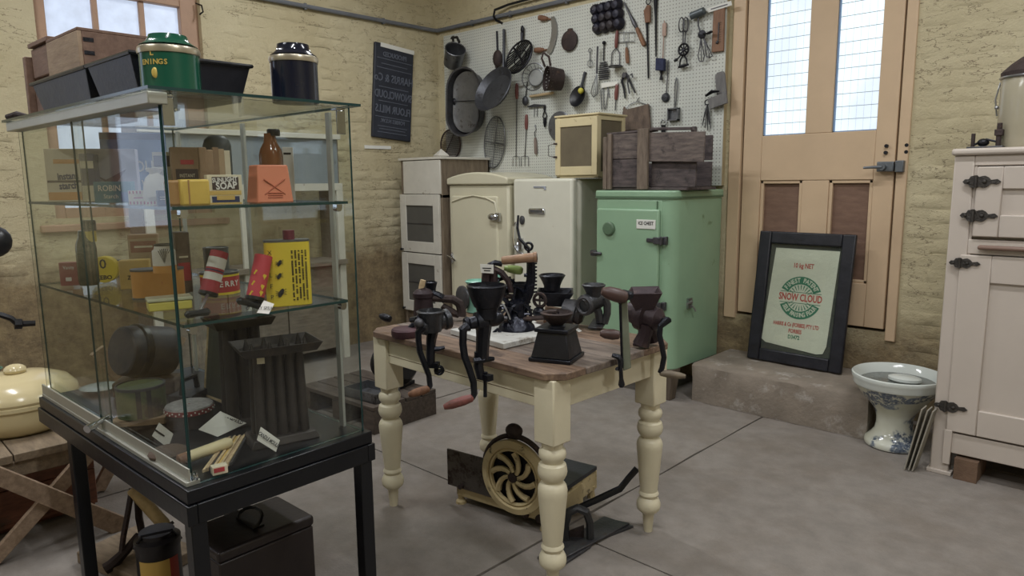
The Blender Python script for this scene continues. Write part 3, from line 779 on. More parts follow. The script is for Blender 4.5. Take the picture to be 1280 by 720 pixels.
hinge(.1, 1.475, d1); hinge(.1, 1.315, d1); hinge(.062, 1.085, d2, .85); hinge(.052, .36, d2, .95)
m = MB(); m.span((-.012, -.012, 0.0), (.1, .07, .02)); m.box((.05, .03, .05), (.02, .02, .04)); m.build('foot', CABP, cb_, bevel=.003)
m = MB(); m.span((.085-.03, -.014, .06), (.09, .0, .24)); m.build('corner_block', CABP, cb_, bevel=.003)
BRK = M('brick_block', (112, 86, 66), .9, 0, .2, 8, .4)
m = MB(); m.box((0, 0, .054), (.1, .22, .107)); tag(m.build('brick_block', BRK, loc=V((-.69, 4.06, 0))), 'brown brick block propping up the cream cabinet', 'brick')

# things on top of the cabinet
P = V((-.755, 4.12, 1.6325))
hp = thing('hand_pump', 'small dark iron hand tool on a base plate on the cream cabinet', 'tool', P)
m = MB(); m.box((.0, 0, .006), (.15, .07, .012)); m.build('base_plate', IRON2, hp, bevel=.003)
MB().cyl((-.055, 0, .012), (-.055, 0, .075), .009).build('post', RUST, hp)
m = MB(); m.cyl((.05, 0, .012), (.05, 0, .12), .011); m.box((.05, 0, .075), (.035, .03, .03)); m.build('post', RUST, hp, bevel=.003)
m = MB(); m.sph((-.012, 0, .03), (.026, .022, .02)); m.tube([(-.05, 0, .02), (0, 0, .045), (.05, 0, .03)], .006); m.build('cam', IRON, hp)
jr = thing('glass_jar', 'tall ribbed glass jar with brown metal lid standing on the cream cabinet', 'jar', (-.60, 4.24, 1.6325))
JG = M('cloudy_jar_glass', (168, 160, 136), .15, 0, .1, 3, .1, 14)
m = MB(); m.lathe([(.13, 0), (.136, .01), (.136, .34), (.13, .355)], n=28); m.build('jar_body', JG, jr)
m = MB(); m.lathe([(.138, .335), (.14, .36), (.1, .40), (.06, .43), (.02, .435)], n=28); m.build('lid', RUST, jr)
m = MB(); m.ring((0, 0, .335), .139, .006, n=28); m.build('rim_band', STEEL, jr)
m = MB(); m.tube([(-.137, -.01, .32), (-.15, -.02, .24), (-.14, -.01, .16)], .004); m.sph((-.142, -.02, .2), .01); m.build('clip', STEEL, jr)

# ================================================================== pegboard and the tools hung on it
PBY = WY-.05                              # front face of the board
PX0, PX1, PZ0, PZ1 = -5.43, -2.452, 1.455, 2.905
def pegmat(key):
    m, nt, b = _base(key)
    co = _coord(nt, False, (1, 1, 1))
    sx = nt.nodes.new('ShaderNodeSeparateXYZ'); nt.links.new(co, sx.inputs[0])
    ds = []
    for k in (0, 2):
        d = nt.nodes.new('ShaderNodeMath'); d.operation = 'MULTIPLY'; d.inputs[1].default_value = 1/.0254; nt.links.new(sx.outputs[k], d.inputs[0])
        f = nt.nodes.new('ShaderNodeMath'); f.operation = 'FRACT'; nt.links.new(d.outputs[0], f.inputs[0])
        g = nt.nodes.new('ShaderNodeMath'); g.operation = 'SUBTRACT'; g.inputs[1].default_value = .5; nt.links.new(f.outputs[0], g.inputs[0])
        h = nt.nodes.new('ShaderNodeMath'); h.operation = 'POWER'; h.inputs[1].default_value = 2
        ab = nt.nodes.new('ShaderNodeMath'); ab.operation = 'ABSOLUTE'; nt.links.new(g.outputs[0], ab.inputs[0]); nt.links.new(ab.outputs[0], h.inputs[0])
        ds.append(h.outputs[0])
    ad = nt.nodes.new('ShaderNodeMath'); ad.operation = 'ADD'; nt.links.new(ds[0], ad.inputs[0]); nt.links.new(ds[1], ad.inputs[1])
    lt = nt.nodes.new('ShaderNodeMath'); lt.operation = 'LESS_THAN'; lt.inputs[1].default_value = .03; nt.links.new(ad.outputs[0], lt.inputs[0])
    base = _ramp(nt, _noise(nt, co, 2, 4), .3, lin((190, 194, 186)), .7, lin((206, 208, 198)))
    nt.links.new(_mix(nt, lt.outputs[0], base, lin((132, 130, 124))), b.inputs['Base Color'])
    b.inputs['Roughness'].default_value = .6
    return m
pb = thing('pegboard', 'large white perforated pegboard fixed to the back wall behind the kitchen tools', 'pegboard', (PX0, PBY, PZ0))
MB().span((0, 0, 0), (PX1-PX0, .006, PZ1-PZ0)).build('perforated_panel', pegmat('white_perforated_board'), pb, smooth=False)
BAT = MW('board_batten', (168, 150, 112), (190, 174, 134), (10, 10, 2))
w_, h_ = PX1-PX0, PZ1-PZ0
for a, b in (((0, 0), (.03, h_)), ((w_-.03, 0), (w_, h_)), ((.03, 0), (w_-.03, .03)), ((.03, h_-.03), (w_-.03, h_))):
    MB().span((a[0], .0062, a[1]), (b[0], .049, b[1])).build('batten', BAT, pb, smooth=False)

class Hang:
    """a tool on the board: p(px,py,off) is a point off metres in front of the board"""
    def __init__(s, name, label, cat, px, py, group=None):
        s.o = thing(name, label, cat, ony(px, py, PBY), 0, group); s.n = 0
    def p(s, px, py, off=.012): return ony(px, py, PBY-off)
    def pts(s, L, off=.012): return [s.p(*q) if len(q) == 3 else s.p(q[0], q[1], off) for q in L]
    def b(s, m, name, mat, **k): return m.build(name, mat, s.o, W=True, **k)
    def r(s, px, y0, y1): return abs(s.p(px, y0).z-s.p(px, y1).z)/2
def poly(h, L, off, t):
    """outline in px on the board given a thickness t towards the room"""
    return MB().slab([h.p(x, y, off) for x, y in L], (0, -t, 0))
SH = M('sheet_iron', (74, 76, 82), .45, .6, .2, 9, .2, 60, (50, 48, 50), .6, 8)

# tin mug hung sideways
h = Hang('tin_saucepan', 'grey tin dipper pan hung by its strap handle beside the corner', 'saucepan', 572, 55)
c = h.p(566, 80, .1); d = (V((.62, -.35, .62))).normalized(); R = axis(d)
m = MB(); m.lathe([(.004, 0), (.088, 0), (.096, .17), (.1, .175), (.096, .178), (.091, .172), (.084, .012), (.004, .01)], c, R, 24, cap=False); h.b(m, 'bowl', TIN)
m = MB(); m.tube([c+R@V((0, .095, .15)), c+R@V((.0, .15, .16))+V((0, 0, .03)), c+V((.02, -.03, .23)), c+V((.1, -.03, .225)), c+R@V((.0, .07, .18))+V((.07, 0, .0))], .014, 6, flat=.5); h.b(m, 'handle', BLACK)

h = Hang('ladle', 'dark iron ladle with a heart shaped bowl hung beside the long handled frying pan', 'ladle', 621, 40)
m = MB(); m.tube(h.pts([(621, 39), (621.5, 55), (622, 66)]), .008, 6, flat=1.5); h.b(m, 'handle', IRON)
m = MB(); m.sph(h.p(622, 73, .03), (.055, .03, .075)); m.sph(h.p(621, 83, .02), (.018, .015, .02)); h.b(m, 'bowl', RUST)

h = Hang('frying_pan', 'big dark frying pan hung upside down by a very long straight handle', 'frying pan', 630, 38)
m = MB(); m.tube(h.pts([(630, 37, .02), (630, 60, .06), (629.5, 93, .13)]), .012, 6, flat=1.4); h.b(m, 'handle', SH)
c = h.p(621, 115, .2)
R = axis((-.05, -1, .5)); rr = .212
m = MB(); m.lathe([(.003, 0), (rr*.78, 0), (rr, .05), (rr+.006, .052), (rr, .058), (rr*.76, .008), (.003, .006)], c, R, 32, cap=False); h.b(m, 'pan', SH)

h = Hang('slotted_skillet', 'black iron skillet with rows of open slots hung by a loop handle', 'skillet', 653, 33)
c = h.p(648.5, 71, .085); R = axis((-.05, -1, .4)); rr = .152
m = MB(); m.ring(c, rr, .009, R, 28)
x_, y_, z_ = R@V((1, 0, 0)), R@V((0, 1, 0)), R@V((0, 0, 1))
dg = (x_*.7+y_*.72).normalized(); pg = dg.cross(z_)
m.tube([c-pg*rr*.98, c-z_*.02, c+pg*rr*.98], .012, 4)
for k in range(-6, 7):
    if k == 0: continue
    q = k*.0215; L_ = math.sqrt(max(0, .148**2-q*q))
    m.tube([c+pg*q-dg*L_+z_*0, c+pg*q-z_*.02, c+pg*q+dg*L_], .0058, 4)
m.ring(c-z_*.02, .07, .006, R, 20)
h.b(m, 'slotted_bowl', IRON)
m = MB(); m.tube([c+y_*rr*.98, h.p(652.5, 50, .03), h.p(653, 41, .025)], [.01, .012, .018], 6, flat=1.2); m.sph(h.p(653, 37, .025), (.02, .012, .035)); h.b(m, 'handle', IRON)

h = Hang('mezzaluna', 'curved steel chopping blade with two stubby wooden handles', 'chopping knife', 690, 25)
P = [(689, 21), (693, 20.5), (696, 30), (696.5, 42), (694, 54), (690, 65), (687, 68), (683, 65), (687, 56), (689, 46), (690, 36), (689, 27)]
h.b(poly(h, P, .012, .004), 'blade', STEEL)
for a, b in (((689, 24, .012), (673, 22, .03)), ((684, 62, .012), (668, 63, .03))):
    m = MB(); m.rod(h.p(*a), h.p(*b), [(0, .006), (.25, .007), (.3, .016), (.7, .024), (.95, .02), (1, .008)], 10); h.b(m, 'handle', WOODH)

h = Hang('wire_basket', 'round shallow wire strainer basket hung under the slotted skillet', 'strainer', 668, 80)
c = h.p(667, 96, .06); rr = h.r(667, 79, 113)
R = axis((.2, -1, .05))
WIREG = M('grey_wire', (120, 122, 124), .4, .8, .1, 6, 0)
m = MB(); m.ring(c, rr, .005, R, 24); m.ring(c-R@V((0, 0, .035)), rr*.62, .0045, R, 20)
for k in range(16):
    a = 2*PI*k/16; m.tube([c+R@V((rr*math.cos(a), rr*math.sin(a), 0)), c+R@V((rr*.62*math.cos(a), rr*.62*math.sin(a), -.035))], .0022, 4)
o = h.b(m, 'wire_rim', WIREG)
m = MB(); m.lathe([(.003, 0), (rr*.6, .0), (rr*.62, .004)], c-R@V((0, 0, .036)), R, 20, cap=False); h.b(m, 'mesh_base', M('fine_grey_mesh', (156, 158, 154), .6, .3, .1, 9, .3, 300))

h = Hang('perforated_saucepan', 'brown iron colander pan with holes and a strap loop handle', 'colander', 692, 77)
c = h.p(702, 100, .06); R = axis((-.62, -1, .08)); rr = .1
m = MB(); m.lathe([(.003, 0), (rr*.86, 0), (rr*1.0, .13), (rr*1.03, .134), (rr*.97, .134), (rr*.8, .008), (.003, .007)], c, R, 28, cap=False); o = h.b(m, 'pan', RUST)
m = MB()
for j, z in enumerate((.03, .055, .08, .105)):
    for k in range(20):
        a = 2*PI*(k+.5*(j % 2))/20; rq = rr*(.82+.16*z/.13)
        q = c+R@V((rq*math.cos(a)*.985, rq*math.sin(a)*.985, z)); m.sph(q, .0042, I3, 5, 3)
for k in range(5):
    for j in range(5):
        q = V(((k-2)*.028, (j-2)*.028, .011))
        m.sph(c+R@q, .0045, I3, 5, 3)
o2 = m.build('hole', WHITE, o, W=True); o2['kind'] = 'stuff'
m = MB(); q = c+R@V((-.02, .1, .12)); m.tube([q+V((-.03, 0, 0)), q+V((-.05, -.02, .07)), q+V((-.02, -.03, .11)), q+V((.03, -.02, .07)), q+V((.03, 0, 0))], .011, 6, flat=.5); h.b(m, 'handle', RUST)

h = Hang('girdle_plate', 'round brown flat iron plate with a short tab hung high on the board', 'griddle', 713, 40)
m = MB(); m.lathe([(.08, 0), (.083, .004), (.083, .014), (.078, .016), (.003, .015)], h.p(712.5, 51, .008), RX, 28); o = h.b(m, 'plate', RUST)
m = MB(); m.box(h.p(712.5, 38.5, .016), (.05, .012, .035)); m.box(h.p(712.5, 37, .02), (.025, .016, .02)); h.b(m, 'tab', RUST, bevel=.004)

# pan of twelve cups
h = Hang('muffin_pan', 'black cast iron pan with twelve round cups in a four by three grid', 'baking pan', 759, 4)
A, B, D = h.p(745.5, 13), h.p(772, 6.5), h.p(748, 35.5)
ux, uz = (B-A)/3, (D-A)/2
m = MB()
for i in range(4):
    for j in range(3):
        q = A+ux*i+uz*j; m = MB(); m.lathe([(.002, .052), (.028, .047), (.042, .028), (.046, .004), (.05, 0)], q, RX, 14, cap=False); h.b(m, 'cup', M('cup_iron', (54, 48, 52), .5, .4, .3, 6, .3, 60, (40, 40, 56), .5, 5))
m = MB(); m.tube([A+(-ux-uz)*.42, A+ux*3+(ux-uz)*.42, A+ux*3+uz*2+(ux+uz)*.42, A+uz*2+(uz-ux)*.42], .007, 6, True)
for i in range(4): m.tube([A+ux*i, A+ux*i+uz*2], .01, 5)
for j in range(3): m.tube([A+uz*j, A+uz*j+ux*3], .01, 5)
h.b(m, 'rim', IRON)

# big oval boiler lids
h = Hang('oval_boiler', 'large deep oval tin boiler with a wire bar across its mouth', 'boiler', 588, 95)
def stadium(rx, rz, n=14):
    P = []
    for i in range(n+1): a = PI*i/n; P.append((rx*math.cos(a), rz-rx+rx*math.sin(a)))
    for i in range(n+1): a = PI+PI*i/n; P.append((rx*math.cos(a), -(rz-rx)+rx*math.sin(a)))
    return P
def oval_dish(m, c, rx, rz, dep, th=.006, tilt=I3):
    S = [(rx*.86, rz*.9, 0), (rx, rz, dep), (rx+.012, rz+.012, dep), (rx+.012, rz+.012, dep+.008), (rx-.004, rz-.004, dep+.004), (rx*.84, rz*.88, th)]
    vs = []; n = len(stadium(1, 2))
    for a, b, y in S:
        for x, z in stadium(a, b): vs.append(c + tilt @ V((x, -y, z)))
    fs = []
    for j in range(len(S)-1):
        for i in range(n): k = (i+1) % n; fs.append((j*n+i, j*n+k, (j+1)*n+k, (j+1)*n+i))
    fs.append(tuple(range(n-1, -1, -1))); fs.append(tuple((len(S)-1)*n+i for i in range(n)))
    m.add(vs, fs)
c = h.p(589, 129, .045)
T_ = Matrix.Rotation(.16, 3, 'Z') @ Matrix.Rotation(.05, 3, 'Y')
m = MB(); oval_dish(m, c, .185, .305, .13, tilt=T_); h.b(m, 'body', IRON2)
m = MB(); oval_dish(m, c+V((.035, -.075, .0)), .15, .265, .012, tilt=T_); h.b(m, 'inner_tray', TIN)
m = MB(); m.tube([h.p(567, 127, .15), h.p(612, 125, .12)], .004); h.b(m, 'wire_bar', IRON)
m = MB(); m.lathe([(.034, 0), (.03, .012), (.02, .014)], h.p(568, 127, .155), axis((-.6, -1, 0)), 12); h.b(m, 'ear', IRON)

h = Hang('round_sieve', 'round dark woven wire sieve with a short handle above the meat safe', 'sieve', 563, 146)
c = h.p(563, 181, .02); rr = .145
m = MB(); m.ring(c, rr, .008, RX, 28); o = h.b(m, 'rim', RUST)
m = MB()
for k in range(-11, 12):
    q = k*.0125; L_ = math.sqrt(max(0, rr*rr-q*q))
    m.tube([c+V((q, 0, -L_)), c+V((q, .012, 0)), c+V((q, 0, L_))], .0022, 4); m.tube([c+V((-L_, 0, q)), c+V((0, .012, q)), c+V((L_, 0, q))], .0022, 4)
o2 = m.build('woven_wire', RUST, o, W=True); o2['kind'] = 'stuff'
m = MB(); m.tube([c+V((0, 0, rr)), h.p(565, 155), h.p(566.5, 146)], .006); m.tube([c+V((-.09, .0, -.1)), c+V((.08, -.01, .12))], .005); h.b(m, 'handle', RUST)

h = Hang('oval_wire_rack', 'pale oval wire cooling rack with crossbar hung low on the board', 'rack', 622, 151)
C_ = h.p(618, 178, .02); rx, rz = .135, .235
T_ = Matrix.Rotation(.14, 3, 'Y')
m = MB(); m.tube([C_+T_@V((rx*math.cos(a), 0, rz*math.sin(a))) for a in [2*PI*i/28 for i in range(28)]], .006, 6, True)
m.tube([C_+T_@V((-rx, -.003, 0)), C_+T_@V((rx, -.003, -.01))], .0055)
m.tube([C_+T_@V((.0, -.004, -rz)), C_+T_@V((.02, -.004, rz))], .004)
o = h.b(m, 'rim', WIREG)
m = MB()
for k in range(-6, 7):
    q = k*.02; L_ = rz*math.sqrt(max(0, 1-(q/rx)**2)); m.tube([C_+T_@V((q, 0, -L_)), C_+T_@V((q, 0, L_))], .002, 4)
for k in range(-10, 11):
    q = k*.022; L_ = rx*math.sqrt(max(0, 1-(q/rz)**2)); m.tube([C_+T_@V((-L_, 0, q)), C_+T_@V((L_, 0, q))], .002, 4)
o2 = m.build('cross_wire', WIREG, o, W=True); o2['kind'] = 'stuff'

# long forks
def fork(name, label, top, g0, g1, bot, tines, hm, rod=.005):
    h = Hang(name, label, 'fork', top[0], top[1])
    m = MB(); m.rod(h.p(*g0), h.p(*g1), [(0, .006), (.1, .013), (.6, .017), (.95, .012), (1, .006)], 10); h.b(m, 'handle', hm)
    m = MB(); m.tube(h.pts([g1, bot]), rod)
    x, y = bot; w = tines
    if w:
        for a in (-1, 0, 1): m.tube(h.pts([(x, y-1), (x+a*w, y), (x+a*w, y+12)]), .003, 4)
    h.b(m, 'shank', IRON2)
    return h
fork('toasting_fork', 'very long thin toasting fork with a dark red handle beside the big frying pan', (646, 103), (646, 104), (646, 124), (645, 196), 4, REDH, .004)
fork('toasting_fork', 'shorter toasting fork with bright red handle and square wire end', (658, 141), (658, 143), (657.8, 162), (656, 196), 4.5, REDH, .004)
h = Hang('small_ladle', 'small round bottomed ladle hung below the wire strainer basket', 'ladle', 659, 102)
m = MB(); m.tube(h.pts([(659, 102), (658, 113), (657, 122)]), .0045); h.b(m, 'handle', IRON)
m = MB(); m.sph(h.p(656.5, 126, .025), (.032, .022, .042)); h.b(m, 'bowl', SH)
h = Hang('wooden_stick', 'short pale wooden stick lying level on pegs under the colander pan', 'stick', 676, 118)
m = MB(); m.rod(h.p(662, 120.5, .02), h.p(692, 116, .03), [(0, .006), (.05, .011), (.95, .012), (1, .006)], 8); h.b(m, 'stick', PALEW)
h = Hang('chopper', 'small hand chopper with a wide grey blade and two thin rods', 'chopper', 671, 131)
h.b(poly(h, [(660, 133), (668, 130), (682, 131), (682, 132.5), (668, 134), (660, 134.5)], .014, .006), 'blade', IRON2)
for dx in (668, 671.5):
    MB().tube(h.pts([(dx, 134), (dx-.3, 146)]), .003).build('rod', IRON2, h.o, W=True)
h = Hang('small_knife', 'small knife with curled wire shank and brown handle hung beside the round tin lid', 'knife', 670, 156)
m = MB(); m.tube(h.pts([(669, 156, .003), (670, 162), (668, 166), (669, 172)]), .004); h.b(m, 'shank', IRON2)
m = MB(); m.rod(h.p(669, 172, .016), h.p(670, 193, .016), [(0, .008), (.2, .014), (.9, .015), (1, .008)], 8); h.b(m, 'handle', MW('greyed_handle', (110, 92, 84), (142, 124, 112), (12, 12, 3)))
h = Hang('tin_opener', 'old tin opener with open frame shank hung above the pale yellow safe', 'opener', 681, 132)
m = MB(); m.tube(h.pts([(681, 132), (680.5, 138)]), .01); m.tube(h.pts([(680.5, 138), (678.5, 146), (681, 150)]), .005); m.tube(h.pts([(681, 138), (683.5, 145), (681, 150)]), .005); h.b(m, 'shank', IRON)
m = MB(); m.rod(h.p(681, 147, .016), h.p(681, 159, .016), [(0, .014), (.5, .015), (1, .007)], 8); h.b(m, 'handle', IRON)
h = Hang('tin_disc', 'round grey tin lid with rings showing behind the pale yellow safe', 'lid', 697, 138)
c = h.p(700, 158, .006)
rr = .125
m = MB(); m.lathe([(rr, 0), (rr, .008), (rr*.93, .012), (rr*.9, .018), (rr*.7, .018), (rr*.66, .024), (rr*.4, .025), (rr*.36, .03), (.02, .031)], c, RX, 32); h.b(m, 'disc', TIN)
m = MB(); m.lathe([(.03, .03), (.026, .04), (.018, .044)], c, RX, 12); h.b(m, 'knob', TIN)

h = Hang('black_scoop', 'round black scoop with a yellow ball on its handle', 'scoop', 731, 89)
m = MB(); m.lathe([(.003, .0), (.05, .006), (.085, .03), (.088, .034), (.08, .032), (.045, .014), (.003, .01)], h.p(725, 122, .01), axis((-.1, -1, .25)), 20, cap=False); h.b(m, 'bowl', BLACK)
m = MB(); m.tube(h.pts([(726, 112, .03), (729, 100, .02), (731.5, 90, .012)]), [.012, .01, .012], 8, flat=1.3); h.b(m, 'handle', SH)
m = MB(); m.sph(h.p(726, 113.5, .045), .024); h.b(m, 'ball', M('yellow_ball', (206, 196, 60), .5, 0, .06, 6, 0))

def whisk(name, label, top, g1, bot, wid, mat=WIREG, n=5, hm=IRON2, hr=.008):
    h = Hang(name, label, 'whisk', *top)
    m = MB(); m.tube(h.pts([top, g1], .04), hr, 8); h.b(m, 'handle', hm)
    m = MB()
    a, b = h.p(*g1, .04), h.p(*bot, .04); L_ = (b-a); x = L_.cross(V((0, 1, 0))).normalized()
    for k in range(n):
        t = PI*k/n; dv = x*math.cos(t)+V((0, -1, 0))*math.sin(t)
        m.tube([a, a+L_*.5+dv*wid*.7, a+L_*.82+dv*wid, b, a+L_*.82-dv*wid, a+L_*.5-dv*wid*.7, a], .0022, 4)
    h.b(m, 'wires', mat)
whisk('whisk', 'long thin grey wire whisk with a dark rod handle', (747, 58), (746, 92), (742, 122), .03)
h = Hang('small_whisk', 'small pale wire whisk with a ring end above the black scoop', 'whisk', 737.5, 63)
m = MB(); m.ring(h.p(737.5, 63), .016, .003, RX, 12); m.tube(h.pts([(737.5, 65), (737.5, 74)]), .004)
for dx in (-3, 0, 3): m.tube(h.pts([(737.5, 74), (737.5+dx, 78), (737.5+dx, 82), (737.5, 84)]), .003, 4)
h.b(m, 'wires', WIREG)
h = Hang('spiral_whisk', 'flat spiral wire beater with a black knob handle', 'whisk', 755, 53)
m = MB(); m.tube(h.pts([(755, 54), (754.5, 76)]), .005, 6); m.sph(h.p(755, 53.5, .015), .015); h.b(m, 'handle', IRON)
m = MB(); P = []
for k in range(60):
    t = k/59; w_px = 2+5.5*math.sin(PI*min(1, t*.62+.1)); P.append(h.p(754.5+w_px*math.sin(k*.95), 77+23*t, .015+.012*math.cos(k*.95)))
m.tube(P, .0032, 4); h.b(m, 'coil', IRON2)
h = Hang('potato_masher', 'wire potato masher with a dark red wooden handle', 'masher', 771, 40)
m = MB(); m.rod(h.p(771.5, 38, .016), h.p(770, 60, .016), [(0, .007), (.1, .013), (.6, .016), (.95, .012), (1, .007)], 10); h.b(m, 'handle', REDH)
m = MB(); m.tube(h.pts([(770, 60), (765, 66), (764, 83)]), .004); m.tube(h.pts([(770, 60), (774.5, 66), (774.5, 83)]), .004); h.b(m, 'arms', IRON2)
m = MB(); m.lathe([(.055, 0), (.058, .006), (.05, .012), (.01, .012)], h.p(769.5, 84, .05), I3, 16); h.b(m, 'plate', IRON2)
h = Hang('toast_rack_fork', 'square wire toasting frame with a turned wooden handle', 'toaster', 783, 42)
m = MB(); z0 = [(773, 41), (793, 40), (793, 52), (773, 53)]
m.tube(h.pts(z0), .0035, 5, True); m.tube(h.pts([(780, 41), (780, 53)]), .003, 4); m.tube(h.pts([(785, 41), (785, 52.5)]), .003, 4); m.tube(h.pts([(783, 53), (783, 60)]), .004); h.b(m, 'wire_frame', WIREG)
m = MB(); m.rod(h.p(783, 59, .016), h.p(784.5, 79, .016), [(0, .006), (.1, .012), (.7, .016), (1, .012)], 10); h.b(m, 'handle', WOODH)
h = Hang('sharpening_steel', 'tapered knife steel with wooden handle hung aslant beside the twelve cup pan', 'sharpening steel', 781, 4)
m = MB(); m.rod(h.p(780, 3, .016), h.p(796, 36, .016), [(0, .006), (.5, .01), (.8, .017), (.97, .012), (1, .008)], 10); h.b(m, 'steel', IRON2)
m = MB(); m.rod(h.p(796, 35, .016), h.p(805.5, 57, .016), [(0, .012), (.1, .016), (.9, .018), (1, .014)], 10); h.b(m, 'handle', WOODH)
h = Hang('long_poker', 'long poker with a flat wooden paddle grip', 'poker', 811, 4)
h.b(poly(h, [(806, 14), (810, 6.5), (814, 7), (814, 28), (807.5, 29)], .012, .018), 'grip', WOODH, bevel=.004)
m = MB(); m.tube(h.pts([(808.5, 28), (809, 40), (810.5, 98)]), [.011, .007, .006], 8); m.ring(h.p(810.5, 2, .014), .02, .004, RX, 14); h.b(m, 'rod', IRON)
h = Hang('black_spike', 'plain black iron spike hung close to the wooden grip poker', 'poker', 819.5, 2)
m = MB(); m.tube(h.pts([(819.5, -8), (819.5, 3), (819.7, 20), (820, 71)]), [.02, .016, .009, .005], 8); h.b(m, 'rod', IRON)
h = Hang('pot_brush', 'dark blue square pot brush on a long thin rod', 'brush', 830, 26)
m = MB(); m.tube(h.pts([(830.5, 26), (829.5, 50), (828.5, 74)]), .004); m.box(h.p(830.5, 37, .014), (.03, .01, .09)); h.b(m, 'rod', M('pinkish_rod', (170, 140, 124), .6))
h.b(poly(h, [(822.5, 73), (832.5, 73.5), (832.5, 89), (822, 88.5)], .012, .035), 'head', M('navy_bristle', (40, 46, 78), .8, 0, .3, 20, .4, 80), bevel=.004)
m = MB(); m.rod(h.p(827, 89, .02), h.p(826.5, 100, .02), [(0, .013), (.4, .007), (1, .015)], 8); h.b(m, 'handle', IRON)
h = Hang('skimming_ladle', 'thin grey long handled ladle with a small round bowl', 'ladle', 835, 75)
m = MB(); m.tube(h.pts([(835.5, 75), (834.5, 95), (833, 117)]), .004); h.b(m, 'handle', IRON2)
m = MB(); m.lathe([(.003, .02), (.025, .018), (.034, .004), (.036, 0)], h.p(832, 122, .006), RX, 16, cap=False); h.b(m, 'bowl', SH)
h = Hang('square_scoop', 'square tin scoop on a looped wire handle', 'scoop', 845, 97)
m = MB(); m.tube(h.pts([(845.5, 97), (844, 105), (843.5, 122), (843, 136)]), .004); m.tube(h.pts([(845.5, 97), (847.5, 105), (845.5, 124), (843.5, 136)]), .004); h.b(m, 'handle', WIREG)
m = MB(); c = h.p(842.5, 143, .014)
for a, b in (((-.045, -.045), (-.037, .045)), ((.037, -.045), (.045, .045)), ((-.045, -.045), (.045, -.037)), ((-.045, .037), (.045, .045))):
    m.span(c+V((a[0], -.022, a[1])), c+V((b[0], .01, b[1])))
m.box(c+V((0, .006, 0)), (.08, .006, .08)); h.b(m, 'pan', TIN)

def eggbeater(label, top, hubc, loops, up, hm, gm):
    h = Hang('egg_beater', label, 'egg beater', *top)
    return h
h = Hang('egg_beater', 'black geared rotary egg beater hung upside down with its hoop handle below', 'egg beater', 855, 25)
for dx in (-3.2, 2.2):
    m = MB(); m.ring(h.p(855+dx, 31, .03), .022, .004, RX @ RZ(0), 18, 5, 2.3); m.ring(h.p(855+dx, 31, .03), .022, .004, Matrix.Rotation(1.2, 3, 'Z') @ RX, 18, 5, 2.3); h.b(m, 'whisk_loop', IRON2)
m = MB(); m.tube(h.pts([(854, 38), (853.8, 56)], .03), .005); m.tube(h.pts([(857, 38), (856, 56)], .03), .005); h.b(m, 'shaft', IRON2)
c = h.p(854.5, 62, .035)
m = MB(); m.ring(c, .04, .007, RX, 20); m.lathe([(.012, -.006), (.012, .008)], c, RX, 10)
for k in range(4): a = PI*k/4; m.tube([c+V((.04*math.cos(a), 0, .04*math.sin(a))), c-V((.04*math.cos(a), 0, .04*math.sin(a)))], .005, 4)
h.b(m, 'gear_wheel', IRON)
m = MB(); m.tube([c+V((0, -.01, -.01)), h.p(850, 70, .05), h.p(847, 74, .05)], .005); m.rod(h.p(847, 74, .05), h.p(842.5, 76.5, .06), [(0, .009), (.5, .012), (1, .009)], 8); h.b(m, 'crank', IRON)
m = MB(); m.tube(h.pts([(854.5, 68), (850.5, 75), (849.5, 82), (854, 82), (859, 80), (858, 74), (855, 68)], .03), .006, 6); m.rod(h.p(848, 84, .03), h.p(860.5, 80.5, .03), [(0, .008), (.5, .013), (1, .008)], 8); h.b(m, 'handle', IRON)
h = Hang('egg_beater', 'rotary egg beater with a dark roller grip on top and two hanging wire loops', 'egg beater', 872, 18)
m = MB(); m.rod(h.p(863, 20.5, .04), h.p(881, 13, .04), [(0, .016), (.05, .026), (.95, .026), (1, .016)], 12); h.b(m, 'roller_grip', M('grey_roller', (84, 92, 96), .4, .3, .1, 6, .1))
m = MB(); m.rod(h.p(864, 23.5, .02), h.p(881, 17, .02), [(0, .008), (1, .008)], 8); m.tube(h.pts([(872.5, 21), (873, 32), (877, 46)], .03), .006); h.b(m, 'stem', IRON2)
c = h.p(877.5, 43, .035)
m = MB(); m.lathe([(.03, -.004), (.03, .006), (.012, .01)], c, RX, 14); m.tube([c, h.p(883, 42, .05), h.p(886, 41, .05)], .006); m.rod(h.p(884, 42, .05), h.p(890, 39.5, .06), [(0, .008), (.5, .011), (1, .008)], 8); h.b(m, 'gear_wheel', IRON)
for x0, x1, y1 in ((876, 876.5, 77), (879.5, 886.5, 72)):
    m = MB()
    for s in (-1, 1): m.tube(h.pts([(x0, 46), (x0+(x1-x0)*.5+s*1.5, 58), (x1+s*4, 70), (x1+s*2.5, y1-1), (x1, y1)], .03), .004, 5)
    m.tube(h.pts([(x0, 46), (x1, 68, .045), (x1, y1, .03)], .03), .003, 5); h.b(m, 'whisk_loop', IRON2)

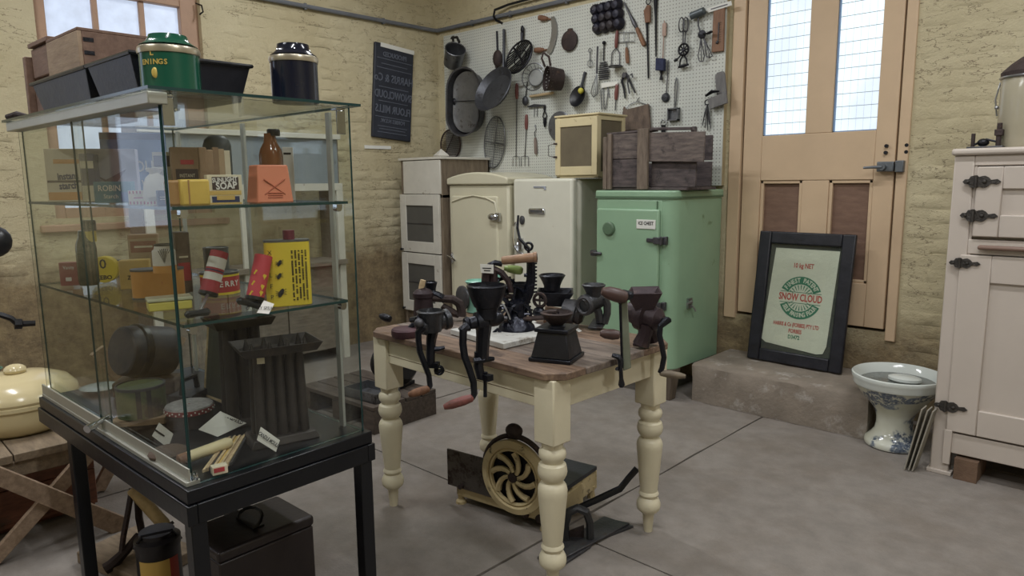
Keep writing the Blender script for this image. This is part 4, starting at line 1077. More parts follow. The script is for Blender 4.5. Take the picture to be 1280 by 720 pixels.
h = Hang('thermometer', 'brown wooden thermometer board hung below the paper strip', 'thermometer', 899, 12)
th = h.b(poly(h, [(893, 12), (907, 9.5), (905.5, 64), (890.5, 66)], .006, .016), 'board', MW('orange_brown_board', (122, 84, 60), (146, 106, 78), (12, 12, 3)), bevel=.004)
m = MB(); m.tube(h.pts([(898.6, 28, .026), (897.4, 52, .026)]), .004); m.sph(h.p(896.5, 53, .026), .011); h.b(m, 'tube', IRON2)
m = MB()
for k in range(9):
    q = h.p(900.5-.04*k, 28+k*3, .0232); m.box(q, (.014, .001, .0025))
m.build('scale_mark', INK, th, W=True)['kind'] = 'stuff'
h = Hang('paper_strip', 'long white paper strip with faded writing above the thermometer', 'label', 899, 8)
pl = h.b(poly(h, [(883.5, 10.5), (914, 1), (915, 6.5), (885, 16)], .024, .0015), 'paper', WHITE)
q0, q1 = h.p(886, 12.4, .0262), h.p(912, 4.6, .0262); R = Matrix((q1-q0, V((0, 0, 1)), V((0, -1, 0)))).transposed()
R = axis((0, -1, 0)); an = math.atan2((q1-q0).z, (q1-q0).x)
MB().tube([q0+(q1-q0)*.1, q0+(q1-q0)*.9], .004, 4, flat=.3).build('faded_line', IRON2, pl, W=True)

h = Hang('mandolin_board', 'grey wooden slicer board with a cross piece hung beside the door', 'slicer', 901, 92)
GB = MW('grey_slicer_wood', (96, 94, 94), (124, 122, 120), (10, 10, 3), .7)
h.b(poly(h, [(895, 95), (897.5, 91), (904.5, 89), (907, 92), (909.5, 118), (897, 119)], .01, .016), 'board', GB, bevel=.003)
h.b(poly(h, [(886, 124), (909, 115), (910.5, 129), (888.5, 137)], .027, .02), 'cross_piece', GB, bevel=.003)
m = MB(); m.tube(h.pts([(882, 120, .04), (890, 114.5, .05), (899, 114, .05)]), [.008, .014, .005], 6); h.b(m, 'hook', IRON)
h = Hang('skewer_bunch', 'bunch of thin iron skewers hung from one ring beside the grey slicer board', 'skewers', 884, 127)
m = MB(); m.ring(h.p(884, 128, .03), .018, .004, RX, 12); h.b(m, 'ring', IRON)
for a, b in ((878, 157), (881.5, 160), (884.5, 163), (886.5, 156), (888.5, 161)):
    m = MB(); m.tube([h.p(884, 130, .028), h.p((884+a)/2, 142, .02+random.random()*.02), h.p(a, b, .012+random.random()*.015)], [.004, .005, .003], 5); h.b(m, 'skewer', IRON2)

h = Hang('nutcracker', 'pair of dark hinged nutcracker tongs with open legs', 'nutcracker', 783, 92)
for L_ in ([(780, 93), (777.5, 102), (780, 111), (781.5, 123)], [(782, 92), (786.5, 100), (794, 116)]):
    m = MB(); m.tube(h.pts(L_, .02), [.012, .01, .008, .006][:len(L_)] if len(L_) == 4 else [.012, .009, .006], 6); h.b(m, 'leg', IRON)
m = MB(); m.lathe([(.02, -.005), (.02, .012)], h.p(781, 94, .02), RX, 10); h.b(m, 'pivot', IRON2)
h = Hang('nutcracker', 'small dark hinged cracker hung close to the open legged tongs', 'nutcracker', 787, 93)
for L_ in ([(786, 94), (784.5, 104), (787, 117)], [(788, 94), (790, 92), (791, 97)]):
    m = MB(); m.tube(h.pts(L_, .035), .006, 6); h.b(m, 'leg', IRON2)
fork('carving_fork', 'short fork with dark red handle hung beside the wire tongs', (771, 103), (771.5, 104), (769.8, 125), (769, 138), 0, REDH, .004)
h = Hang('wire_tongs', 'bent wire tongs hung below the printed label strip', 'tongs', 756, 109)
m = MB(); m.tube(h.pts([(752, 137), (751, 113), (754, 110), (755, 137)]), .004); m.tube(h.pts([(757, 137), (760.5, 112), (759, 109), (762, 122)]), .004); h.b(m, 'wire', WIREG)
h = Hang('paper_label', 'small white printed label strip below the spiral whisk', 'label', 762, 106)
pl = h.b(poly(h, [(751.5, 104), (772, 102), (772, 106.5), (752, 110)], .02, .0015), 'paper', WHITE)

h = Hang('wooden_scraper', 'worn brown wooden board on a wire hanger above the crate', 'board', 797, 128)
h.b(poly(h, [(781, 133), (785, 137), (812, 130), (815, 167), (780, 167), (777, 160)], .012, .02), 'board', MW('scorched_board', (84, 70, 60), (124, 104, 88), (8, 8, 3), .8), bevel=.004)
m = MB(); m.tube(h.pts([(782, 136, .03), (788, 130), (797, 127), (806, 130), (812, 132, .03)]), .0035); m.tube(h.pts([(797, 127), (797, 124), (799, 122.5)]), .0035); h.b(m, 'wire_hanger', WIREG)
h = Hang('bottle_opener', 'black leather strap with a steel ring hung just above the crate', 'strap', 829, 153)
m = MB(); m.ring(h.p(829.5, 154, .014), .024, .004, RX, 16); h.b(m, 'ring', STEEL)
h.b(poly(h, [(827, 156), (832, 156), (832, 170), (827, 170)], .012, .006), 'strap', BLACK)

# ---- on the wall beside the window: printing block and paper label
sg = thing('printing_block', 'dark blue black printing block with raised mirrored lettering on the wall between window and corner', 'printing block', (LX, 4.182, 2.335), R=RZ(PI/2) @ Matrix.Rotation(.085, 3, 'Y'))
PBK = M('printing_block_rubber', (46, 50, 62), .55, .1, .2, 10, .2, 80)
MB().box((0, -.018, 0), (.445, .034, .86)).build('block', PBK, sg, bevel=.008)
PBL = M('raised_letter_rubber', (98, 104, 118), .5, .1, .15, 14, .15)
for s, z, sz, sx in (('PRODUCED', .335, .06, .85), ('HARRIS & Co', .12, .1, .78), ('SNOWCLOUD', -.03, .1, .66), ('FLOUR MILLS', -.165, .1, .7), ('FORBES N.S.W.', -.27, .05, .85)):
    text(s, sz, PBL, sg, at((0, -.0355, z), RX), .004, mirror=True, sx=sx, bold=.001)
m = MB()
for z, w in ((.295, .4), (.21, .4), (.04, .34), (-.09, .34), (-.235, .4), (.25, .3), (-.32, .34), (-.345, .3), (-.375, .34)): m.box((0, -.036, z), (w, .004, .006))
m.build('raised_rule', PBL, sg)
MB().box((.03, -.037, .415), (.39, .002, .038)).build('paper_strip', WHITE, sg)
m = MB(); m.box((0, 0, 0), (.3, .003, .03)); o = m.build('wall_label', WHITE, loc=V((LX+.012, 3.995, 1.83)), rz=PI/2)
tag(o, 'narrow white paper label stuck to the wall below the dark printing block', 'label')

# ================================================================== the table and the hand mills on it
TZ = .842
TC = V((-2.074, 2.163, 0)); TYAW = -.021
TPAINT = M('cream_table_paint', (216, 206, 174), .4, 0, .06, 4, .1, 40, (112, 84, 56), .735, 26)
TOPW = MW('worn_table_top', (84, 72, 66), (142, 126, 112), (2, 16, 14), .55, (150, 138, 132), .66, 5, 3, .3)
TOPE = MW('worn_table_top_warm', (92, 70, 56), (146, 118, 94), (2, 16, 14), .55, (74, 56, 48), .6, 6, 3, .3)
tb = thing('kitchen_table', 'cream painted farmhouse table with turned legs and bare plank top holding the hand mills', 'table', TC, TYAW)
wx, wy, th = 1.151/2, .754/2, .027
ys = [-wy, -.21, -.035, .15, wy]
for i in range(4):
    a, b = ys[i]+.0015, ys[i+1]-.0015; c = .06
    if i == 0: P = [(-wx+c, a), (wx-c, a), (wx, a+c), (wx, b), (-wx, b), (-wx, a+c)]
    elif i == 3: P = [(-wx, a), (wx, a), (wx, b-c), (wx-c, b), (-wx+c, b), (-wx, b-c)]
    else: P = [(-wx, a), (wx, a), (wx, b), (-wx, b)]
    m = MB(); m.prism(P, th+(-.001 if i % 2 else 0), (0, 0, TZ-th)); m.build('plank', TOPE if i in (0, 3) else TOPW, tb, bevel=.004)
lx, ly, bl = .5005, .309, .095
zb = .575
prof = [(y, r) for y, r in ((220, 40), (240, 36), (250, 45), (262, 47), (275, 45), (285, 37), (292, 36), (300, 46), (312, 49), (325, 50.5), (338, 48), (350, 42), (357, 34), (362, 34), (368, 42), (378, 48), (392, 51), (410, 50), (500, 42), (580, 35), (590, 34), (596, 38), (603, 40), (610, 37), (616, 33), (624, 40), (640, 47), (655, 47.5), (668, 45), (680, 33), (685, 27), (692, 23), (766, 17))]
for sx in (-1, 1):
    for sy in (-1, 1):
        m = MB(); m.box((sx*lx, sy*ly, (zb+TZ-th)/2), (bl, bl, TZ-th-zb))
        leg = m.build('leg', TPAINT, tb, bevel=.005)
        m = MB(); pr = [(r*.00108, zb-(y-220)*zb/546) for y, r in prof][::-1]
        pr[0] = (pr[0][0], 0); pr[-1] = (.042, zb+.002)
        m.lathe(pr, (sx*lx, sy*ly, 0), I3, 20); m.build('turned_shaft', TPAINT, leg)
for sy in (-1, 1):
    MB().span((-lx+bl/2, sy*(ly+.03), .70), (lx-bl/2, sy*(ly+.01), TZ-th)).build('apron', TPAINT, tb, bevel=.003)
for sx in (-1, 1):
    MB().span((sx*(lx+.03), -ly+bl/2, .70), (sx*(lx+.01), ly-bl/2, TZ-th)).build('apron', TPAINT, tb, bevel=.003)
MB().span((-lx+bl/2, -ly-.0305, .735), (lx-bl/2, -ly-.029, .738)).build('apron_joint', M('joint_line', (110, 90, 60), .8, 0, .1, 5, 0), tb)

class Mill:
    def __init__(s, name, label, cat, px, py, z=TZ+.001, P=None):
        P = V(P) if P is not None else onz(px, py, z)
        s.f = Facing(P); s.P = P
        s.o = thing(name, label, cat, P, math.atan2(s.f.x.y, s.f.x.x)); s.s = s.f.s
    def p(s, x, y, d=0): return s.f(x, y, d)
    def pts(s, L, d=0): return [s.f(q[0], q[1], q[2] if len(q) > 2 else d) for q in L]
    def b(s, m, name, mat, par=None, **k): return m.build(name, mat, par or s.o, W=True, **k)
    def tube(s, name, L, r, mat, d=0, n=8, **k):
        return s.b(MB().tube(s.pts(L, d), r, n, **k), name, mat)
    def turned(s, name, cx, prof, mat, d=0, n=24):
        """hollow-looking upright lathe from px profile"""
        return s.b(MB().lpx(s.f, cx, prof, n, d), name, mat)
    def hopper(s, name, cx, prof, mat, d=0, n=28, wall=.006):
        c = s.f(cx, prof[0][1], d)
        pr = [(hw*s.s, s.f(cx, py, d).z-c.z) for hw, py in prof]
        inn = [(max(.002, r-wall), z+(wall if i == len(pr)-1 else 0)) for i, (r, z) in list(enumerate(pr))[::-1]]
        return s.b(MB().lathe(pr+[(pr[-1][0]+.002, pr[-1][1]+.003)]+[(r, z+.002) for r, z in inn[:-1]]+[(.002, pr[0][1]+.02)], c, I3, n, cap=False), name, mat)
    def handle(s, name, a, b, r, mat):
        return s.b(MB().rod(s.p(*a), s.p(*b), [(0, .45*r), (.06, .8*r), (.35, r), (.75, .9*r), (.94, .62*r), (1, .5*r)], 12), name, mat)
# grey-green mincer metal
MINC = M('tinned_mincer_iron', (70, 72, 76), .36, .6, .3, 12, .3, 80, (58, 48, 44), .6, 14)
MINCD = M('dark_mincer_iron', (38, 40, 48), .3, .6, .3, 12, .3, 80, (64, 56, 56), .66, 14)
PURP = M('brown_purple_paint_iron', (58, 44, 48), .45, .4, .25, 10, .2, 70, (84, 66, 62), .6, 12)
CARD = WHITE

# (1) meat mincer clamped at the front edge with a long crank
q = Mill('meat_mincer', 'grey meat mincer clamped to the table edge, its crank ending in a brown wooden handle', 'mincer', 540, 437)
q.hopper('hopper', 539, [(13, 414), (14.5, 405), (16, 395), (17.5, 390)], MINC)
q.b(MB().rod(q.p(526, 408, -.02), q.p(562, 400, .04), [(0, .03), (.1, .036), (.2, .03), (.35, .034), (.75, .034), (.8, .042), (.95, .042), (1, .03)], 16), 'barrel', MINC)
m = MB(); m.tube(q.pts([(541, 412), (539, 425), (538, 440), (538, 455)], -.0), [.024, .02, .018, .018], 8); m.box(q.p(541, 456, -.0), (.05, .035, .02), RZ(.6)); m.tube(q.pts([(542, 436, -.0), (548, 436), (556, 434)]), [.012, .01, .006], 6)
q.b(m, 'clamp', MINCD)
m = MB(); m.tube(q.pts([(546, 452), (546.5, 463)]), .007); m.ring(q.p(549, 463), .016, .006, q.f.R @ RX, 14); m.tube(q.pts([(543, 466), (548, 465), (553, 461)]), .007); q.b(m, 'thumb_screw', MINCD)
cr = q.tube('crank', [(529, 405, -.05), (523, 413, -.05), (523.5, 424, -.05), (525, 436, -.05), (531, 452, -.05), (536, 465, -.05), (537.5, 478, -.05), (535, 482, -.055)], [.016, .013, .012, .012, .0115, .011, .011, .009], MINCD)
q.handle('handle', (537, 480.5, -.055), (511, 488, -.06), .017, WOODH)
q.b(MB().sph(q.p(524, 401, -.05), .02), 'wing_nut', IRON2)
q.tube('drip_lip', [(514, 400, -.0), (521, 398, -.02), (528, 404, -.03), (523, 409, -.05)], [.012, .016, .014, .01], MINCD)

# (2) dark red round plate grinder at the table's corner
q = Mill('round_press', 'low round dark red iron press plate lying at the corner of the table top', 'press', 508, 420)
m = MB(); m.lpx(q.f, 508, [(17, 421), (18.5, 418), (18.5, 412), (17, 410), (6, 409), (1, 408.5)], 28); q.b(m, 'plate', M('oxblood_iron', (78, 50, 56), .5, .3, .25, 12, .2, 60))
q.tube('arm', [(512, 411), (520, 402), (530, 399)], .012, MINCD)
q.handle('wooden_lug', (488, 405, .1), (474, 402, .14), .018, IRON)

# (3) coffee mill with wooden knob and curved iron arm behind it
q = Mill('coffee_mill', 'old rusty coffee mill with domed top and a pale wooden peg behind the round press', 'mill', 531, 402, P=onz(531, 402.5, TZ+.001))
q.turned('body', 530, [(13, 402), (12, 380), (11.5, 372), (13, 371), (13, 366), (9, 362), (3.5, 360), (1, 359.5)], PURP)
q.b(MB().rod(q.p(526, 362), q.p(529, 350), [(0, .012), (.5, .014), (1, .013)], 8), 'peg', PALEW)
q.hopper('hopper', 539, [(6, 368), (6.5, 362), (8, 356)], MINCD, .06)
q.tube('arm', [(534, 372), (548, 373), (566, 374), (574, 379), (577, 388), (576, 395)], [.018, .018, .02, .022, .022, .026], RUST)
q.tube('gear_lug', [(540, 366), (546, 368), (552, 372), (556, 377)], [.012, .016, .02, .012], MINCD)
q.tube('bracket', [(553, 382), (558, 386), (566, 391), (574, 394)], [.014, .018, .02, .014], RUST)

# (4) large hopper grain mill on the front edge
q = Mill('grain_mill', 'tall black grain mill with wide funnel hopper and crank ending in a red wooden handle', 'mill', 604, 454)
q.hopper('funnel', 609, [(12, 398), (12.5, 390), (14.5, 384), (16.5, 383), (19, 377), (22, 369), (24.5, 360), (25, 358)], MINCD)
q.b(MB().rod(q.p(581, 404, -.02), q.p(628, 398, .03), [(0, .022), (.08, .028), (.12, .022), (.28, .024), (.3, .036), (.55, .038), (.6, .028), (.85, .03), (1, .02)], 14), 'barrel', MINCD)
m = MB(); m.tube(q.pts([(605, 404), (604, 420), (603, 438), (603, 448)], 0), [.03, .026, .024, .024], 8); m.tube(q.pts([(599, 440, 0), (598, 458, 0), (601, 472, 0)]), [.018, .018, .016], 8); m.box(q.p(606, 471, 0), (.06, .03, .022)); m.tube(q.pts([(592, 449, -.02), (604, 448, -.01), (617, 450, .02)]), [.01, .014, .008], 6)
q.b(m, 'clamp', MINCD)
q.tube('thumb_screw', [(606.5, 465, 0), (606.5, 480, 0), (606.5, 496, 0)], [.009, .007, .007], MINCD)
q.tube('crank', [(585, 405, -.05), (579.5, 408, -.06), (579, 425, -.06), (581, 440, -.06), (587, 456, -.06), (592, 472, -.06), (593, 486, -.06), (590, 492, -.065)], [.018, .015, .014, .014, .0135, .013, .012, .01], MINCD)
q.handle('handle', (592, 490, -.065), (556, 501, -.075), .018, REDH)
q.tube('adjusting_lever', [(574, 410, -.03), (582, 404, -.03), (600, 402, 0), (622, 399, .02), (634, 400, .03)], [.006, .01, .012, .012, .008], IRON2)

# (5) white painted board with the clamped peeler on it
bp = [onz(x, y, TZ+.001) for x, y in ((563, 418), (629, 437), (705, 419), (640, 403))]
cen = (bp[0]+bp[2])/2
wb_ = thing('mounting_board', 'white painted thick wooden board carrying the black peeler on the table', 'board', cen, TYAW)
WB = M('white_painted_board', (196, 196, 190), .55, 0, .1, 6, .15, 40, (120, 108, 92), .64, 7)
m = MB(); m.slab(bp[::-1], (0, 0, .024)); m.build('board', WB, wb_, W=True, bevel=.003)
m = MB(); m.slab([p+V((0, 0, .0005)) for p in bp[::-1]], (0, 0, .006)); 
BZ = TZ+.026
q = Mill('apple_peeler', 'black cast iron apple peeler with tall curved arm and geared wheels on the white board', 'peeler', 0, 0, P=onz(640, 411, BZ))
MB_ = M('glossy_black_iron', (28, 31, 44), .24, .5, .3, 14, .25, 70, (66, 70, 84), .66, 14)
q.turned('base', 646, [(24, 411), (22, 406), (15, 399), (11, 392), (10, 384), (12, 378), (6, 374)], MB_)
q.tube('curved_arm', [(645, 392, .02), (655, 380, .03), (661, 368, .03), (664, 350, .03), (664, 335, .03), (663.5, 322, .03)], [.024, .024, .023, .021, .02, .018], MB_)
m = MB()
for k in range(10): m.box(q.p(667.5, 326+k*4.5, .03), (.012, .03, .007))
q.b(m, 'rack_teeth', MB_)
q.tube('cross_lug', [(655, 345, .03), (663, 345, .03), (668, 344, .03)], [.008, .01, .01], MB_)
q.tube('chain_hook', [(661, 318, .03), (661, 311, .03), (656, 306, .03), (650, 300, .04), (647, 286, .05), (648, 270, .06)], [.006, .007, .007, .006, .006, .005], MINCD)
m = MB(); m.ring(q.p(661, 309, .03), .016, .006, q.f.R @ RX, 16); q.b(m, 'eye', MINCD)
m = MB(); m.tube(q.pts([(607, 357, .0), (608, 343, 0), (611, 337, 0)]), [.02, .02, .02], 8); m.tube(q.pts([(617, 357, .0), (617, 343, 0), (613, 335, 0)]), [.018, .018, .02], 8); q.b(m, 'post', PURP)
q.tube('crank_neck', [(611, 337, -.01), (613, 331, -.01), (619, 328, -.01), (628, 330, -.01)], [.016, .014, .012, .012], MINCD)
hw_ = q.b(MB().rod(q.p(627, 325.5, -.01), q.p(671, 320.5, -.02), [(0, .014), (.04, .018), (.9, .0205), (.92, .023), (1, .0235)], 14), 'crank_handle', MW('varnished_handle', (132, 96, 68), (168, 130, 98), (6, 6, 6), .4))
q.b(MB().rod(q.p(670.5, 320.5, -.02), q.p(671.6, 320.4, -.02), [(0, .0165), (1, .014)], 14), 'end_cap', RUST, hw_)
q.tube('brown_arm', [(617, 336, .0), (627, 341, 0), (635, 351, 0), (639, 365, 0)], [.014, .014, .013, .012], PURP)
gh = q.b(MB().rod(q.p(630, 337, .05), q.p(654, 340.5, .05), [(0, .01), (.15, .012), (.2, .016), (.7, .02), (.9, .018), (1, .01)], 12), 'green_handle', M('lime_green_handle', (150, 178, 96), .4, 0, .08, 6, .05))
gh['label'] = 'lime green wooden handle'
for x, y, r, d in ((631, 366, .06, .02), (640, 380, .075, .0), (622, 384, .05, -.04), (650, 392, .05, -.03)):
    R = axis(q.f.R @ V((.45, -1, .15))); c = q.p(x, y, d)
    m = MB(); m.ring(c, r, .008, R, 22); m.lathe([(.016, -.012), (.016, .012)], c, R, 10)
    for k in range(5): a = 2*PI*k/5; m.tube([c, c+R@V((r*math.cos(a), r*math.sin(a), 0))], .006, 4)
    for k in range(22): a = 2*PI*k/22; m.box(c+R@V(((r+.008)*math.cos(a), (r+.008)*math.sin(a), 0)), (.007, .007, .012), R @ RZ(a))
    q.b(m, 'gear_wheel', MB_)
q.tube('shaft', [(600, 372, .02), (625, 370, .02), (642, 372, .02)], .012, RUST)
q.tube('feed_bar', [(620, 400, -.03), (655, 397, -.03), (700, 394, -.03)], [.01, .01, .012], RUST)
q.hopper('cup', 651, [(9, 378), (10, 366), (12, 358)], MINCD, .06)
q.tube('spring_wire', [(622, 380, -.06), (630, 378, -.06), (635, 388, -.06), (638, 396, -.06)], .004, STEEL)
for x, y in ((583, 414), (622, 417), (648, 414)):
    m = MB(); m.tube(q.pts([(x-5, y-4), (x, y-9), (x+4, y-4)], -.03 if x < 600 else -.06), .008, 6); q.b(m, 'foot_clip', MB_)
lc = Mill('price_card', 'small white card standing against the brown post of the peeler', 'card', 0, 0, P=q.p(609, 337, -.035))
lc.b(MB().slab(lc.pts([(600, 330), (617, 331), (617, 342), (601, 341)]), lc.f.n*.003), 'card', CARD)
m = MB()
for y, a, b in ((334.5, 603, 614), (337.5, 605, 613)): m.slab(lc.pts([(a, y), (b, y+.4), (b, y+1.6), (a, y+1.2)], -.0012), lc.f.n*.001)
lc.b(m, 'printed_line', INK)['kind'] = 'stuff'

# (6) green enamel lined mincer at the back
q = Mill('green_mincer', 'pale turquoise enamelled mincer half hidden behind the tall black grain mill', 'mincer', 594, 392, P=onz(596, 390, TZ+.001))
TQ = M('turquoise_enamel', (128, 190, 168), .35, 0, .06, 5, .03)
q.hopper('funnel', 597, [(9, 364), (10, 359), (14, 354), (15, 352)], TQ)
q.turned('body', 595, [(12, 389), (11, 384), (12, 378), (13, 366), (10, 362)], TQ)
q.b(MB().rod(q.p(576, 372, -.01), q.p(580, 372, 0), [(0, .05), (.3, .062), (.8, .062), (1, .05)], 16), 'grey_disc', IRON2)
q.tube('stalk', [(605, 368), (622, 352), (626, 340)], [.014, .012, .014], TQ)

# (7) boat shaped cast mill with wooden drawer block
q = Mill('boat_mill', 'black mill with boat shaped trough and flared cup on a brown wooden block', 'mill', 703, 403, P=onz(700, 406.5, TZ+.001))
q.b(MB().slab(q.pts([(679, 404), (709, 406), (709, 391), (681, 386)]), q.f.n*.1), 'wooden_block', MW('brown_block', (96, 68, 48), (136, 100, 72), (4, 14, 14)), bevel=.004)
m = MB()
T0 = q.pts([(670, 365, -.02), (717, 366.5, -.02), (717, 363, .08), (672, 362.5, .08)]); B0 = q.pts([(684, 383, .0), (706, 384, .0), (706, 384, .06), (684, 383, .06)])
T1 = [p*.0+p+V((0, 0, 0)) for p in T0]
ct = sum(T0, V())/4; inn = [ct+(p-ct)*.9 for p in T0]; inb = [p+V((0, 0, .01)) for p in B0]; cb2 = sum(inb, V())/4; inb = [cb2+(p-cb2)*.8 for p in inb]
vs = B0+T0+inn+inb; fs = [(3, 2, 1, 0)]
for k in range(3):
    for i in range(4): j = (i+1) % 4; fs.append((k*4+i, k*4+j, k*4+4+j, k*4+4+i))
fs.append((12, 13, 14, 15)); m.add(vs, fs); q.b(m, 'trough', MINCD, bevel=.004)
q.hopper('flared_cup', 690, [(10, 364), (10.5, 358), (13, 352), (16, 347), (16.5, 346)], MINCD, .03)
q.b(MB().rod(q.p(703, 386, -.01), q.p(730, 393, -.03), [(0, .05), (.4, .06), (.6, .06), (.62, .045), (.85, .05), (1, .03)], 16), 'motor_barrel', IRON2)
m = MB(); c = q.p(675, 373, -.05); R = axis(q.f.R @ V((-.5, -1, 0))); m.ring(c, .03, .008, R, 18)
for k in range(4): a = 2*PI*k/4; m.tube([c, c+R@V((.03*math.cos(a), .03*math.sin(a), 0))], .006, 4)
q.b(m, 'flywheel', RUST)
m = MB(); m.sph(q.p(674, 388, -.05), (.03, .03, .026)); m.tube(q.pts([(670, 392, -.05), (680, 384, -.05)]), .012); q.b(m, 'coupling', MINCD)

# (8) coffee grinder: tapered square box with bowl
q = Mill('coffee_grinder', 'black square tapered coffee grinder with an open bowl on top standing near the table corner', 'coffee grinder', 696, 457)
s_ = q.s; R4 = RZ(-.35) @ q.f.R
def qbox(z0, z1, w0, w1):
    c = q.P+q.f.n*.11
    return MB().box(c+V((0, 0, (z0+z1)/2)), (w1, w1, z1-z0), R4, bx=w0/w1, by=w0/w1)
q.b(qbox(0, .014, .165, .165), 'base', MINCD, bevel=.003)
q.b(qbox(.014, .108, .15, .112), 'box', M('black_enamel_box', (28, 29, 36), .4, .2, .2, 8, .1, 40, (52, 50, 56), .62, 9), bevel=.003)
q.b(qbox(.108, .122, .132, .13), 'top_plate', MINCD, bevel=.003)
q.hopper('bowl', 696, [(6, 415), (11, 411), (16.5, 406), (20, 401), (21, 399)], RUST, .11)
q.turned('neck', 696, [(13, 420), (12, 415), (8, 412)], MINCD, .11)
q.tube('bowl_bridge', [(676, 399, .11), (688, 397, .11), (697, 396, .09)], [.006, .009, .01], RUST)
q.b(MB().cyl(q.p(695, 404, .1), q.p(695, 396, .1), .012), 'spindle', MINCD)

# (9) grey mincer with arched foot at the back
q = Mill('arched_mincer', 'grey mincer on an arched foot standing by the far corner before the green chest', 'mincer', 745, 410)
q.hopper('hopper', 742, [(9, 374), (9.5, 366), (13, 359), (14.5, 357)], MINC)
q.b(MB().rod(q.p(728, 380, -.05), q.p(757, 374, .04), [(0, .03), (.1, .046), (.25, .046), (.27, .036), (.7, .036), (1, .02)], 16), 'barrel', MINC)
m = MB(); m.ring(q.p(731, 379.5, -.055), .036, .01, axis(q.f.R @ V((-.7, -1, 0))), 18); q.b(m, 'ring_nut', IRON2)
q.tube('foot_arch', [(743, 381), (748, 390), (750, 403)], [.022, .018, .018], MINC)
q.tube('foot_arch', [(755, 372), (759, 381), (759, 392), (755, 404)], [.02, .018, .017, .018], MINC)
q.b(MB().slab(q.pts([(735, 408.5, -.05), (752, 409.5, -.05), (760, 405, .06), (742, 403.5, .06)]), (0, 0, .01)), 'foot_plate', MINC, bevel=.002)

# (10) bean slicer with a long green column clamped on the edge
q = Mill('bean_slicer', 'upright bean slicer with long grey green column and brown handle at the table edge', 'slicer', 781, 451)
GCOL = M('grey_green_paint', (118, 124, 104), .5, .1, .12, 8, .15, 40, (70, 66, 58), .64, 10)
q.b(MB().slab(q.pts([(776.5, 372), (784, 374), (789, 460), (779, 464)]), q.f.n*.03), 'column', GCOL, bevel=.003)
q.b(MB().slab(q.pts([(773, 371), (777, 372), (779.5, 464), (776, 452)]), q.f.n*.035), 'black_rail', MINCD, bevel=.003)
q.tube('top_lug', [(772, 377, -.01), (782, 368, -.01), (790, 369, .0)], [.012, .022, .014], MINCD)
q.handle('handle', (784, 371, -.03), (753, 361, -.05), .026, M('dark_brown_handle', (78, 54, 48), .45, 0, .2, 10, .1))
m = MB(); m.tube(q.pts([(765, 443, -.01), (773, 445, -.01), (776, 450, -.01), (775, 463, -.01), (771, 459, -.02)]), [.008, .011, .012, .01, .008], 6); q.b(m, 'clamp', MINCD)
q.tube('clamp_screw', [(776, 463, .01), (776.5, 474, .01), (777, 482, .01), (777, 485, .01)], [.008, .008, .013, .008], MINCD)
q.handle('side_handle', (775, 416, -.04), (751, 413, -.05), .02, M('dark_brown_handle', (78, 54, 48)))

# (11) purple-brown mill with square hopper at the table's end
q = Mill('square_hopper_mill', 'purple brown mill with square flared hopper and long cranked handle at the table end', 'mill', 803, 434.5)
m = MB()
T0 = q.pts([(783, 365, -.05), (828, 364, -.05), (824, 361, .08), (788, 362, .08)]); B0 = q.pts([(796, 391, -.02), (815, 391, -.02), (814, 390, .04), (797, 390, .04)])
ct = sum(T0, V())/4; inn = [ct+(p-ct)*.92 for p in T0]; cb2 = sum(B0, V())/4; inb = [cb2+(p-cb2)*.7+V((0, 0, .01)) for p in B0]
vs = B0+T0+inn+inb; fs = [(3, 2, 1, 0)]
for k in range(3):
    for i in range(4): j = (i+1) % 4; fs.append((k*4+i, k*4+j, k*4+4+j, k*4+4+i))
fs.append((12, 13, 14, 15)); m.add(vs, fs); q.b(m, 'square_hopper', PURP, bevel=.003)
q.b(MB().rod(q.p(786, 392, .06), q.p(829, 400, -.02), [(0, .04), (.3, .05), (.32, .062), (.55, .066), (.6, .05), (.85, .045), (1, .02)], 18), 'barrel', PURP)
m = MB(); m.tube(q.pts([(808, 405), (806, 418), (801, 431)]), [.036, .028, .034], 10); m.tube(q.pts([(813, 405, .03), (814, 418, .04), (818, 428, .05)]), [.026, .024, .03], 10); m.slab(q.pts([(791, 431, -.02), (806, 433, -.02), (808, 430, .0), (794, 428, .02)]), (0, 0, .008)); q.b(m, 'foot', PURP)
q.tube('crank', [(828, 400, -.03), (834, 397, -.05), (825, 404, -.06), (824, 415, -.06), (827, 428, -.06), (829.5, 442, -.06), (827, 455, -.06), (824.5, 461, -.06)], [.014, .016, .012, .0115, .011, .011, .0105, .01], MINCD)
q.handle('handle', (824, 461, -.06), (856, 465.5, -.06), .015, MW('grey_brown_handle', (96, 84, 68), (126, 112, 92), (8, 8, 8)))
# (12) cards lying about
for i, (x, y, w, lab) in enumerate(((706, 400, 9, 'small white label card lying flat beside the wooden block of the boat mill'), (722, 413, 7, 'small white label card lying flat between the coffee grinder and the arched mincer'), (665, 402, 8, 'narrow white label card lying by the foot of the black peeler'))):
    p = [onz(a, b, TZ+.0005) for a, b in ((x-w*.6, y-1.5), (x+w*.2, y+2.6), (x+w*.75, y+1), (x-w*.05, y-3))]
    m = MB(); m.slab(p, (0, 0, .002)); o = m.build('label_card', CARD, W=True, loc=p[0]); tag(o, lab, 'card')

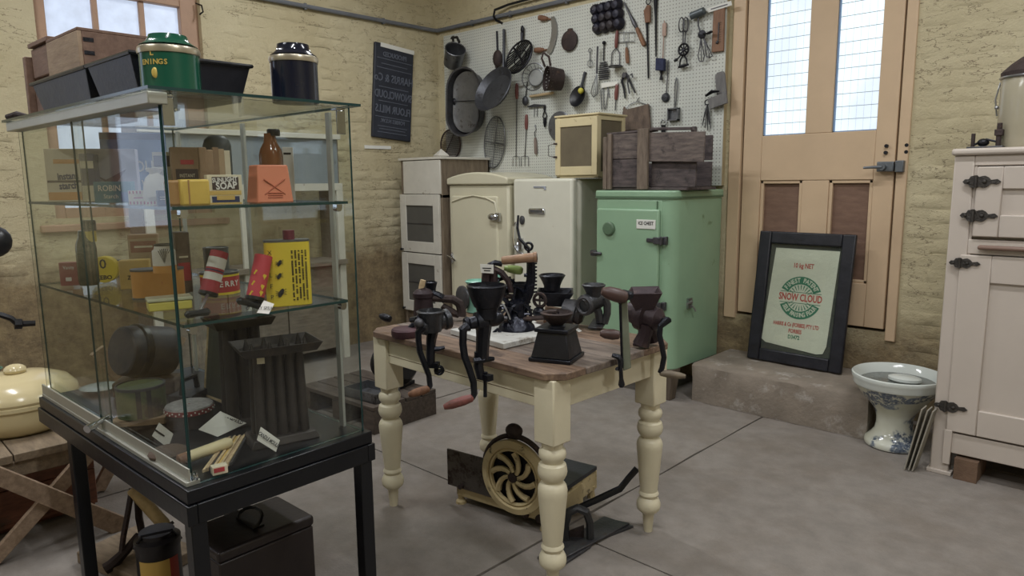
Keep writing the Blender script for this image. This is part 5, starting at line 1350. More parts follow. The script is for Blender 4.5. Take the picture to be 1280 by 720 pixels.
# ================================================================== glass display case
CN = V((-1.828, .662, 0)); CA = math.radians(2.0)
EU = V((-math.cos(CA), -math.sin(CA), 0)); EV = V((-math.sin(CA), math.cos(CA), 0))
def cpos(px, z, u=None, v=None):
    """point of the case at shelf height z where the sight line through column px meets the plane u or v metres in from a face"""
    py = 360-FPX*.0; P = None
    for _ in range(3):
        d = ray(px, py)
        n, k = (EU, u) if u is not None else (EV, v)
        t = (CN+n*k-EYE).dot(n)/d.dot(n); P = EYE+d*t
        w = V((P.x, P.y, z))-EYE; py = 360-FPX*w.dot(_u)/w.dot(_f)
    return V((P.x, P.y, z))
cs_ = thing('display_case', 'tall glass display case with sliding doors on a black metal stand holding old household goods', 'display case', CN, CA)
FRM = M('black_steel_frame', (20, 22, 27), .32, .3, .2, 8, .06, 40)
GP = glass('case_glass', (.955, .97, .955, 1), .42)
GE = M('green_glass_edge', (34, 64, 62), .15, 0, .1, 5, 0)
ALU = M('aluminium_track', (178, 178, 166), .4, .6, .06, 5, .05)
def L(u, v, z): return V((-u, v, z))
def cbox(a, b, name, mt, par=None, bevel=0, k=None):
    m = MB(); m.span(L(*a), L(*b)); return m.build(name, mt, par or cs_, bevel=bevel)
def gpane(a, b, name, thick):
    """glass pane: clear faces, green polished edges"""
    m = MB(); m.span(L(*a), L(*b))
    nrm = {'u': 0, 'v': 1, 'z': 2}[thick]
    for i, f in enumerate(m.f):
        p = [m.v[q] for q in f]; n = (p[1]-p[0]).cross(p[2]-p[1]).normalized()
        m.mi[i] = 0 if abs(n[nrm]) > .9 else 1
    return m.build(name, [GP, GE], cs_, smooth=False)
for u in (.025, .985):
    for v in (.03, .575): cbox((u-.022, v-.022, 0), (u+.022, v+.022, .61), 'leg', FRM, bevel=.003)
cbox((0, 0, .605), (1.30, .028, .662), 'lower_rail', FRM, bevel=.003); cbox((0, .582, .605), (1.30, .61, .662), 'lower_rail', FRM, bevel=.003)
cbox((0, .028, .605), (.03, .582, .662), 'lower_rail', FRM, bevel=.003); cbox((1.27, .028, .605), (1.30, .582, .662), 'lower_rail', FRM, bevel=.003)
cbox((.006, .006, .664), (1.294, .604, .703), 'base_tray', FRM, bevel=.003)
g0, g1, h0, h1 = .032, 1.285, .03, .59
GB_, GT = .7035, 1.727
gpane((g0, h0+.004, GB_), (g0+.009, h1, GT), 'side_pane', 'u')
gpane((g1-.006, h0+.004, GB_), (g1, h1, GT), 'side_pane', 'u')
gpane((g0, h1-.006, GB_), (g1, h1, GT), 'rear_pane', 'v')
gpane((g0-.03, h0-.038, GT+.002), (g1+.02, h1+.02, GT+.01), 'top_pane', 'z')
gpane((.045, h0-.0, .735), (.70, h0+.006, GT-.02), 'sliding_door', 'v')
gpane((.64, h0+.012, .735), (g1-.01, h0+.017, GT-.02), 'sliding_door', 'v')
cbox((g0, h0-.014, .7035), (g1, h0+.024, .716), 'bottom_track', ALU, bevel=.001)
cbox((.66, h0-.012, .716), (g1, h0-.006, .752), 'door_channel', ALU, bevel=.001); cbox((g0, h0-.006, .716), (.675, h0-.001, .752), 'door_channel', ALU, bevel=.001)
cbox((g0, h0-.028, GT-.03), (g1+.012, h0+.02, GT+.001), 'top_track', ALU, bevel=.003)
m = MB(); q = L(.64, h0-.03, .742); m.cyl(q+V((.02, -.035, 0)), q+V((-.03, .05, .012)), .0085); m.cyl(q+V((.02, -.035, 0)), q+V((.004, -.007, .004)), .013); m.build('door_lock', CHROME, cs_)
gpane((.036, .045, 1.131), (g1-.008, .555, 1.139), 'glass_shelf', 'z')
gpane((.036, .04, 1.437), (g1-.008, .572, 1.445), 'glass_shelf', 'z')
STRIP = M('pale_shelf_strip', (176, 178, 172), .4, .4, .06, 5, 0)
for u in (.12, .66, 1.2):
    for v in (h1-.018,): cbox((u-.011, v-.005, .7035), (u+.011, v+.004, GT-.01), 'shelf_upright', STRIP)
m = None
for z in (1.131, 1.437):
    for u, v in ((.034, .54), (.034, .07), (.66, .57)):
        m = MB(); m.cyl(L(u+.004, v, z-.012), L(u+.022, v, z-.012), .011); m.box(L(u+.012, v, z-.006), (.02, .02, .01)); m.build('shelf_stud', CHROME, cs_)
for u, v in ((.05, .56), (.05, .05)):
    m = MB(); m.box(L(u-.012, v, GT-.045), (.006, .03, .07)); m.box(L(u, v, GT-.006), (.03, .03, .008)); m.build('corner_clip', CHROME, cs_, bevel=.002)
m = MB(); m.tube([L(.06, .08, 1.69), L(.1, .09, 1.688), L(.13, .1, 1.688), L(.13, .1, 1.655)], .0035); m.build('hook', CHROME, cs_)
m = MB(); m.ring(L(.04, .045, .725), .011, .003, RX, 14); m.box(L(.05, .035, .712), (.03, .02, .012)); m.build('key_ring', CHROME, cs_)

# goods: S = shelf heights
Z1, Z2, Z0 = 1.4455, 1.1395, .704
def Fig(name, label, cat, px, z, u=None, v=None, py=None, group=None):
    P = onz(px, py, z) if py is not None else cpos(px, z, u, v)
    return Mill(name, label, cat, 0, 0, P=P)
def topz(q, px, py): return q.p(px, py).z-q.P.z
def carton(name, label, cat, px, z, w_px, py_top, dep, mt, rot=0, u=None, v=None, py=None, part='carton', bevel=.001, taper=1):
    """box whose front is w_px wide and reaches up to py_top; rot turns it about its foot from facing the camera"""
    q = Fig(name, label, cat, px, z, u, v, py)
    w = w_px*q.s; h = topz(q, px, py_top); R = q.f.R @ RZ(rot)
    q.R = R; q.w = w; q.h = h; q.c = q.P+R@V((0, dep/2, h/2)); q.dep = dep
    q.box = q.b(MB().box(q.c, (w, dep, h), R, tx=taper, ty=taper), part, mt, bevel=bevel)
    q.front = lambda x, z_, off=.0006: q.P+R@V((x*w, -off, z_*h))
    q.M = lambda x, z_, off=.0006: at(q.front(x, z_, off), R @ RX)
    return q
def patch(q, x0, z0, x1, z1, mt, name='printed_panel', off=.0008, par=None):
    P = [q.front(x, z, off) for x, z in ((x0, z0), (x1, z0), (x1, z1), (x0, z1))]
    return q.b(MB().slab(P, q.R@V((0, .0006, 0))), name, mt, par or q.box, smooth=False)
def word(q, s, size, mt, x, z, sx=1, off=.0012, bold=0, rot=0):
    return text(s, size, mt, q.box, q.M(x, z, off) @ RZ(rot).to_4x4(), .0003, sx=sx, W=True, bold=bold)
def pr(key, c, r=.55): return M('print_'+key, c, r, 0, .05, 8, 0)
CRM, NAVY, DBR, YLW, ORG, SKY, TEAL, PRED, PWHT = pr('cream', (214, 202, 172)), pr('navy', (40, 48, 92)), pr('dark_brown', (64, 44, 44)), pr('yellow', (226, 196, 40)), pr('orange', (218, 150, 66)), pr('blue', (74, 112, 170)), pr('teal', (70, 128, 150)), pr('red', (184, 52, 56)), pr('white', (220, 216, 208))
TAN, GOLD = pr('tan', (176, 148, 112)), pr('gold', (206, 168, 84))

# --- upper shelf
q = carton('orange_block', 'orange tapered moulded block on the upper glass shelf', 'block', 345, Z1, 44, 206, .085, M('orange_block', (232, 132, 96), .6, 0, .04, 5, .08), .38, u=.1, taper=.82, bevel=.004, part='block')
m = MB(); 
for a, b in (((-.28, .62), (0, .42)), ((0, .42), (.28, .62)), ((-.28, .22), (0, .42)), ((.28, .22), (0, .42))):
    m.tube([q.front(a[0], a[1], -.002), q.front(b[0], b[1], -.003)], .0025, 4)
for z_ in (.14, .2, .26): m.tube([q.front(-.2, z_, -.001), q.front(.2, z_, -.001)], .002, 4)
q.b(m, 'moulded_mark', M('orange_mark', (196, 100, 70), .7), q.box)
AMB = glass('amber_glass', (.42, .18, .06, 1), .3)
q = Fig('amber_bottle', 'brown glass bottle with black cap behind the orange block', 'bottle', 342, Z1, u=.26)
m = MB().lpx(q.f, 342, [(11, 250.5), (13.5, 248), (13.5, 194), (12, 187), (7.5, 178), (6.5, 170), (6.5, 167)], 20); q.b(m, 'bottle_body', M('amber_bottle', (118, 70, 38), .12, 0, .12, 4, 0))
q.turned('cap', 342, [(7, 170), (7.3, 168), (7.3, 163), (6.5, 161.5)], BLACK)
q = carton('price_card', 'small white card standing behind the amber bottle', 'card', 363, Z1, 12, 184, .004, PWHT, 0, u=.33); patch(q, -.4, .86, .3, .9, INK)
q = carton('soap_carton', 'cream and dark brown soap carton with gold ribbon on the upper shelf', 'carton', 283, Z1, 37, 218.5, .05, CRM, .18, u=.07)
patch(q, -.37, .5, .4, .93, DBR); word(q, 'SUNLIGHT', .017, PWHT, 0, .83, .8, bold=.0005, rot=.06); word(q, 'SOAP', .026, PWHT, .04, .63, .85, bold=.0008, rot=.06)
patch(q, -.46, .33, .46, .47, GOLD); patch(q, -.4, .08, .4, .28, NAVY); patch(q, -.26, .16, .26, .31, GOLD, off=.0014); patch(q, -.46, .02, .46, .07, GOLD)
SY = M('yellow_soap', (218, 178, 70), .5, 0, .08, 6, .15, 30); SB = M('brown_soap', (176, 128, 72), .5, 0, .12, 6, .15, 30)
q = carton('soap_bar', 'yellow block of soap beside the soap carton', 'soap', 246, Z1, 31, 224, .06, SY, .22, u=.06, bevel=.006, part='bar')
m = MB(); m.tube([q.front(-.22, .03, .0), q.front(-.22, .97, .0)], .0025, 4); q.b(m, 'mould_line', SB, q.box)
q = carton('soap_bar', 'brown block of soap standing against the yellow one', 'soap', 222, Z1, 20, 225, .055, SB, .12, u=.09, bevel=.006, part='bar')
q = carton('check_carton', 'small carton with red and white chequered border by the case corner', 'carton', 184, Z1, 36, 238, .04, CRM, -.2, v=.09)
for k in range(10): patch(q, -.47+k*.095, .78, -.43+k*.095, .97, PRED, 'red_check'); patch(q, -.47+k*.095, .03, -.43+k*.095, .24, PRED, 'red_check')
patch(q, -.35, .45, .35, .53, PRED)
q = carton('blue_carton', 'small dark blue carton between chequered carton and brown soap', 'carton', 207, Z1, 14, 238, .04, NAVY, .1, u=.14)
for z_ in (.55, .4): patch(q, -.35, z_, .35, z_+.05, PWHT)
q = carton('teal_carton', 'teal starch carton lettered in white standing near the front glass', 'carton', 142, Z1, 36, 227, .05, TEAL, -.28, v=.12)
word(q, 'ROBIN', .026, PWHT, -.08, .68, .85, bold=.0004); word(q, 'Starch', .02, PWHT, -.05, .3, .85); patch(q, .22, .05, .48, .5, SKY); 
q = carton('pale_carton', 'pale lilac carton with a faded bird picture behind the teal carton', 'carton', 143, Z1, 48, 186, .05, pr('lilac', (176, 172, 196)), -.2, v=.18)
m = MB(); m.slab([q.front(x, z, .001) for x, z in ((-.3, .5), (-.05, .3), (.1, .38), (.3, .62), (.05, .5), (-.12, .42))], q.R@V((0, .0006, 0))); q.b(m, 'printed_bird', pr('grey_mauve', (120, 96, 120)), q.box); patch(q, -.46, .24, -.1, .32, pr('rose', (206, 140, 140)))
q = carton('blue_washing_carton', 'large blue carton with white sloping letters, tallest on the upper shelf', 'carton', 172, Z1, 62, 166, .075, SKY, -.1, v=.3)
word(q, 'OLD', .055, PWHT, .2, .5, .72, bold=.001, rot=.02); word(q, 'VER', .05, PWHT, .24, .22, .72, bold=.001)
patch(q, -.5, .9, .5, .99, NAVY)
q = carton('starch_packet', 'cream starch packet with bold navy letters and an orange foot at the far end', 'packet', 88, Z1, 40, 186, .05, CRM, -.3, v=.115)
word(q, 'instant', .034, NAVY, .0, .48, .72, bold=.001, rot=.06); word(q, 'starch', .034, NAVY, .0, .3, .72, bold=.001, rot=.06); patch(q, -.48, .03, .48, .18, ORG); patch(q, -.48, .36, .48, .405, DBR, off=.0005); patch(q, -.3, .72, .3, .8, ORG)
q = carton('navy_packet', 'slim navy and cream packet standing beside the starch packet', 'packet', 113, Z1, 14, 192, .05, NAVY, -.3, v=.1); patch(q, -.45, .02, .45, .35, CRM); patch(q, -.45, .7, .45, .85, CRM)
KR = M('kraft_paper', (150, 120, 90), .85, 0, .12, 5, .4, 18)
q = carton('paper_packet', 'brown paper packet with crumpled top and printed panel behind the yellow soap', 'packet', 237, Z1, 30, 184, .05, KR, .1, u=.24)
patch(q, -.38, .3, .38, .62, DBR); word(q, 'INSTANT', .014, CRM, 0, .5, .7); patch(q, -.2, .7, .25, .78, PRED)
for i, (x, dx) in enumerate(((258, 0), (266, .0))):
    q = carton('paper_parcel', ('brown paper parcel standing next to the printed packet', 'brown paper parcel squeezed between its twin and the tied cards')[i], 'parcel', x, Z1, 8.5, 184+i*3, .06, KR, .25, u=.22, bevel=.003)
q = carton('small_packet', 'small buff packet with a lettered band behind the brown soap', 'packet', 209, Z1, 22, 190, .04, pr('buff', (176, 166, 132)), .0, u=.34); patch(q, -.45, .72, .45, .93, DBR); patch(q, -.3, .4, .3, .44, DBR)
for i, x in enumerate((274, 281, 288)):
    q = carton('peg_card', ('bundle of buff cards tied with string, first of three behind the soap carton', 'bundle of buff cards tied with string, middle of three behind the soap carton', 'bundle of buff cards tied with string, nearest the orange block')[i], 'cards', x, Z1, 6, 184+i*2, .05, (KR, TAN, CRM)[i], .1, u=.26)
    m = MB(); m.span(V((-.51, -.02, .44)), V((.51, 1.02, .46))); m.v = [q.P+q.R@V((v.x*q.w, v.y*q.dep, v.z*q.h)) for v in m.v]; q.b(m, 'string', DBR, q.box)
q = Fig('cloth_bag', 'small white cloth bag gathered at the neck behind the chequered carton', 'bag', 196, Z1, u=.27)
m = MB().lpx(q.f, 196, [(9, 252), (13, 246), (13, 232), (9, 222), (5, 217), (9, 211), (6, 210)], 14); m.v = [v+V((random.uniform(-.003, .003),)*3) for v in m.v]; q.b(m, 'bag', pr('calico', (206, 200, 188), .9))
q = Fig('black_flask', 'dark rounded flask standing behind the paper parcels', 'flask', 276, Z1, u=.45)
q.turned('body', 276, [(14, 250), (15, 240), (15, 182), (13, 175), (8, 170), (1, 169)], pr('slate', (66, 70, 70)))

# --- lower shelf
q = Fig('yellow_oil_tin', 'flat yellow oil tin with dark red cap and lines of black print', 'tin', 364, Z2, py=383)
w = .13; R = q.f.R @ RZ(.12); hh = topz(q, 364, 302); q.R = R; q.w = w; q.h = hh; q.dep = .05
m = MB(); P = [(w/2*(1 if abs(math.cos(a)) > .8 else 1)*math.copysign(abs(math.cos(a))**.5, math.cos(a)), .028*math.copysign(abs(math.sin(a))**.6, math.sin(a))) for a in [2*PI*i/28 for i in range(28)]]
m.prism(P, hh, q.P+R@V((0, .03, 0)), R); q.box = q.b(m, 'tin_body', YLW, bevel=.003)
q.b(MB().prism([(x*1.01, y*1.02) for x, y in P], .006, q.P+R@V((0, .03, hh-.001)), R), 'top_rim', TIN)
q.b(MB().cyl(q.P+R@V((.008, .03, hh)), q.P+R@V((.008, .03, hh+.032)), .017, n=14), 'cap', pr('maroon', (112, 36, 52)))
q.front = lambda x, z_, off=.0006: q.P+R@V((x*w, .0015-off, z_*hh)); q.M = lambda x, z_, off=.0006: at(q.front(x, z_, off), R @ RX)
m = MB()
for k in range(5):
    for j in range(30):
        if random.random() < .8: m.box(q.front(.08+k*.075, .1+j*.026, .0008), (.005, .0006, .0035), R)
q.b(m, 'print_column', INK, q.box)['kind'] = 'stuff'
for i, c in enumerate('XPLFP'): word(q, c, .018, INK, -.4, .84-i*.17, 1, .0012)
def bug(x, z, s):
    m = MB(); c = q.front(x, z, .0012)
    m.sph(c, (.006*s, .0006, .013*s), R @ Matrix.Rotation(.5, 3, 'Y'), 8, 5)
    for k in (-1, 0, 1): m.tube([c+R@V((-.014*s, 0, .006*k*s)), c, c+R@V((.014*s, 0, .008*k*s+.003))], .0007, 4)
    q.b(m, 'printed_insect', INK, q.box)
bug(-.2, .22, 1.1); bug(-.22, .48, .8); bug(-.2, .68, .8)
def cpu(px, py, u):
    d = ray(px, py); P = EYE+d*((CN+EU*u-EYE).dot(EU)/d.dot(EU)); P.z = max(P.z, Z2+.0125); return P
def sprayer(name, label, a, b, r, knob, hd, col, bands, uh):
    P = onz(a[0], a[1]+18, Z2); q = Mill(name, label, 'sprayer', 0, 0, P=P)
    A, B = q.p(*a, .0), q.p(b[0], b[1], .03); d = (B-A); 
    t = q.b(MB().rod(A, B, [(0, r), (1, r)], 20), 'tube', col)
    for t0, t1, mt in bands: q.b(MB().rod(A+d*t0, A+d*t1, [(0, r*1.012), (1, r*1.012)], 20), 'printed_band', mt, t)
    q.b(MB().rod(A-d.normalized()*.012, A+d*.0, [(0, r*.9), (.2, r*1.08), (1, r*1.08)], 20), 'end_cap', BLACK)
    K = cpu(knob[0], knob[1], uh); q.b(MB().cyl(A, K, .0045), 'plunger_rod', STEEL)
    h0_, h1_ = cpu(hd[0], hd[1], uh), cpu(hd[2], hd[3], uh); q.b(MB().rod(h0_, h1_, [(0, .004), (.1, .011), (.5, .009), (.9, .011), (1, .004)], 10), 'handle', BLACK)
    return q, A, d, t
q, A, d, t = sprayer('insect_sprayer', 'red and white insect sprayer lying with its plunger towards the glass', (261, 365), (275, 316), .026, (249, 391), (231, 396, 263, 393), pr('crimson', (176, 48, 60)), ((.28, .46, PWHT), (.58, .84, PWHT), (.5, .53, NAVY)), .11)
R_ = Matrix((V((0, 0, 1)).cross(d.normalized()).normalized(), d.normalized(), V((0, 0, 1)))).transposed()
q, A, d, t = sprayer('insect_sprayer', 'plain red insect sprayer with yellow flashes lying with its black handle towards the glass', (319, 371), (330, 321), .025, (309, 390), (296, 375, 329, 393), pr('scarlet', (196, 52, 64)), (), .06)
for k, (f0, o_) in enumerate(((.12, -1), (.25, 1), (.36, -1), (.1, 1), (.5, 1), (.62, -1), (.45, 0))):
    m = MB(); c = A+d*f0+q.f.x*.012*o_-q.f.n*.021; m.box(c, (.009, .004, .014), q.f.R @ Matrix.Rotation(.6, 3, 'Y')); q.b(m, 'yellow_flash', YLW, t)
def can(name, label, px, py, prof, mt, bands=(), u=None, v=None, lid=TIN, n=28):
    P = onz(px, py, Z2) if py else cpos(px, Z2, u, v)
    q = Mill(name, label, 'tin', 0, 0, P=P); c = q.f(px, prof[0][1]); q.P.z = Z2
    pr_ = [(hw*q.s, max(0, q.f(px, y).z-Z2)) for hw, y in prof]
    q.box = q.b(MB().lathe(pr_, V((q.P.x, q.P.y, Z2)), I3, n), 'tin_body', mt)
    for y0, y1, hw, bm in bands: q.b(MB().lathe([(hw*q.s*1.01, q.f(px, y0).z-Z2), (hw*q.s*1.01, q.f(px, y1).z-Z2)], V((q.P.x, q.P.y, Z2)), I3, n, cap=False), 'printed_band', bm, q.box)
    top = pr_[-1]; q.b(MB().lathe([(top[0]*1.02, top[1]-.004), (top[0]*1.03, top[1]+.003), (top[0]*.96, top[1]+.004), (top[0]*.9, top[1]+.001)], V((q.P.x, q.P.y, Z2)), I3, n), 'lid_rim', lid)
    q.R = q.f.R; rad = max(r for r, z in pr_); q.rad = rad
    q.M = lambda ang, z_, off=.0008: at(V((q.P.x, q.P.y, q.f(px, z_).z))+q.f.R@V((math.sin(ang)*(rad+off), -math.cos(ang)*(rad+off), 0)), q.f.R @ RZ(ang) @ RX)
    return q
def around(q, s, size, mt, y, a0, st, off=.001):
    for i, c in enumerate(s):
        if c != ' ': text(c, size, mt, q.box, q.M(a0+i*st, y, off), .0003, W=True, bold=.0005)
q = can('berry_tin', 'round red tin with yellow rims and white lettering behind the red and white sprayer', 276, 366, [(21, 366), (21, 340)], PRED, ((366, 363, 21, YLW), (344, 340.5, 21, YLW)))
around(q, 'ERRY', .026, PWHT, 353, .05, .3)
q = can('silver_can', 'bare silver can standing on end behind the red berry tin', 273, None, [(13.5, 345), (13.5, 310)], TIN, (), u=.62)
q = can('red_can', 'small red can with gold picture behind the plain red sprayer', 340, 366, [(14, 366), (14, 340), (12, 335)], PRED, ())
m = MB(); 
for a in (.1, .45): m = MB(); m.sph(V((q.P.x, q.P.y, q.P.z+.05))+q.f.R@V((math.sin(a)*q.rad, -math.cos(a)*q.rad, 0)), (.012, .002, .012), q.f.R @ RZ(a), 8, 6); q.b(m, 'gold_picture', GOLD, q.box)
# oval orange tin
q = Fig('polish_tin', 'orange oval polish tin with black and red lettering near the case corner', 'tin', 198, Z2, py=374)
w, hh = 54*q.s, topz(q, 198, 337); R = q.f.R @ RZ(-.1); q.R = R; q.w, q.h = w, hh
P = [(w/2*math.copysign(abs(math.cos(a))**.55, math.cos(a)), .04*math.copysign(abs(math.sin(a))**.8, math.sin(a))) for a in [2*PI*i/28 for i in range(28)]]
q.box = q.b(MB().prism(P, hh, q.P+R@V((0, .04, 0)), R), 'tin_body', ORG, bevel=.002)
for z_ in (0, hh-.005): q.b(MB().prism([(x*1.02, y*1.03) for x, y in P], .006, q.P+R@V((0, .04, z_)), R), 'rim', TIN)
q.front = lambda x, z_, off=.0006: q.P+R@V((x*w, .001+.03*(abs(x)*2)**4-off, z_*hh)); q.M = lambda x, z_, off=.0006: at(q.front(x, z_, off), R @ RX)
patch(q, -.34, .5, .1, .6, PRED); patch(q, -.3, .28, .06, .36, INK)
q = can('sunray_tin', 'small white tin with black sunrays and dark cap behind the polish tin', 210, None, [(12, 340), (12, 313), (10, 311), (9, 306)], PWHT, ((340, 331, 12, ORG),), u=.42, lid=BLACK)
for k in range(7):
    a = -.5+.16*k; c = V((q.P.x, q.P.y, 0)); z_ = q.f(210, 328).z
    m = MB(); m.slab([c+q.f.R@V((math.sin(t)*q.rad*1.01, -math.cos(t)*q.rad*1.01, z)) for t, z in ((-.02, z_), (a, z_+.045*math.cos(a)), (a+.08, z_+.045*math.cos(a)))], q.f.R@V((0, -.0005, 0))); q.b(m, 'black_ray', INK, q.box)
BRT = M('brown_printed_tin', (112, 92, 76), .5, .2, .3, 30, .1)
q = carton('tall_tin', 'tall brown patterned tin beside the polish tin', 'tin', 233, Z2, 16, 290, .06, BRT, .3, py=366, part='tin_body', bevel=.003); patch(q, -.4, .2, .4, .5, PRED); patch(q, -.3, .58, .3, .61, CRM)
q = carton('tall_tin', 'tall buff tin with dark diagonal lettering behind the polish tin', 'tin', 183, Z2, 30, 293, .06, TAN, -.1, v=.33, part='tin_body', bevel=.003); patch(q, -.42, .62, .42, .86, pr('rust', (150, 84, 60))); patch(q, -.3, .72, .3, .76, CRM, off=.0014)
q = carton('zebra_tin', 'yellow tin with black lettering and crest seen through the sliding door', 'tin', 170, Z2, 30, 325, .05, GOLD, -.15, v=.22, part='tin_body', bevel=.003); word(q, 'ZEBRA', .019, INK, 0, .4, .8, .001, .0005)
q = Fig('zebo_tin', 'yellow disc shaped tin standing on edge with black numeral and letters', 'tin', 133, Z2, v=.22)
rr_ = topz(q, 133, 320)/2; c = q.P+V((0, 0, rr_)); R = q.f.R @ RZ(-.3) @ RX
q.box = q.b(MB().lathe([(rr_*.97, -.02), (rr_, -.017), (rr_, .017), (rr_*.97, .02)], c, R, 30), 'tin_body', YLW)
text('0', .05, INK, q.box, at(c+R@V((0, .02, .0206)), R), .0003, W=True, bold=.0006); text('ZEBO', .022, INK, q.box, at(c+R@V((0, -.03, .0206)), R), .0003, W=True, bold=.0006)
q.b(MB().rod(c+q.f.x*(rr_*.7)+q.f.n*.03, c+q.f.x*(rr_*1.7)+q.f.n*.05, [(0, .02), (.1, .03), (.9, .03), (1, .02)], 14), 'dark_cap', BLACK)
YB = M('yellow_plastic', (222, 206, 84), .35, 0, .05, 5, 0)
q = carton('yellow_box', 'shallow yellow plastic box with clear lid lying before the polish tin', 'box', 214, Z2, 45, 377, .07, YB, .1, py=388, part='tray', bevel=.004)
q.b(MB().box(q.c+V((0, 0, q.h/2+.006)), (q.w*1.04, q.dep*1.04, .009), q.R), 'clear_lid', M('cloudy_lid', (206, 206, 170), .2), bevel=.002)
q = carton('red_packet', 'dull red packet with white lettering at the far end of the lower shelf', 'packet', 88, Z2, 18, 328, .03, pr('dull_red', (152, 76, 72)), -.3, v=.1); word(q, 'Vanity', .018, PWHT, 0, .78, .8); patch(q, -.2, .2, .1, .36, PWHT)
q = Fig('dark_bottle', 'dark green bottle with yellow label and black top by the sliding door edge', 'bottle', 112, Z2, v=.105)
m = MB().lpx(q.f, 112, [(9, 356), (10, 352), (10, 310), (9, 303), (6.5, 296), (6, 288)], 16); bb = q.b(m, 'bottle_body', pr('bottle_green', (52, 62, 46), .2)); q.turned('label', 112, [(6.9, 302), (6.9, 289)], YLW); q.turned('cap', 112, [(6.5, 288), (6.5, 277), (5.5, 275)], BLACK)
q = Mill('spray_card', 'small white card printed with black words lying by the black sprayer handle', 'card', 0, 0, P=onz(331, 394, Z2))
m = MB(); m.slab(q.pts([(321, 391, -.0), (336, 392.5, -.0), (343, 381, .015), (330, 377, .02)]), q.f.n*.002); cd_ = q.b(m, 'card', PWHT)
text('FLY SPRAY', .0125, INK, cd_, at(q.p(332, 385.5, .005)-q.f.n*.0015, q.f.R @ Matrix.Rotation(.1, 3, 'Y') @ RX), .0003, sx=.85, W=True)

# --- floor of the case
MOULD = M('old_mould_tin', (62, 56, 54), .5, .5, .25, 7, .2, 50, (84, 72, 64), .6, 8)
def candle_mould(label, px, py, ytop, w0, w1, rot, dep, nfl, spikes):
    q = Mill('candle_mould', label, 'candle mould', 0, 0, P=onz(px, py, Z0)); s = q.s
    R = q.f.R @ RZ(rot); hh = topz(q, px, ytop); c = q.P+R@V((0, dep/2, 0))
    q.b(MB().box(c+V((0, 0, .012)), (w0*s*1.25, dep*1.35, .024), R, tx=.9, ty=.86), 'base_tray', MOULD, bevel=.003)
    for j in (0, 1):
        for k in range(nfl):
            x = (k-(nfl-1)/2)/nfl; y = (-.25, .25)[j]*dep
            a = c+R@V((x*w0*s, y*1.2, .02)); b = c+R@V((x*w1*s, y, hh)); r_ = w0*s/nfl*.46
            q.b(MB().rod(a, b, [(0, r_), (1, r_*.85)], 12), 'candle_tube', MOULD)
    m = MB(); TW, TD = w1*s*.68, dep*.72
    o = c+V((0, 0, hh)); A_ = [(-TW, -TD, 0), (TW, -TD, 0), (TW, TD, 0), (-TW, TD, 0)]; B_ = [(-TW*1.15, -TD*1.2, .028), (TW*1.15, -TD*1.2, .028), (TW*1.15, TD*1.2, .028), (-TW*1.15, TD*1.2, .028)]
    vs = [o+R@V(p) for p in A_+B_]; vs += [o+R@V((p[0]*.97, p[1]*.97, p[2])) for p in B_]+[o+R@V((p[0]*.95, p[1]*.95, .004)) for p in A_]
    fs = [(3, 2, 1, 0)]+[(k*4+i, k*4+(i+1) % 4, k*4+4+(i+1) % 4, k*4+4+i) for k in range(3) for i in range(4)]+[(12, 13, 14, 15)]
    m.add(vs, fs); q.b(m, 'top_tray', MOULD)
    if spikes:
        for j in range(2):
            for k in range(4):
                p = o+R@V(((k-1.5)*TW*.5, (j-.5)*TD, .004)); q.b(MB().rod(p, p+V((0, 0, .035)), [(0, .012), (.5, .007), (1, .002)], 8), 'wick_point', MOULD)
    return q, R, c, hh
q, R, c, hh = candle_mould('tall ribbed tin candle mould with pointed wick tips on its tray, nearest the glass', 357, 553, 441, 66, 62, .25, .1, 5, True)
pc = MB(); pc.box(q.p(326, 450, -.012), (.022, .002, .018), q.f.R); q.b(pc, 'paper_tag', CRM)
candle_mould('darker candle mould with plain flared tray standing behind the ribbed one', 312, 531, 408, 48, 46, .3, .09, 3, False)
q = Mill('slate_board', 'grey green slate with pale wooden edge leaning against the dark candle mould', 'slate', 0, 0, P=onz(280, 503, Z0))
SL = M('green_grey_slate', (72, 74, 62), .6, 0, .15, 5, .15)
b0, b1 = onz(256, 494, Z0+.006), onz(301, 511, Z0+.006); t1, t0 = Facing(b1)(300, 414, .03), Facing(b0)(261, 408, .04)
s_ = q.b(MB().slab([b0, b1, t1, t0], q.f.n*.008), 'slate', SL)
m = MB(); m.tube([b0, b1], .006, 4); m.tube([b0, t0], .005, 4); q.b(m, 'wooden_edge', PALEW)
WBK = MW('small_pine_block', (142, 110, 76), (172, 140, 104), (3, 12, 12))
q = Mill('pine_block', 'thin pine block under the striped green tin', 'block', 0, 0, P=onz(180, 534, Z0)); q.b(MB().box(q.P+q.f.n*.08+V((0, 0, .012)), (.165, .13, .023), q.f.R @ RZ(-.25)), 'block', WBK, bevel=.002)
gz = Z0+.0245
q = Mill('green_tin', 'round green drum tin with two dark stripes standing on the pine block', 'tin', 0, 0, P=q.P+q.f.n*.08+V((0, 0, .0245)))
GT_ = M('worn_green_tin', (88, 104, 58), .5, .2, .2, 9, .15, 50, (64, 58, 40), .56, 9)
c0 = q.P; r_ = 25*q.s; hh = topz(q, 182, 480)
q.box = q.b(MB().lathe([(r_, 0), (r_, hh)], c0, I3, 30), 'tin_body', GT_)
q.b(MB().lathe([(r_*1.02, hh-.006), (r_*1.03, hh+.003), (r_*.95, hh+.004), (r_*.93, hh-.004)], c0, I3, 30), 'lid_rim', IRON2)
for a in (-.12, .3):
    m = MB(); m.slab([c0+q.f.R@V((math.sin(a+t)*r_*1.012, -math.cos(a+t)*r_*1.012, z)) for t, z in ((-.1, .004), (.1, .004), (.1, hh-.004), (-.1, hh-.004))], q.f.R@V((0, -.0008, 0))); q.b(m, 'dark_stripe', BLACK, q.box)
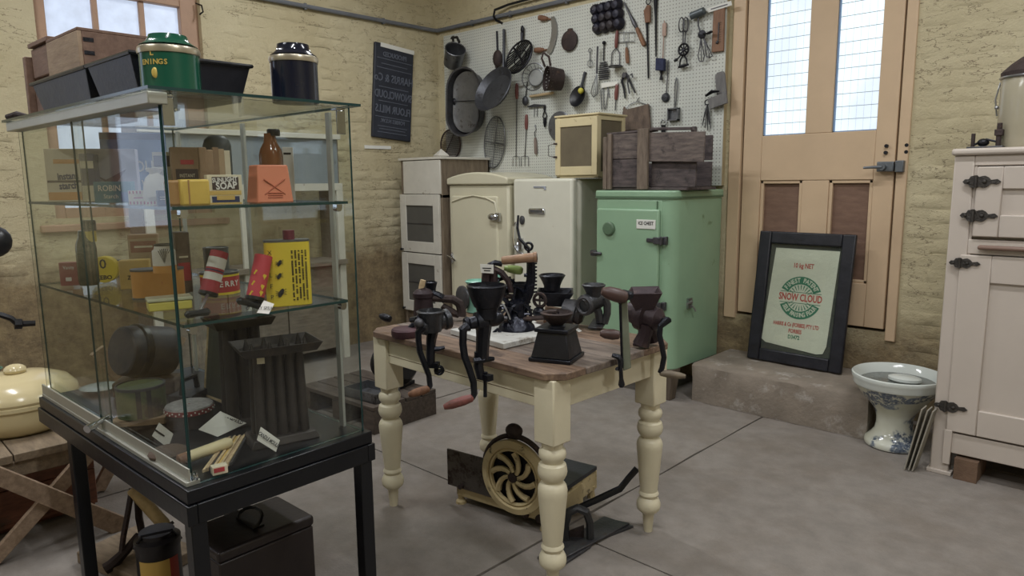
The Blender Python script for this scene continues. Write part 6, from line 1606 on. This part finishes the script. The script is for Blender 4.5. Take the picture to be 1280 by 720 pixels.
q = Mill('chequered_tin', 'low round tin with speckled white lid and red dotted rim', 'tin', 0, 0, P=onz(239, 537, Z0)); c0 = q.P+q.f.n*.07; r_ = 27*q.s
q.box = q.b(MB().lathe([(r_*.96, 0), (r_*.97, .05)], c0, I3, 28), 'tin_body', pr('dark_tin', (52, 44, 44)))
q.b(MB().lathe([(r_, .045), (r_*1.01, .062)], c0, I3, 28), 'red_rim', pr('brick_red', (150, 56, 56)), q.box)
q.b(MB().lathe([(r_, .062), (r_*.97, .067), (.004, .069)], c0, I3, 28, cap=False), 'lid', M('speckled_lid', (156, 152, 152), .5, .2, .3, 60, 0), q.box)
m = MB()
for k in range(40): a = 2*PI*k/40; m.sph(c0+V((math.cos(a)*r_*1.012, math.sin(a)*r_*1.012, .05+.006*(k % 2))), .003, I3, 5, 3)
q.b(m, 'white_dot', PWHT, q.box)['kind'] = 'stuff'
def card(label, pts, lines, px, py, rot=0):
    q = Mill('label_card', label, 'card', 0, 0, P=onz(px, py, Z0)); c_ = q.b(MB().slab(q.pts(pts), q.f.n*.002), 'card', PWHT)
    return q, c_
def cardtext(q, c_, s, p0, p1, size, sx):
    A, B = q.p(*p0)-q.f.n*.0015, q.p(*p1)-q.f.n*.0015; x = (B-A).normalized(); n = -q.f.n
    R = Matrix((x, n.cross(x), n)).transposed(); text(s, size, INK, c_, at((A+B)/2, R), .0003, sx=sx, W=True, bold=.0003)
q, c_ = card('white card lettered about candle moulds lying flat behind the matches', [(248, 537, .0), (272, 546, -.0), (309, 535, .05), (276, 521, .06)], 1, 275, 546)
cardtext(q, c_, 'CANDLE MOULD', (271, 527, .055), (301, 533, .045), .016, .75)
q, c_ = card('white card with black lettering propped at the foot of the ribbed candle mould', [(321, 550, .0), (345, 565, -.0), (350, 552, .01), (326, 535, .01)], 1, 335, 567)
cardtext(q, c_, 'CANDLE MOULD', (325, 542, .0), (347, 557, .0), .016, .6)
q, c_ = card('white card propped up before the pine block', [(190, 545, .0), (210, 560, -.0), (217, 545, .02), (199, 531, .02)], 1, 205, 562)
q.b(MB().slab([p-q.f.n*.0015 for p in q.pts([(194, 537, .008), (206, 545, .008), (205.5, 547, .007), (193.5, 539, .007)])], q.f.n*.001), 'printed_line', INK, c_)
CNDL = M('cream_wax', (206, 190, 146), .5, 0, .06, 5, .05)
q = Mill('wax_roll', 'thick cream wax roll lying across the case floor with a brown butt end', 'roll', 0, 0, P=onz(255, 565, Z0))
A, B = onz(222, 576, Z0+.018), onz(289, 552, Z0+.03); d = B-A
q.b(MB().rod(A+d*.16, B, [(0, .016), (.9, .017), (1, .012)], 16), 'roll', CNDL); q.b(MB().rod(A, A+d*.17, [(0, .012), (.1, .0165), (1, .0165)], 16), 'butt_end', WOODH)
q = Mill('match_bundle', 'flat bundle of old wooden matches with striped paper wrapper at the front glass', 'matches', 0, 0, P=onz(277, 592, Z0))
a_, b_, c_2, d_ = [onz(x, y, Z0+.004) for x, y in ((253, 591), (291, 581), (311, 546), (283, 550))]
for k in range(9):
    t0, t1 = k/9, (k+.85)/9; m = MB(); m.slab([a_.lerp(b_, t0), a_.lerp(b_, t1), d_.lerp(c_2, t1), d_.lerp(c_2, t0)], (0, 0, .008+.003*(k % 2))); q.b(m, 'match_stick', (PALEW, TAN, IRON2, PALEW, GOLD, PALEW, TAN, PALEW, IRON2)[k])
q.b(MB().box(onz(274, 586, Z0+.017), (.04, .026, .022), q.f.R @ RZ(.2)), 'wrapper', CRM); q.b(MB().box(onz(274, 586, Z0+.017)-q.f.n*.0135+V((0, 0, .002)), (.028, .002, .012), q.f.R @ RZ(.2)), 'red_print', PRED)
q = Mill('wooden_mould', 'rounded brown wooden block lying in the near corner of the case', 'block', 0, 0, P=onz(212, 586, Z0)); m = MB(); m.sph(q.P+q.f.n*.075+V((0, 0, .022)), (.055, .045, .022), q.f.R, 16, 8); q.b(m, 'block', M('dull_brown_wood', (88, 70, 58), .7, 0, .15, 9, .2))
q = Mill('flat_iron', 'dark flat iron tool lying behind the chequered tin', 'flat iron', 0, 0, P=onz(226, 506, Z0))
m = MB(); m.prism([(-.05, 0), (.05, 0), (.045, .1), (0, .17), (-.045, .1)], .035, q.P, q.f.R @ RZ(-.6)); q.b(m, 'sole', IRON2, bevel=.004)
m = MB(); R = q.f.R @ RZ(-.6); m.tube([q.P+R@V((0, .01, .03)), q.P+R@V((0, .02, .085)), q.P+R@V((0, .1, .085)), q.P+R@V((0, .11, .03))], .01); q.b(m, 'handle', IRON)
q = Mill('white_dish', 'shallow white dish at the far end of the case floor', 'dish', 0, 0, P=onz(126, 488, Z0)); q.b(MB().lathe([(.04, 0), (.07, .014), (.074, .016), (.066, .012), (.03, .004)], q.P, I3, 24, cap=True), 'dish', M('bluish_china', (150, 164, 160), .2))

q = Mill('driftwood_block', 'rough dark wooden block under the drum at the far end of the case', 'block', 0, 0, P=cpos(186, Z0, u=1.02))
q.b(MB().box(q.P+V((0, 0, .03)), (.22, .12, .058), q.f.R @ RZ(-.3)), 'block', MW('rough_brown_block', (74, 60, 48), (108, 90, 70), (3, 12, 12), .8), bevel=.008)
q = Mill('dark_drum', 'dark round kettle drum lying on its side on the rough block inside the case', 'drum', 0, 0, P=q.P+V((0, 0, .06)))
R = axis(q.f.R @ V((-.85, -.5, .2))); c = q.P+V((.0, 0, .106))
q.b(MB().lathe([(.07, -.11), (.095, -.09), (.098, .04), (.092, .09), (.085, .095)], c, R, 26), 'body', M('dark_grey_drum', (70, 70, 78), .5, .3, .2, 7, .15))
q.b(MB().lathe([(.099, .02), (.104, .025), (.104, .045), (.099, .05)], c, R, 26), 'band', BLACK)
q.b(MB().lathe([(.085, .088), (.07, .093), (.01, .094)], c, R, 26), 'end_plate', IRON2)
# ================================================================== things on top of the case
ZT = GT+.0105
def canister(label, px, hw, prof, mt, u, lettering):
    q = Mill('tea_canister', label, 'canister', 0, 0, P=cpos(px, ZT, u=u)); c = q.P; s = q.s
    base = prof[0][1]
    pr_ = [(w_*s, max(0, q.f(px, y).z-ZT)) for w_, y in prof]; pr_[0] = (pr_[0][0], 0)
    q.box = q.b(MB().lathe([p for p in pr_[:2]], c, I3, 32), 'body', mt)
    q.b(MB().lathe([(pr_[1][0]*1.03, pr_[1][1]-.008), (pr_[1][0]*1.06, pr_[1][1]), (pr_[1][0]*1.03, pr_[1][1]+.008), (pr_[1][0]*.98, pr_[1][1]+.01)], c, I3, 32), 'metal_band', M('brass_band', (206, 196, 172), .3, .8, .08, 5, 0))
    q.b(MB().lathe([(a, b+.006) for a, b in pr_[2:]], c, I3, 32), 'lid', mt)
    for k in range(10):
        a = 2*PI*k/10+.2; r_ = pr_[4][0]*1.0; q.b(MB().sph(c+V((math.cos(a)*r_, math.sin(a)*r_, pr_[4][1]+.004)), .0035, I3, 6, 4), 'stud', STEEL, q.box) if k % 2 else None
    rad = pr_[0][0]
    q.M = lambda ang, y, off=.0008: at(V((c.x, c.y, q.f(px, y).z))+q.f.R@V((math.sin(ang)*(rad+off), -math.cos(ang)*(rad+off), 0)), q.f.R @ RZ(ang) @ RX)
    return q
GRC = M('dark_green_gloss', (20, 84, 62), .16, 0, .06, 5, 0); BKC = M('black_gloss', (22, 26, 42), .16, 0, .1, 5, 0)
q = canister('glossy dark green tea canister with gold lettering on top of the case', 215, 30, [(30, 110), (30, 66), (29, 62), (23, 57.5), (20.5, 54), (19, 48.5), (10, 46.5), (1, 46)], GRC, .1, 1)
GLT = M('gold_lettering', (204, 176, 78), .4, .3, .08, 8, 0)
for i, c in enumerate('ENINGS'): text(c, .0175, GLT, q.box, q.M(-.95+i*.165, 83, .0008) , .0003, W=True, bold=.0005)
text('L', .02, GLT, q.box, q.M(-.58, 72), .0003, W=True, bold=.0005)
for y, w_ in ((78, 0), (88, 0)):
    m = MB(); c = q.P; P = [V((c.x, c.y, q.f(215, y-(1.2*math.sin(PI*k/8))).z))+q.f.R@V((math.sin(-.95+k*.16)*.0735, -math.cos(-.95+k*.16)*.0735, 0)) for k in range(9)]
q.b(MB().sph(q.M(-.5, 96).to_translation(), (.008, .002, .013), q.f.R, 8, 6), 'gold_crest', GLT, q.box)
canister('glossy black tea canister standing alone at the far corner of the case top', 370, 26, [(26, 121), (26, 76), (25.5, 73), (21, 69), (18.5, 66), (17.5, 59), (9, 57.5), (1, 57)], BKC, .12, 0)
BKT = M('black_baking_tin', (40, 42, 52), .4, .5, .2, 7, .15, 40, (66, 62, 66), .66, 8)
def baking_tin(label, u0, v0, u1, v1, h, par=None):
    t = thing('baking_tin', label, 'baking tin', CN+EU*((u0+u1)/2)+EV*((v0+v1)/2)+V((0, 0, ZT)), CA)
    a, b = (u1-u0)/2, (v1-v0)/2; m = MB()
    S = [(.86, 0), (1, h), (1.03, h+.002), (1.03, h+.006), (.97, h+.002), (.84, .005)]
    vs = [V((x*a*k if abs(x) else 0, y*b*k, z)) for k, z in S for x, y in ((-1, -1), (1, -1), (1, 1), (-1, 1))]
    fs = [(3, 2, 1, 0)]+[(k*4+i, k*4+(i+1) % 4, k*4+4+(i+1) % 4, k*4+4+i) for k in range(len(S)-1) for i in range(4)]+[tuple(20+i for i in range(4))]
    m.add(vs, fs); m.build('pan', BKT, t, bevel=.004)
    m = MB(); R4 = [(-a*1.02, -b*1.02, h+.003), (a*1.02, -b*1.02, h+.003), (a*1.02, b*1.02, h+.003), (-a*1.02, b*1.02, h+.003)]; m.tube(R4, .006, 6, True); m.build('rolled_rim', BLACK, t)
    return t
baking_tin('long dark baking tin lying behind the green canister on the case top', .19, .03, .505, .36, .1)
baking_tin('dark baking tin beside the long one, a wooden box resting on it', .525, .03, 1.04, .33, .1)
WBX = MW('brown_drawer_wood', (108, 78, 62), (136, 104, 84), (3, 12, 12), .6); WBX2 = MW('pale_box_wood', (146, 120, 96), (172, 146, 116), (3, 12, 12), .6)
bx = thing('wooden_box', 'plain pinkish brown wooden box resting on a dark baking tin on the case top', 'box', CN+EU*.875+EV*.205+V((0, 0, ZT+.1065)), CA)
w_, d_, h_ = .155, .125, .135
for a, b in (((-w_, -d_), (w_, -d_+.012)), ((-w_, d_-.012), (w_, d_))): MB().span((a[0], a[1], 0), (b[0], b[1], h_)).build('side_board', WBX2, bx, bevel=.002)
for a, b in (((-w_, -d_+.012), (-w_+.012, d_-.012)), ((w_-.012, -d_+.012), (w_, d_-.012))): MB().span((a[0], a[1], 0), (b[0], b[1], h_)).build('end_board', WBX, bx, bevel=.002)
MB().span((-w_, -d_, h_), (w_, d_, h_+.01)).build('lid', WBX, bx, bevel=.002)
for z in (.07, .11): MB().box((w_+.001, -d_+.03, z), (.002, .03, .012)).build('iron_tab', IRON, bx)
bx = thing('wooden_chest', 'brown panelled wooden chest standing at the far end of the case top', 'chest', CN+EU*1.19+EV*.17+V((0, 0, ZT)), CA)
MB().span((-.125, -.06, 0), (.12, .2, .26)).build('carcass', WBX, bx, bevel=.003)
for z in (.02, .15): MB().span((-.08, -.072, z), (.11, -.06, z+.1)).build('drawer_front', WBX, bx, bevel=.004)
MB().span((-.125, -.09, 0), (-.095, -.06, .23)).build('end_post', WBX, bx, bevel=.003); MB().span((-.105, -.075, .26), (.12, .2, .275)).build('top_board', WBX, bx, bevel=.002)
m = MB(); m.tube([L(1.22, .05, ZT+.012), L(1.26, .03, ZT+.018), L(1.30, .01, ZT+.012)], [.008, .014, .01], 8); o = m.build('iron_hook', RUST, loc=CN, rz=CA); tag(o, 'rusty iron hook lying at the far end of the case top', 'hook')

# ================================================================== under the table: slicer with spoked wheel on its iron base
SCR = M('chipped_cream_iron', (196, 176, 128), .5, .1, .08, 8, .15, 60, (60, 46, 38), .63, 22)
STP = M('mottled_steel_plate', (92, 86, 80), .45, .6, .2, 10, .2, 50, (58, 44, 38), .55, 14)
A = onz(575, 629); B = onz(683, 664); ex = (B-A); Lx = ex.length; ex.normalize(); ang = math.atan2(ex.y, ex.x)
sl = thing('ham_slicer', 'old cream iron slicer with spiral spoked wheel and black lever standing under the table', 'slicer', A, ang)
m = MB()
m.span((-.02, 0, .035), (Lx+.02, .022, .10)); m.span((-.02, .27, .035), (Lx+.02, .29, .10)); m.span((-.02, .0, .035), (.0, .29, .10)); m.span((Lx, .0, .02), (Lx+.02, .29, .12)); m.span((0, .02, .085), (Lx, .27, .10))
m.build('base', SCR, sl, bevel=.006)
for x, y in ((0, .01), (Lx-.01, .01), (0, .28), (Lx+.0, .28)):
    m = MB(); m.lathe([(.026, 0), (.024, .012), (.014, .02), (.018, .045)], (x, y, 0), I3, 12); m.build('foot', SCR, sl)
MB().span((-.06, -.016, .085), (Lx*.62, -.006, .262)).build('guard_plate', STP, sl, bevel=.002)
wc = V((Lx*.72, -.045, .232)); WK = 1.18; Rw = RX
m = MB(); m.lathe([(.128, -.012), (.14, -.01), (.142, .0), (.14, .012), (.118, .016), (.112, .012), (.112, -.006)], wc, RX*WK, 36, cap=False); wh = m.build('wheel_rim', SCR, sl)
for k in range(8):
    a = 2*PI*k/8; P = []
    for t in (0, .25, .5, .75, 1):
        r_ = .02+t*.075; aa = a+.75*t; P.append(wc+(RX*WK)@V((r_*math.cos(aa), r_*math.sin(aa), .006)))
    MB().tube(P, [.010, .011, .012, .013, .014], 6).build('wheel_spoke', SCR, wh)
MB().lathe([(.098, .0), (.1, .01), (.106, .012), (.112, .006)], wc, RX*WK, 36, cap=False).build('inner_ring', SCR, wh)
MB().lathe([(.018, -.01), (.018, .016), (.01, .02)], wc, RX*WK, 14).build('hub', RUST, wh)
MB().lathe([(.11, -.014), (.11, -.01)], wc, RX*WK, 36).build('back_disc', IRON, wh)
m = MB(); m.ring(wc+V((0, .02, 0)), .177, .012, RX, 26, 6, 1, .5, 2.9); m.build('blade_guard', RUST, sl)
m = MB(); m.sph(wc+V((-.02, .03, .196)), (.042, .03, .032)); m.box(wc+V((-.02, .03, .176)), (.05, .04, .03)); m.build('sharpener', RUST, sl)
m = MB(); m.lathe([(.012, 0), (.012, .02)], (.03, -.016, .1), RX, 10); m.sph((.28, .03, .25), .025); m.build('knob', RUST, sl)
for x, z in ((Lx*.78, .05), (Lx*.93, .05)): MB().lathe([(.018, 0), (.016, .012), (.008, .014)], (x, -.001, z), RX, 10).build('bolt', RUST, sl)
MB().span((Lx*.45, .06, .135), (Lx+.02, .42, .155)).build('carriage_plate', M('dark_slate_plate', (44, 46, 54), .4, .3, .15, 6, .1), sl, bevel=.003)
MB().span((Lx*.55, .1, .10), (Lx*.95, .26, .135)).build('carriage_block', SCR, sl, bevel=.004)
q = Mill('x', 'x x x x', 'x', 0, 0, P=onz(735, 645)); bpy.data.objects.remove(q.o)
m = MB(); m.tube([INV[sl.name] @ p for p in q.pts([(703, 636, -.06), (720, 630, -.05), (748, 620, -.03), (775, 611, 0), (786, 600, .02), (797, 589, .03)])], [.014, .016, .017, .017, .016, .017], 8, flat=.7); m.build('lever', BLACK, sl)
m = MB(); m.span((Lx, .2, .04), (Lx+.015, .43, .13)); m.build('side_bracket', SCR, sl, bevel=.004)
m = MB(); m.lathe([(.02, 0), (.016, .03), (.02, .06)], (Lx+.0, .40, 0), I3, 10); m.build('foot', SCR, sl)
# iron base on the floor with an arch
P0, P1, P2, P3 = onz(672, 699), onz(697, 713), onz(792, 660), onz(755, 648)
ib = thing('iron_track', 'long dark iron base plate with a raised arch lying on the floor by the slicer', 'iron track', (P0+P2)/2, 0)
m = MB(); m.slab([P0, P1, onz(738, 686), onz(742, 679), P2, P3][::1], (0, 0, .012)); m.build('plate', IRON2, ib, W=True, bevel=.002)
m = MB(); m.slab([p+V((0, 0, .0125)) for p in (onz(690, 700), onz(700, 706), onz(787, 659), onz(770, 655))], (0, 0, .008)); m.build('ridge', IRON2, ib, W=True, bevel=.002)
q = Mill('x', 'x x x x', 'x', 0, 0, P=onz(724, 678)); bpy.data.objects.remove(q.o)
m = MB(); m.tube(q.pts([(706, 684), (706, 655), (711, 640), (722, 635), (733, 640), (737, 652), (738, 676)]), .02, 8, flat=.8); m.build('arch', M('dark_grey_arch', (54, 54, 56), .45, .4, .2, 8, .15), ib, W=True)
m = MB(); m.slab(q.pts([(709, 683, .02), (730, 678, .02), (730, 660, .02), (709, 668, .02)]), q.f.n*.01); m.build('web', RUST, ib, W=True)

# ================================================================== low bench beyond the end of the case, with crock and box
BNC = MW('grey_bench_wood', (112, 94, 74), (146, 126, 100), (3, 14, 14), .7)
be = thing('trestle_bench', 'rough low bench of grey planks on crossed timber trestles beyond the glass case', 'bench', (-3.8, .5, 0), -.02)
for i in range(4): MB().span((-.62, -.40+i*.235, .395), (.46, -.17+i*.235, .43)).build('plank', BNC, be, bevel=.003)
MB().span((.415, -.42, .33), (.445, .54, .394)).build('end_rail', BNC, be, bevel=.003)
BNL = MW('pale_trestle_wood', (124, 100, 78), (160, 134, 108), (3, 14, 14), .7)
for x in (.47, -.56):
    for a, b, dx in (((-.06, 0), (.36, .40), 0), ((.42, 0), (-.02, .40), .033)):
        m = MB(); pa, pb_ = V((x+dx, a[0], a[1])), V((x+dx, b[0], b[1])); d = (pb_-pa).normalized(); n = V((0, -d.z, d.y))*.032
        m.slab([pa-n+V((0, 0, .02)), pa+n, pb_+n, pb_-n], (.028, 0, 0)); m.build('trestle_leg', BNL, be, bevel=.002)
bx = thing('chest_box', 'red brown wooden box pushed under the low bench', 'box', (-3.84, .5, 0), .0)
RBW = MW('red_brown_boards', (96, 56, 40), (142, 84, 58), (10, 3, 14), .6, (84, 66, 54), .6, 5)
for a, b, n_ in (((-.28, -.42, .03), (.26, .40, .05), 'base_board'), ((.245, -.42, .05), (.262, .40, .2), 'side_board'), ((.245, -.42, .203), (.262, .40, .36), 'side_board'), ((-.28, -.42, .05), (-.262, .40, .36), 'side_board'), ((-.26, -.42, .05), (.244, -.402, .36), 'end_board'), ((-.26, .382, .05), (.244, .40, .36), 'end_board')):
    MB().span(a, b).build(n_, RBW, bx, bevel=.003)
for x in (-.2, .18): MB().span((x-.03, -.42, 0), (x+.03, .40, .03)).build('runner', RBW, bx)
CRK = M('cream_glazed_crock', (212, 194, 146), .18, 0, .04, 4, 0, 30, (180, 156, 108), .68, 5)
q = Mill('stoneware_crock', 'big cream glazed crock with domed lid and knob on the low bench', 'crock', 0, 0, P=V((-3.72, .665, .4315)))
c = q.P; s = q.s
q.b(MB().lathe([(.17, 0), (.2, .02), (.222, .07), (.226, .12)], c, I3, 36), 'pot', CRK)
q.b(MB().lathe([(.229, .12), (.236, .125), (.236, .14), (.229, .145)], c, I3, 36), 'rim_band', CRK)
q.b(MB().lathe([(.232, .146), (.236, .155), (.232, .172), (.2, .21), (.14, .235), (.06, .247), (.01, .249)], c, I3, 36), 'lid', CRK)
q.b(MB().sph(c+V((.0, .0, .262)), (.045, .045, .026)), 'knob', CRK)
q = Mill('green_jug', 'green glazed jug standing at the back of the low bench behind the glass', 'jug', 0, 0, P=V((-4.12, .62, .4315)))
GJ = M('green_glaze', (76, 120, 100), .2, 0, .15, 5, 0)
q.b(MB().lathe([(.06, 0), (.085, .03), (.09, .09), (.06, .15), (.055, .18), (.07, .2), (.062, .2), (.045, .16)], q.P, I3, 24), 'jug_body', GJ)
q.b(MB().tube([q.P+V((.07, .02, .17)), q.P+V((.12, .03, .16)), q.P+V((.12, .03, .1)), q.P+V((.08, .02, .06))], .01), 'handle', GJ)
# wooden folding frame on the far end of the bench
q = thing('folding_frame', 'crossed pale wooden slats of a folding frame standing behind the case', 'frame', (-3.78, 1.2, 0), 0)
for a, b, x in (((-.25, 0), (.2, .72), 0), ((.25, 0), (-.2, .72), .032)):
    m = MB(); pa, pb_ = V((x, a[0], a[1])), V((x, b[0], b[1])); d = (pb_-pa).normalized(); n = V((0, -d.z, d.y))*.035
    m.slab([pa-n+V((0, 0, .025)), pa+n, pb_+n, pb_-n], (.03, 0, 0)); m.build('slat', BNL, q, bevel=.002)
MB().cyl((-.01, 0, .4), (.07, 0, .4), .012).build('bolt', IRON, q)

# ================================================================== under the case
q = Mill('strong_box', 'x x x x', 'x', 0, 0, P=V((-2.24, 1.02, 0))); bpy.data.objects.remove(q.o)
sb = thing('deed_box', 'black japanned metal deed box with a loop handle under the display case', 'box', (-2.24, 1.015, 0), .03)
JB = M('brown_black_japan', (46, 38, 37), .4, .2, .2, 6, .1, 40, (56, 46, 44), .66, 7)
MB().span((-.12, -.17, 0), (.12, .17, .31)).build('body', JB, sb, bevel=.006)
MB().span((-.124, -.174, .312), (.124, .174, .35)).build('lid', JB, sb, bevel=.012, seg=3)
m = MB(); m.tube([(-.045, -.02, .353), (-.055, -.008, .366), (-.052, .008, .378), (-.035, .022, .385), (-.01, .03, .388), (.02, .03, .387), (.045, .022, .382), (.06, .006, .37), (.062, -.006, .36), (.055, -.014, .353)], .006); m.box((0, 0, .352), (.12, .04, .004)); m.build('handle', BLACK, sb)
MB().span((-.09, -.176, .05), (-.05, -.1715, .25)).build('paper_label', M('torn_grey_label', (120, 116, 112), .9, 0, .3, 20, 0), sb)
pk = thing('timber_block', 'short thick grey timber plank lying under the display case', 'plank', (-2.9, .87, 0), .25)
MB().span((-.24, -.13, 0), (.16, .13, .05)).build('plank', BNC, pk, bevel=.005)
jk = Mill('timber_jack', 'rusty iron lifting tool with yellow wooden crossbar handle standing on the timber plank', 'tool', 0, 0, P=V((-2.86, .88, .051)))
YH = MW('yellow_worn_handle', (150, 124, 72), (186, 156, 100), (8, 8, 8), .5)
s0, s1 = jk.p(165, 613, .02), jk.p(206, 650, -.06)
jk.b(MB().rod(s0, s1, [(0, .02), (.05, .024), (.95, .024), (1, .02)], 14), 'crossbar', YH)
jk.b(MB().rod(s1, s1+(s1-s0).normalized()*.012, [(0, .03), (1, .03)], 14), 'end_boss', RUST)
jk.b(MB().tube([s0, jk.p(160, 640, .0), jk.p(154, 672, -.0), jk.p(152, 690, -.0)], .018, 6, flat=.6), 'side_arm', RUST)
jk.b(MB().tube([s1, jk.p(204, 668, -.05), jk.p(202, 688, -.04)], .018, 6, flat=.6), 'side_arm', RUST)
jk.b(MB().tube([jk.p(132, 708, -.02), jk.p(140, 703, -.02), jk.p(158, 688, -.0), jk.p(172, 671, 0), jk.p(182, 672, -.02), jk.p(190, 684, -.04)], [.024, .024, .018, .018, .018, .016], 8), 'curved_foot', RUST)
jk.b(MB().tube([jk.p(172, 620, .04), jk.p(174, 650, .02), jk.p(178, 668, .0)], .014, 6), 'strut', RUST)
bk = Mill('paint_pot', 'black lidded pot with yellow and red paper label under the case', 'pot', 0, 0, P=onz(203, 742))
c = bk.P; r_ = .075
bk.box = bk.b(MB().lathe([(r_*.94, 0), (r_, .01), (r_, .19), (r_*1.05, .2), (r_*1.05, .225), (r_*.8, .235), (r_*.8, .25), (.01, .252)], c, I3, 28), 'pot_body', M('brown_black_pot', (38, 34, 36), .35, .2, .15, 6, .05))
for a0, a1, mt in ((-1.0, .45, pr('label_yellow', (206, 166, 74))), (.45, .95, pr('label_red', (188, 66, 50)))):
    m = MB(); k = 10; vs = []
    for i in range(k+1):
        a = a0+(a1-a0)*i/k
        for z in (.03, .165): vs.append(c+bk.f.R@V((math.sin(a)*r_*1.008, -math.cos(a)*r_*1.008, z)))
    m.add(vs, [(2*i, 2*i+2, 2*i+3, 2*i+1) for i in range(k)]); bk.b(m, 'paper_label', mt, bk.box)
bk.b(MB().tube([c+bk.f.R@V((-.078, 0, .2)), c+bk.f.R@V((-.05, -.05, .262)), c+bk.f.R@V((.05, -.05, .262)), c+bk.f.R@V((.078, 0, .2))], .005), 'bail_handle', IRON)

# ================================================================== low pallet between case and table
pl = thing('timber_pallet', 'low dark timber platform against the left side of the table legs', 'pallet', (-3.75, 2.55, 0), .05)
pl['label'] = 'low dark timber platform on blocks carrying a black motor beyond the table'
DKW = MW('dark_pallet_wood', (58, 48, 42), (88, 76, 66), (3, 14, 14), .8)
for i in range(4): MB().span((-.45, -.22+i*.13, .145), (.32, -.1+i*.13, .17)).build('slat', DKW, pl, bevel=.003)
for x in (-.4, -.05, .27): MB().span((x-.05, -.22, 0), (x+.05, .29, .144)).build('block', DKW, pl, bevel=.003)
ty = thing('tin_tray', 'shallow grey galvanised tray lying on the low timber platform', 'tray', (-3.62, 2.48, .1705), .1)
m = MB(); m.box((0, 0, .004), (.3, .2, .008)); 
for a, b in (((-.15, -.1), (.15, -.095)), ((-.15, .095), (.15, .1)), ((-.15, -.1), (-.145, .1)), ((.145, -.1), (.15, .1))): m.span((a[0], a[1], .0), (b[0], b[1], .06))
m.build('tray', TIN, ty)
mo = thing('electric_motor', 'black ribbed electric motor on the low platform behind the table leg', 'motor', (-3.72, 2.74, .1705), .3)
m = MB(); m.lathe([(.07, -.14), (.11, -.12), (.115, .1), (.08, .13), (.02, .135)], (0, 0, .14), axis((1, -.2, 0)), 20); m.build('housing', BLACK, mo)
m = MB()
for k in range(5): m.ring((V((1, -.2, 0)).normalized()*(-.08+k*.04))+V((0, 0, .14)), .117, .005, axis((1, -.2, 0)), 20)
m.build('cooling_rib', IRON, mo)
MB().box((0, 0, .012), (.2, .16, .024)).build('foot', IRON, mo, bevel=.003)
m = MB(); m.box((.03, -.02, .27), (.12, .07, .03)); m.build('terminal_box', WOODH, mo, bevel=.004)

# ================================================================== behind the case: open dresser frame against the window wall
ds = thing('kitchen_dresser', 'old open dresser with blue grey upper panel and white rails standing under the window wall', 'dresser', (-5.22, 2.55, 0), 0)
BGP = M('blue_grey_panel', (124, 134, 142), .6, 0, .08, 3, .1, 40, (96, 98, 98), .66, 5)
GRB = MW('grey_brown_board', (104, 92, 80), (134, 122, 108), (10, 3, 14), .7)
MB().span((-.02, -.75, 1.5), (.0, .78, 1.86)).build('upper_panel', BGP, ds, bevel=.003)
for a, b in (((0, -.78, 1.44), (.03, .8, 1.5)), ((0, -.78, 1.86), (.03, .8, 1.9))): MB().span(a, b).build('rail', WPAINT, ds, bevel=.003)
for y in (-.78, -.1, .74): MB().span((0, y, 0), (.03, y+.06, 1.44)).build('upright', WPAINT, ds, bevel=.003)
MB().span((-.3, -.78, .82), (.06, .8, .86)).build('counter', GRB, ds, bevel=.003)
for i in range(3): MB().span((-.015, -.72+i*.49, .1), (.0, -.24+i*.49, .81)).build('lower_panel', GRB, ds, bevel=.003)
MB().span((-.3, -.78, .0), (-.02, -.75, 1.9)).build('end_panel', GRB, ds); MB().span((-.3, .77, .0), (-.02, .8, 1.9)).build('end_panel', GRB, ds); 

# ================================================================== at the left margin
gh = thing('grinder_stand', 'black cranked handle and round black weight of a machine at the left margin beyond the case', 'machine', (-4.75, .1, 0), 0)
gh['label'] = 'black iron machine beyond the case, only its cranked handle and round weight showing'
q = Mill('x', 'x x x x', 'x', 0, 0, P=V((-4.75, .45, 0))); bpy.data.objects.remove(q.o)
m = MB(); m.tube(q.pts([(-60, 380), (-20, 390), (2, 394), (14, 398), (22, 405)]), .016, 8); m.build('handle_arm', BLACK, gh, W=True)
m = MB(); m.rod(q.p(18, 405), q.p(44, 404), [(0, .03), (.35, .03), (.4, .018), (1, .016)], 10); m.build('grip', BLACK, gh, W=True)
m = MB(); m.sph(q.p(-8, 302), .088); m.build('weight', BLACK, gh, W=True)
m = MB(); m.cyl(q.p(-58, 380), V((q.p(-58, 380).x, q.p(-58, 380).y, 0)), .03); m.cyl(q.p(-58, 380), q.p(-58, 302), .025); m.tube(q.pts([(-58, 302), (-30, 302), (-8, 302)]), .018); b_ = V((q.p(-58, 380).x, q.p(-58, 380).y, .02)); m.box(b_, (.24, .24, .04)); m.build('stand', IRON, gh, W=True)
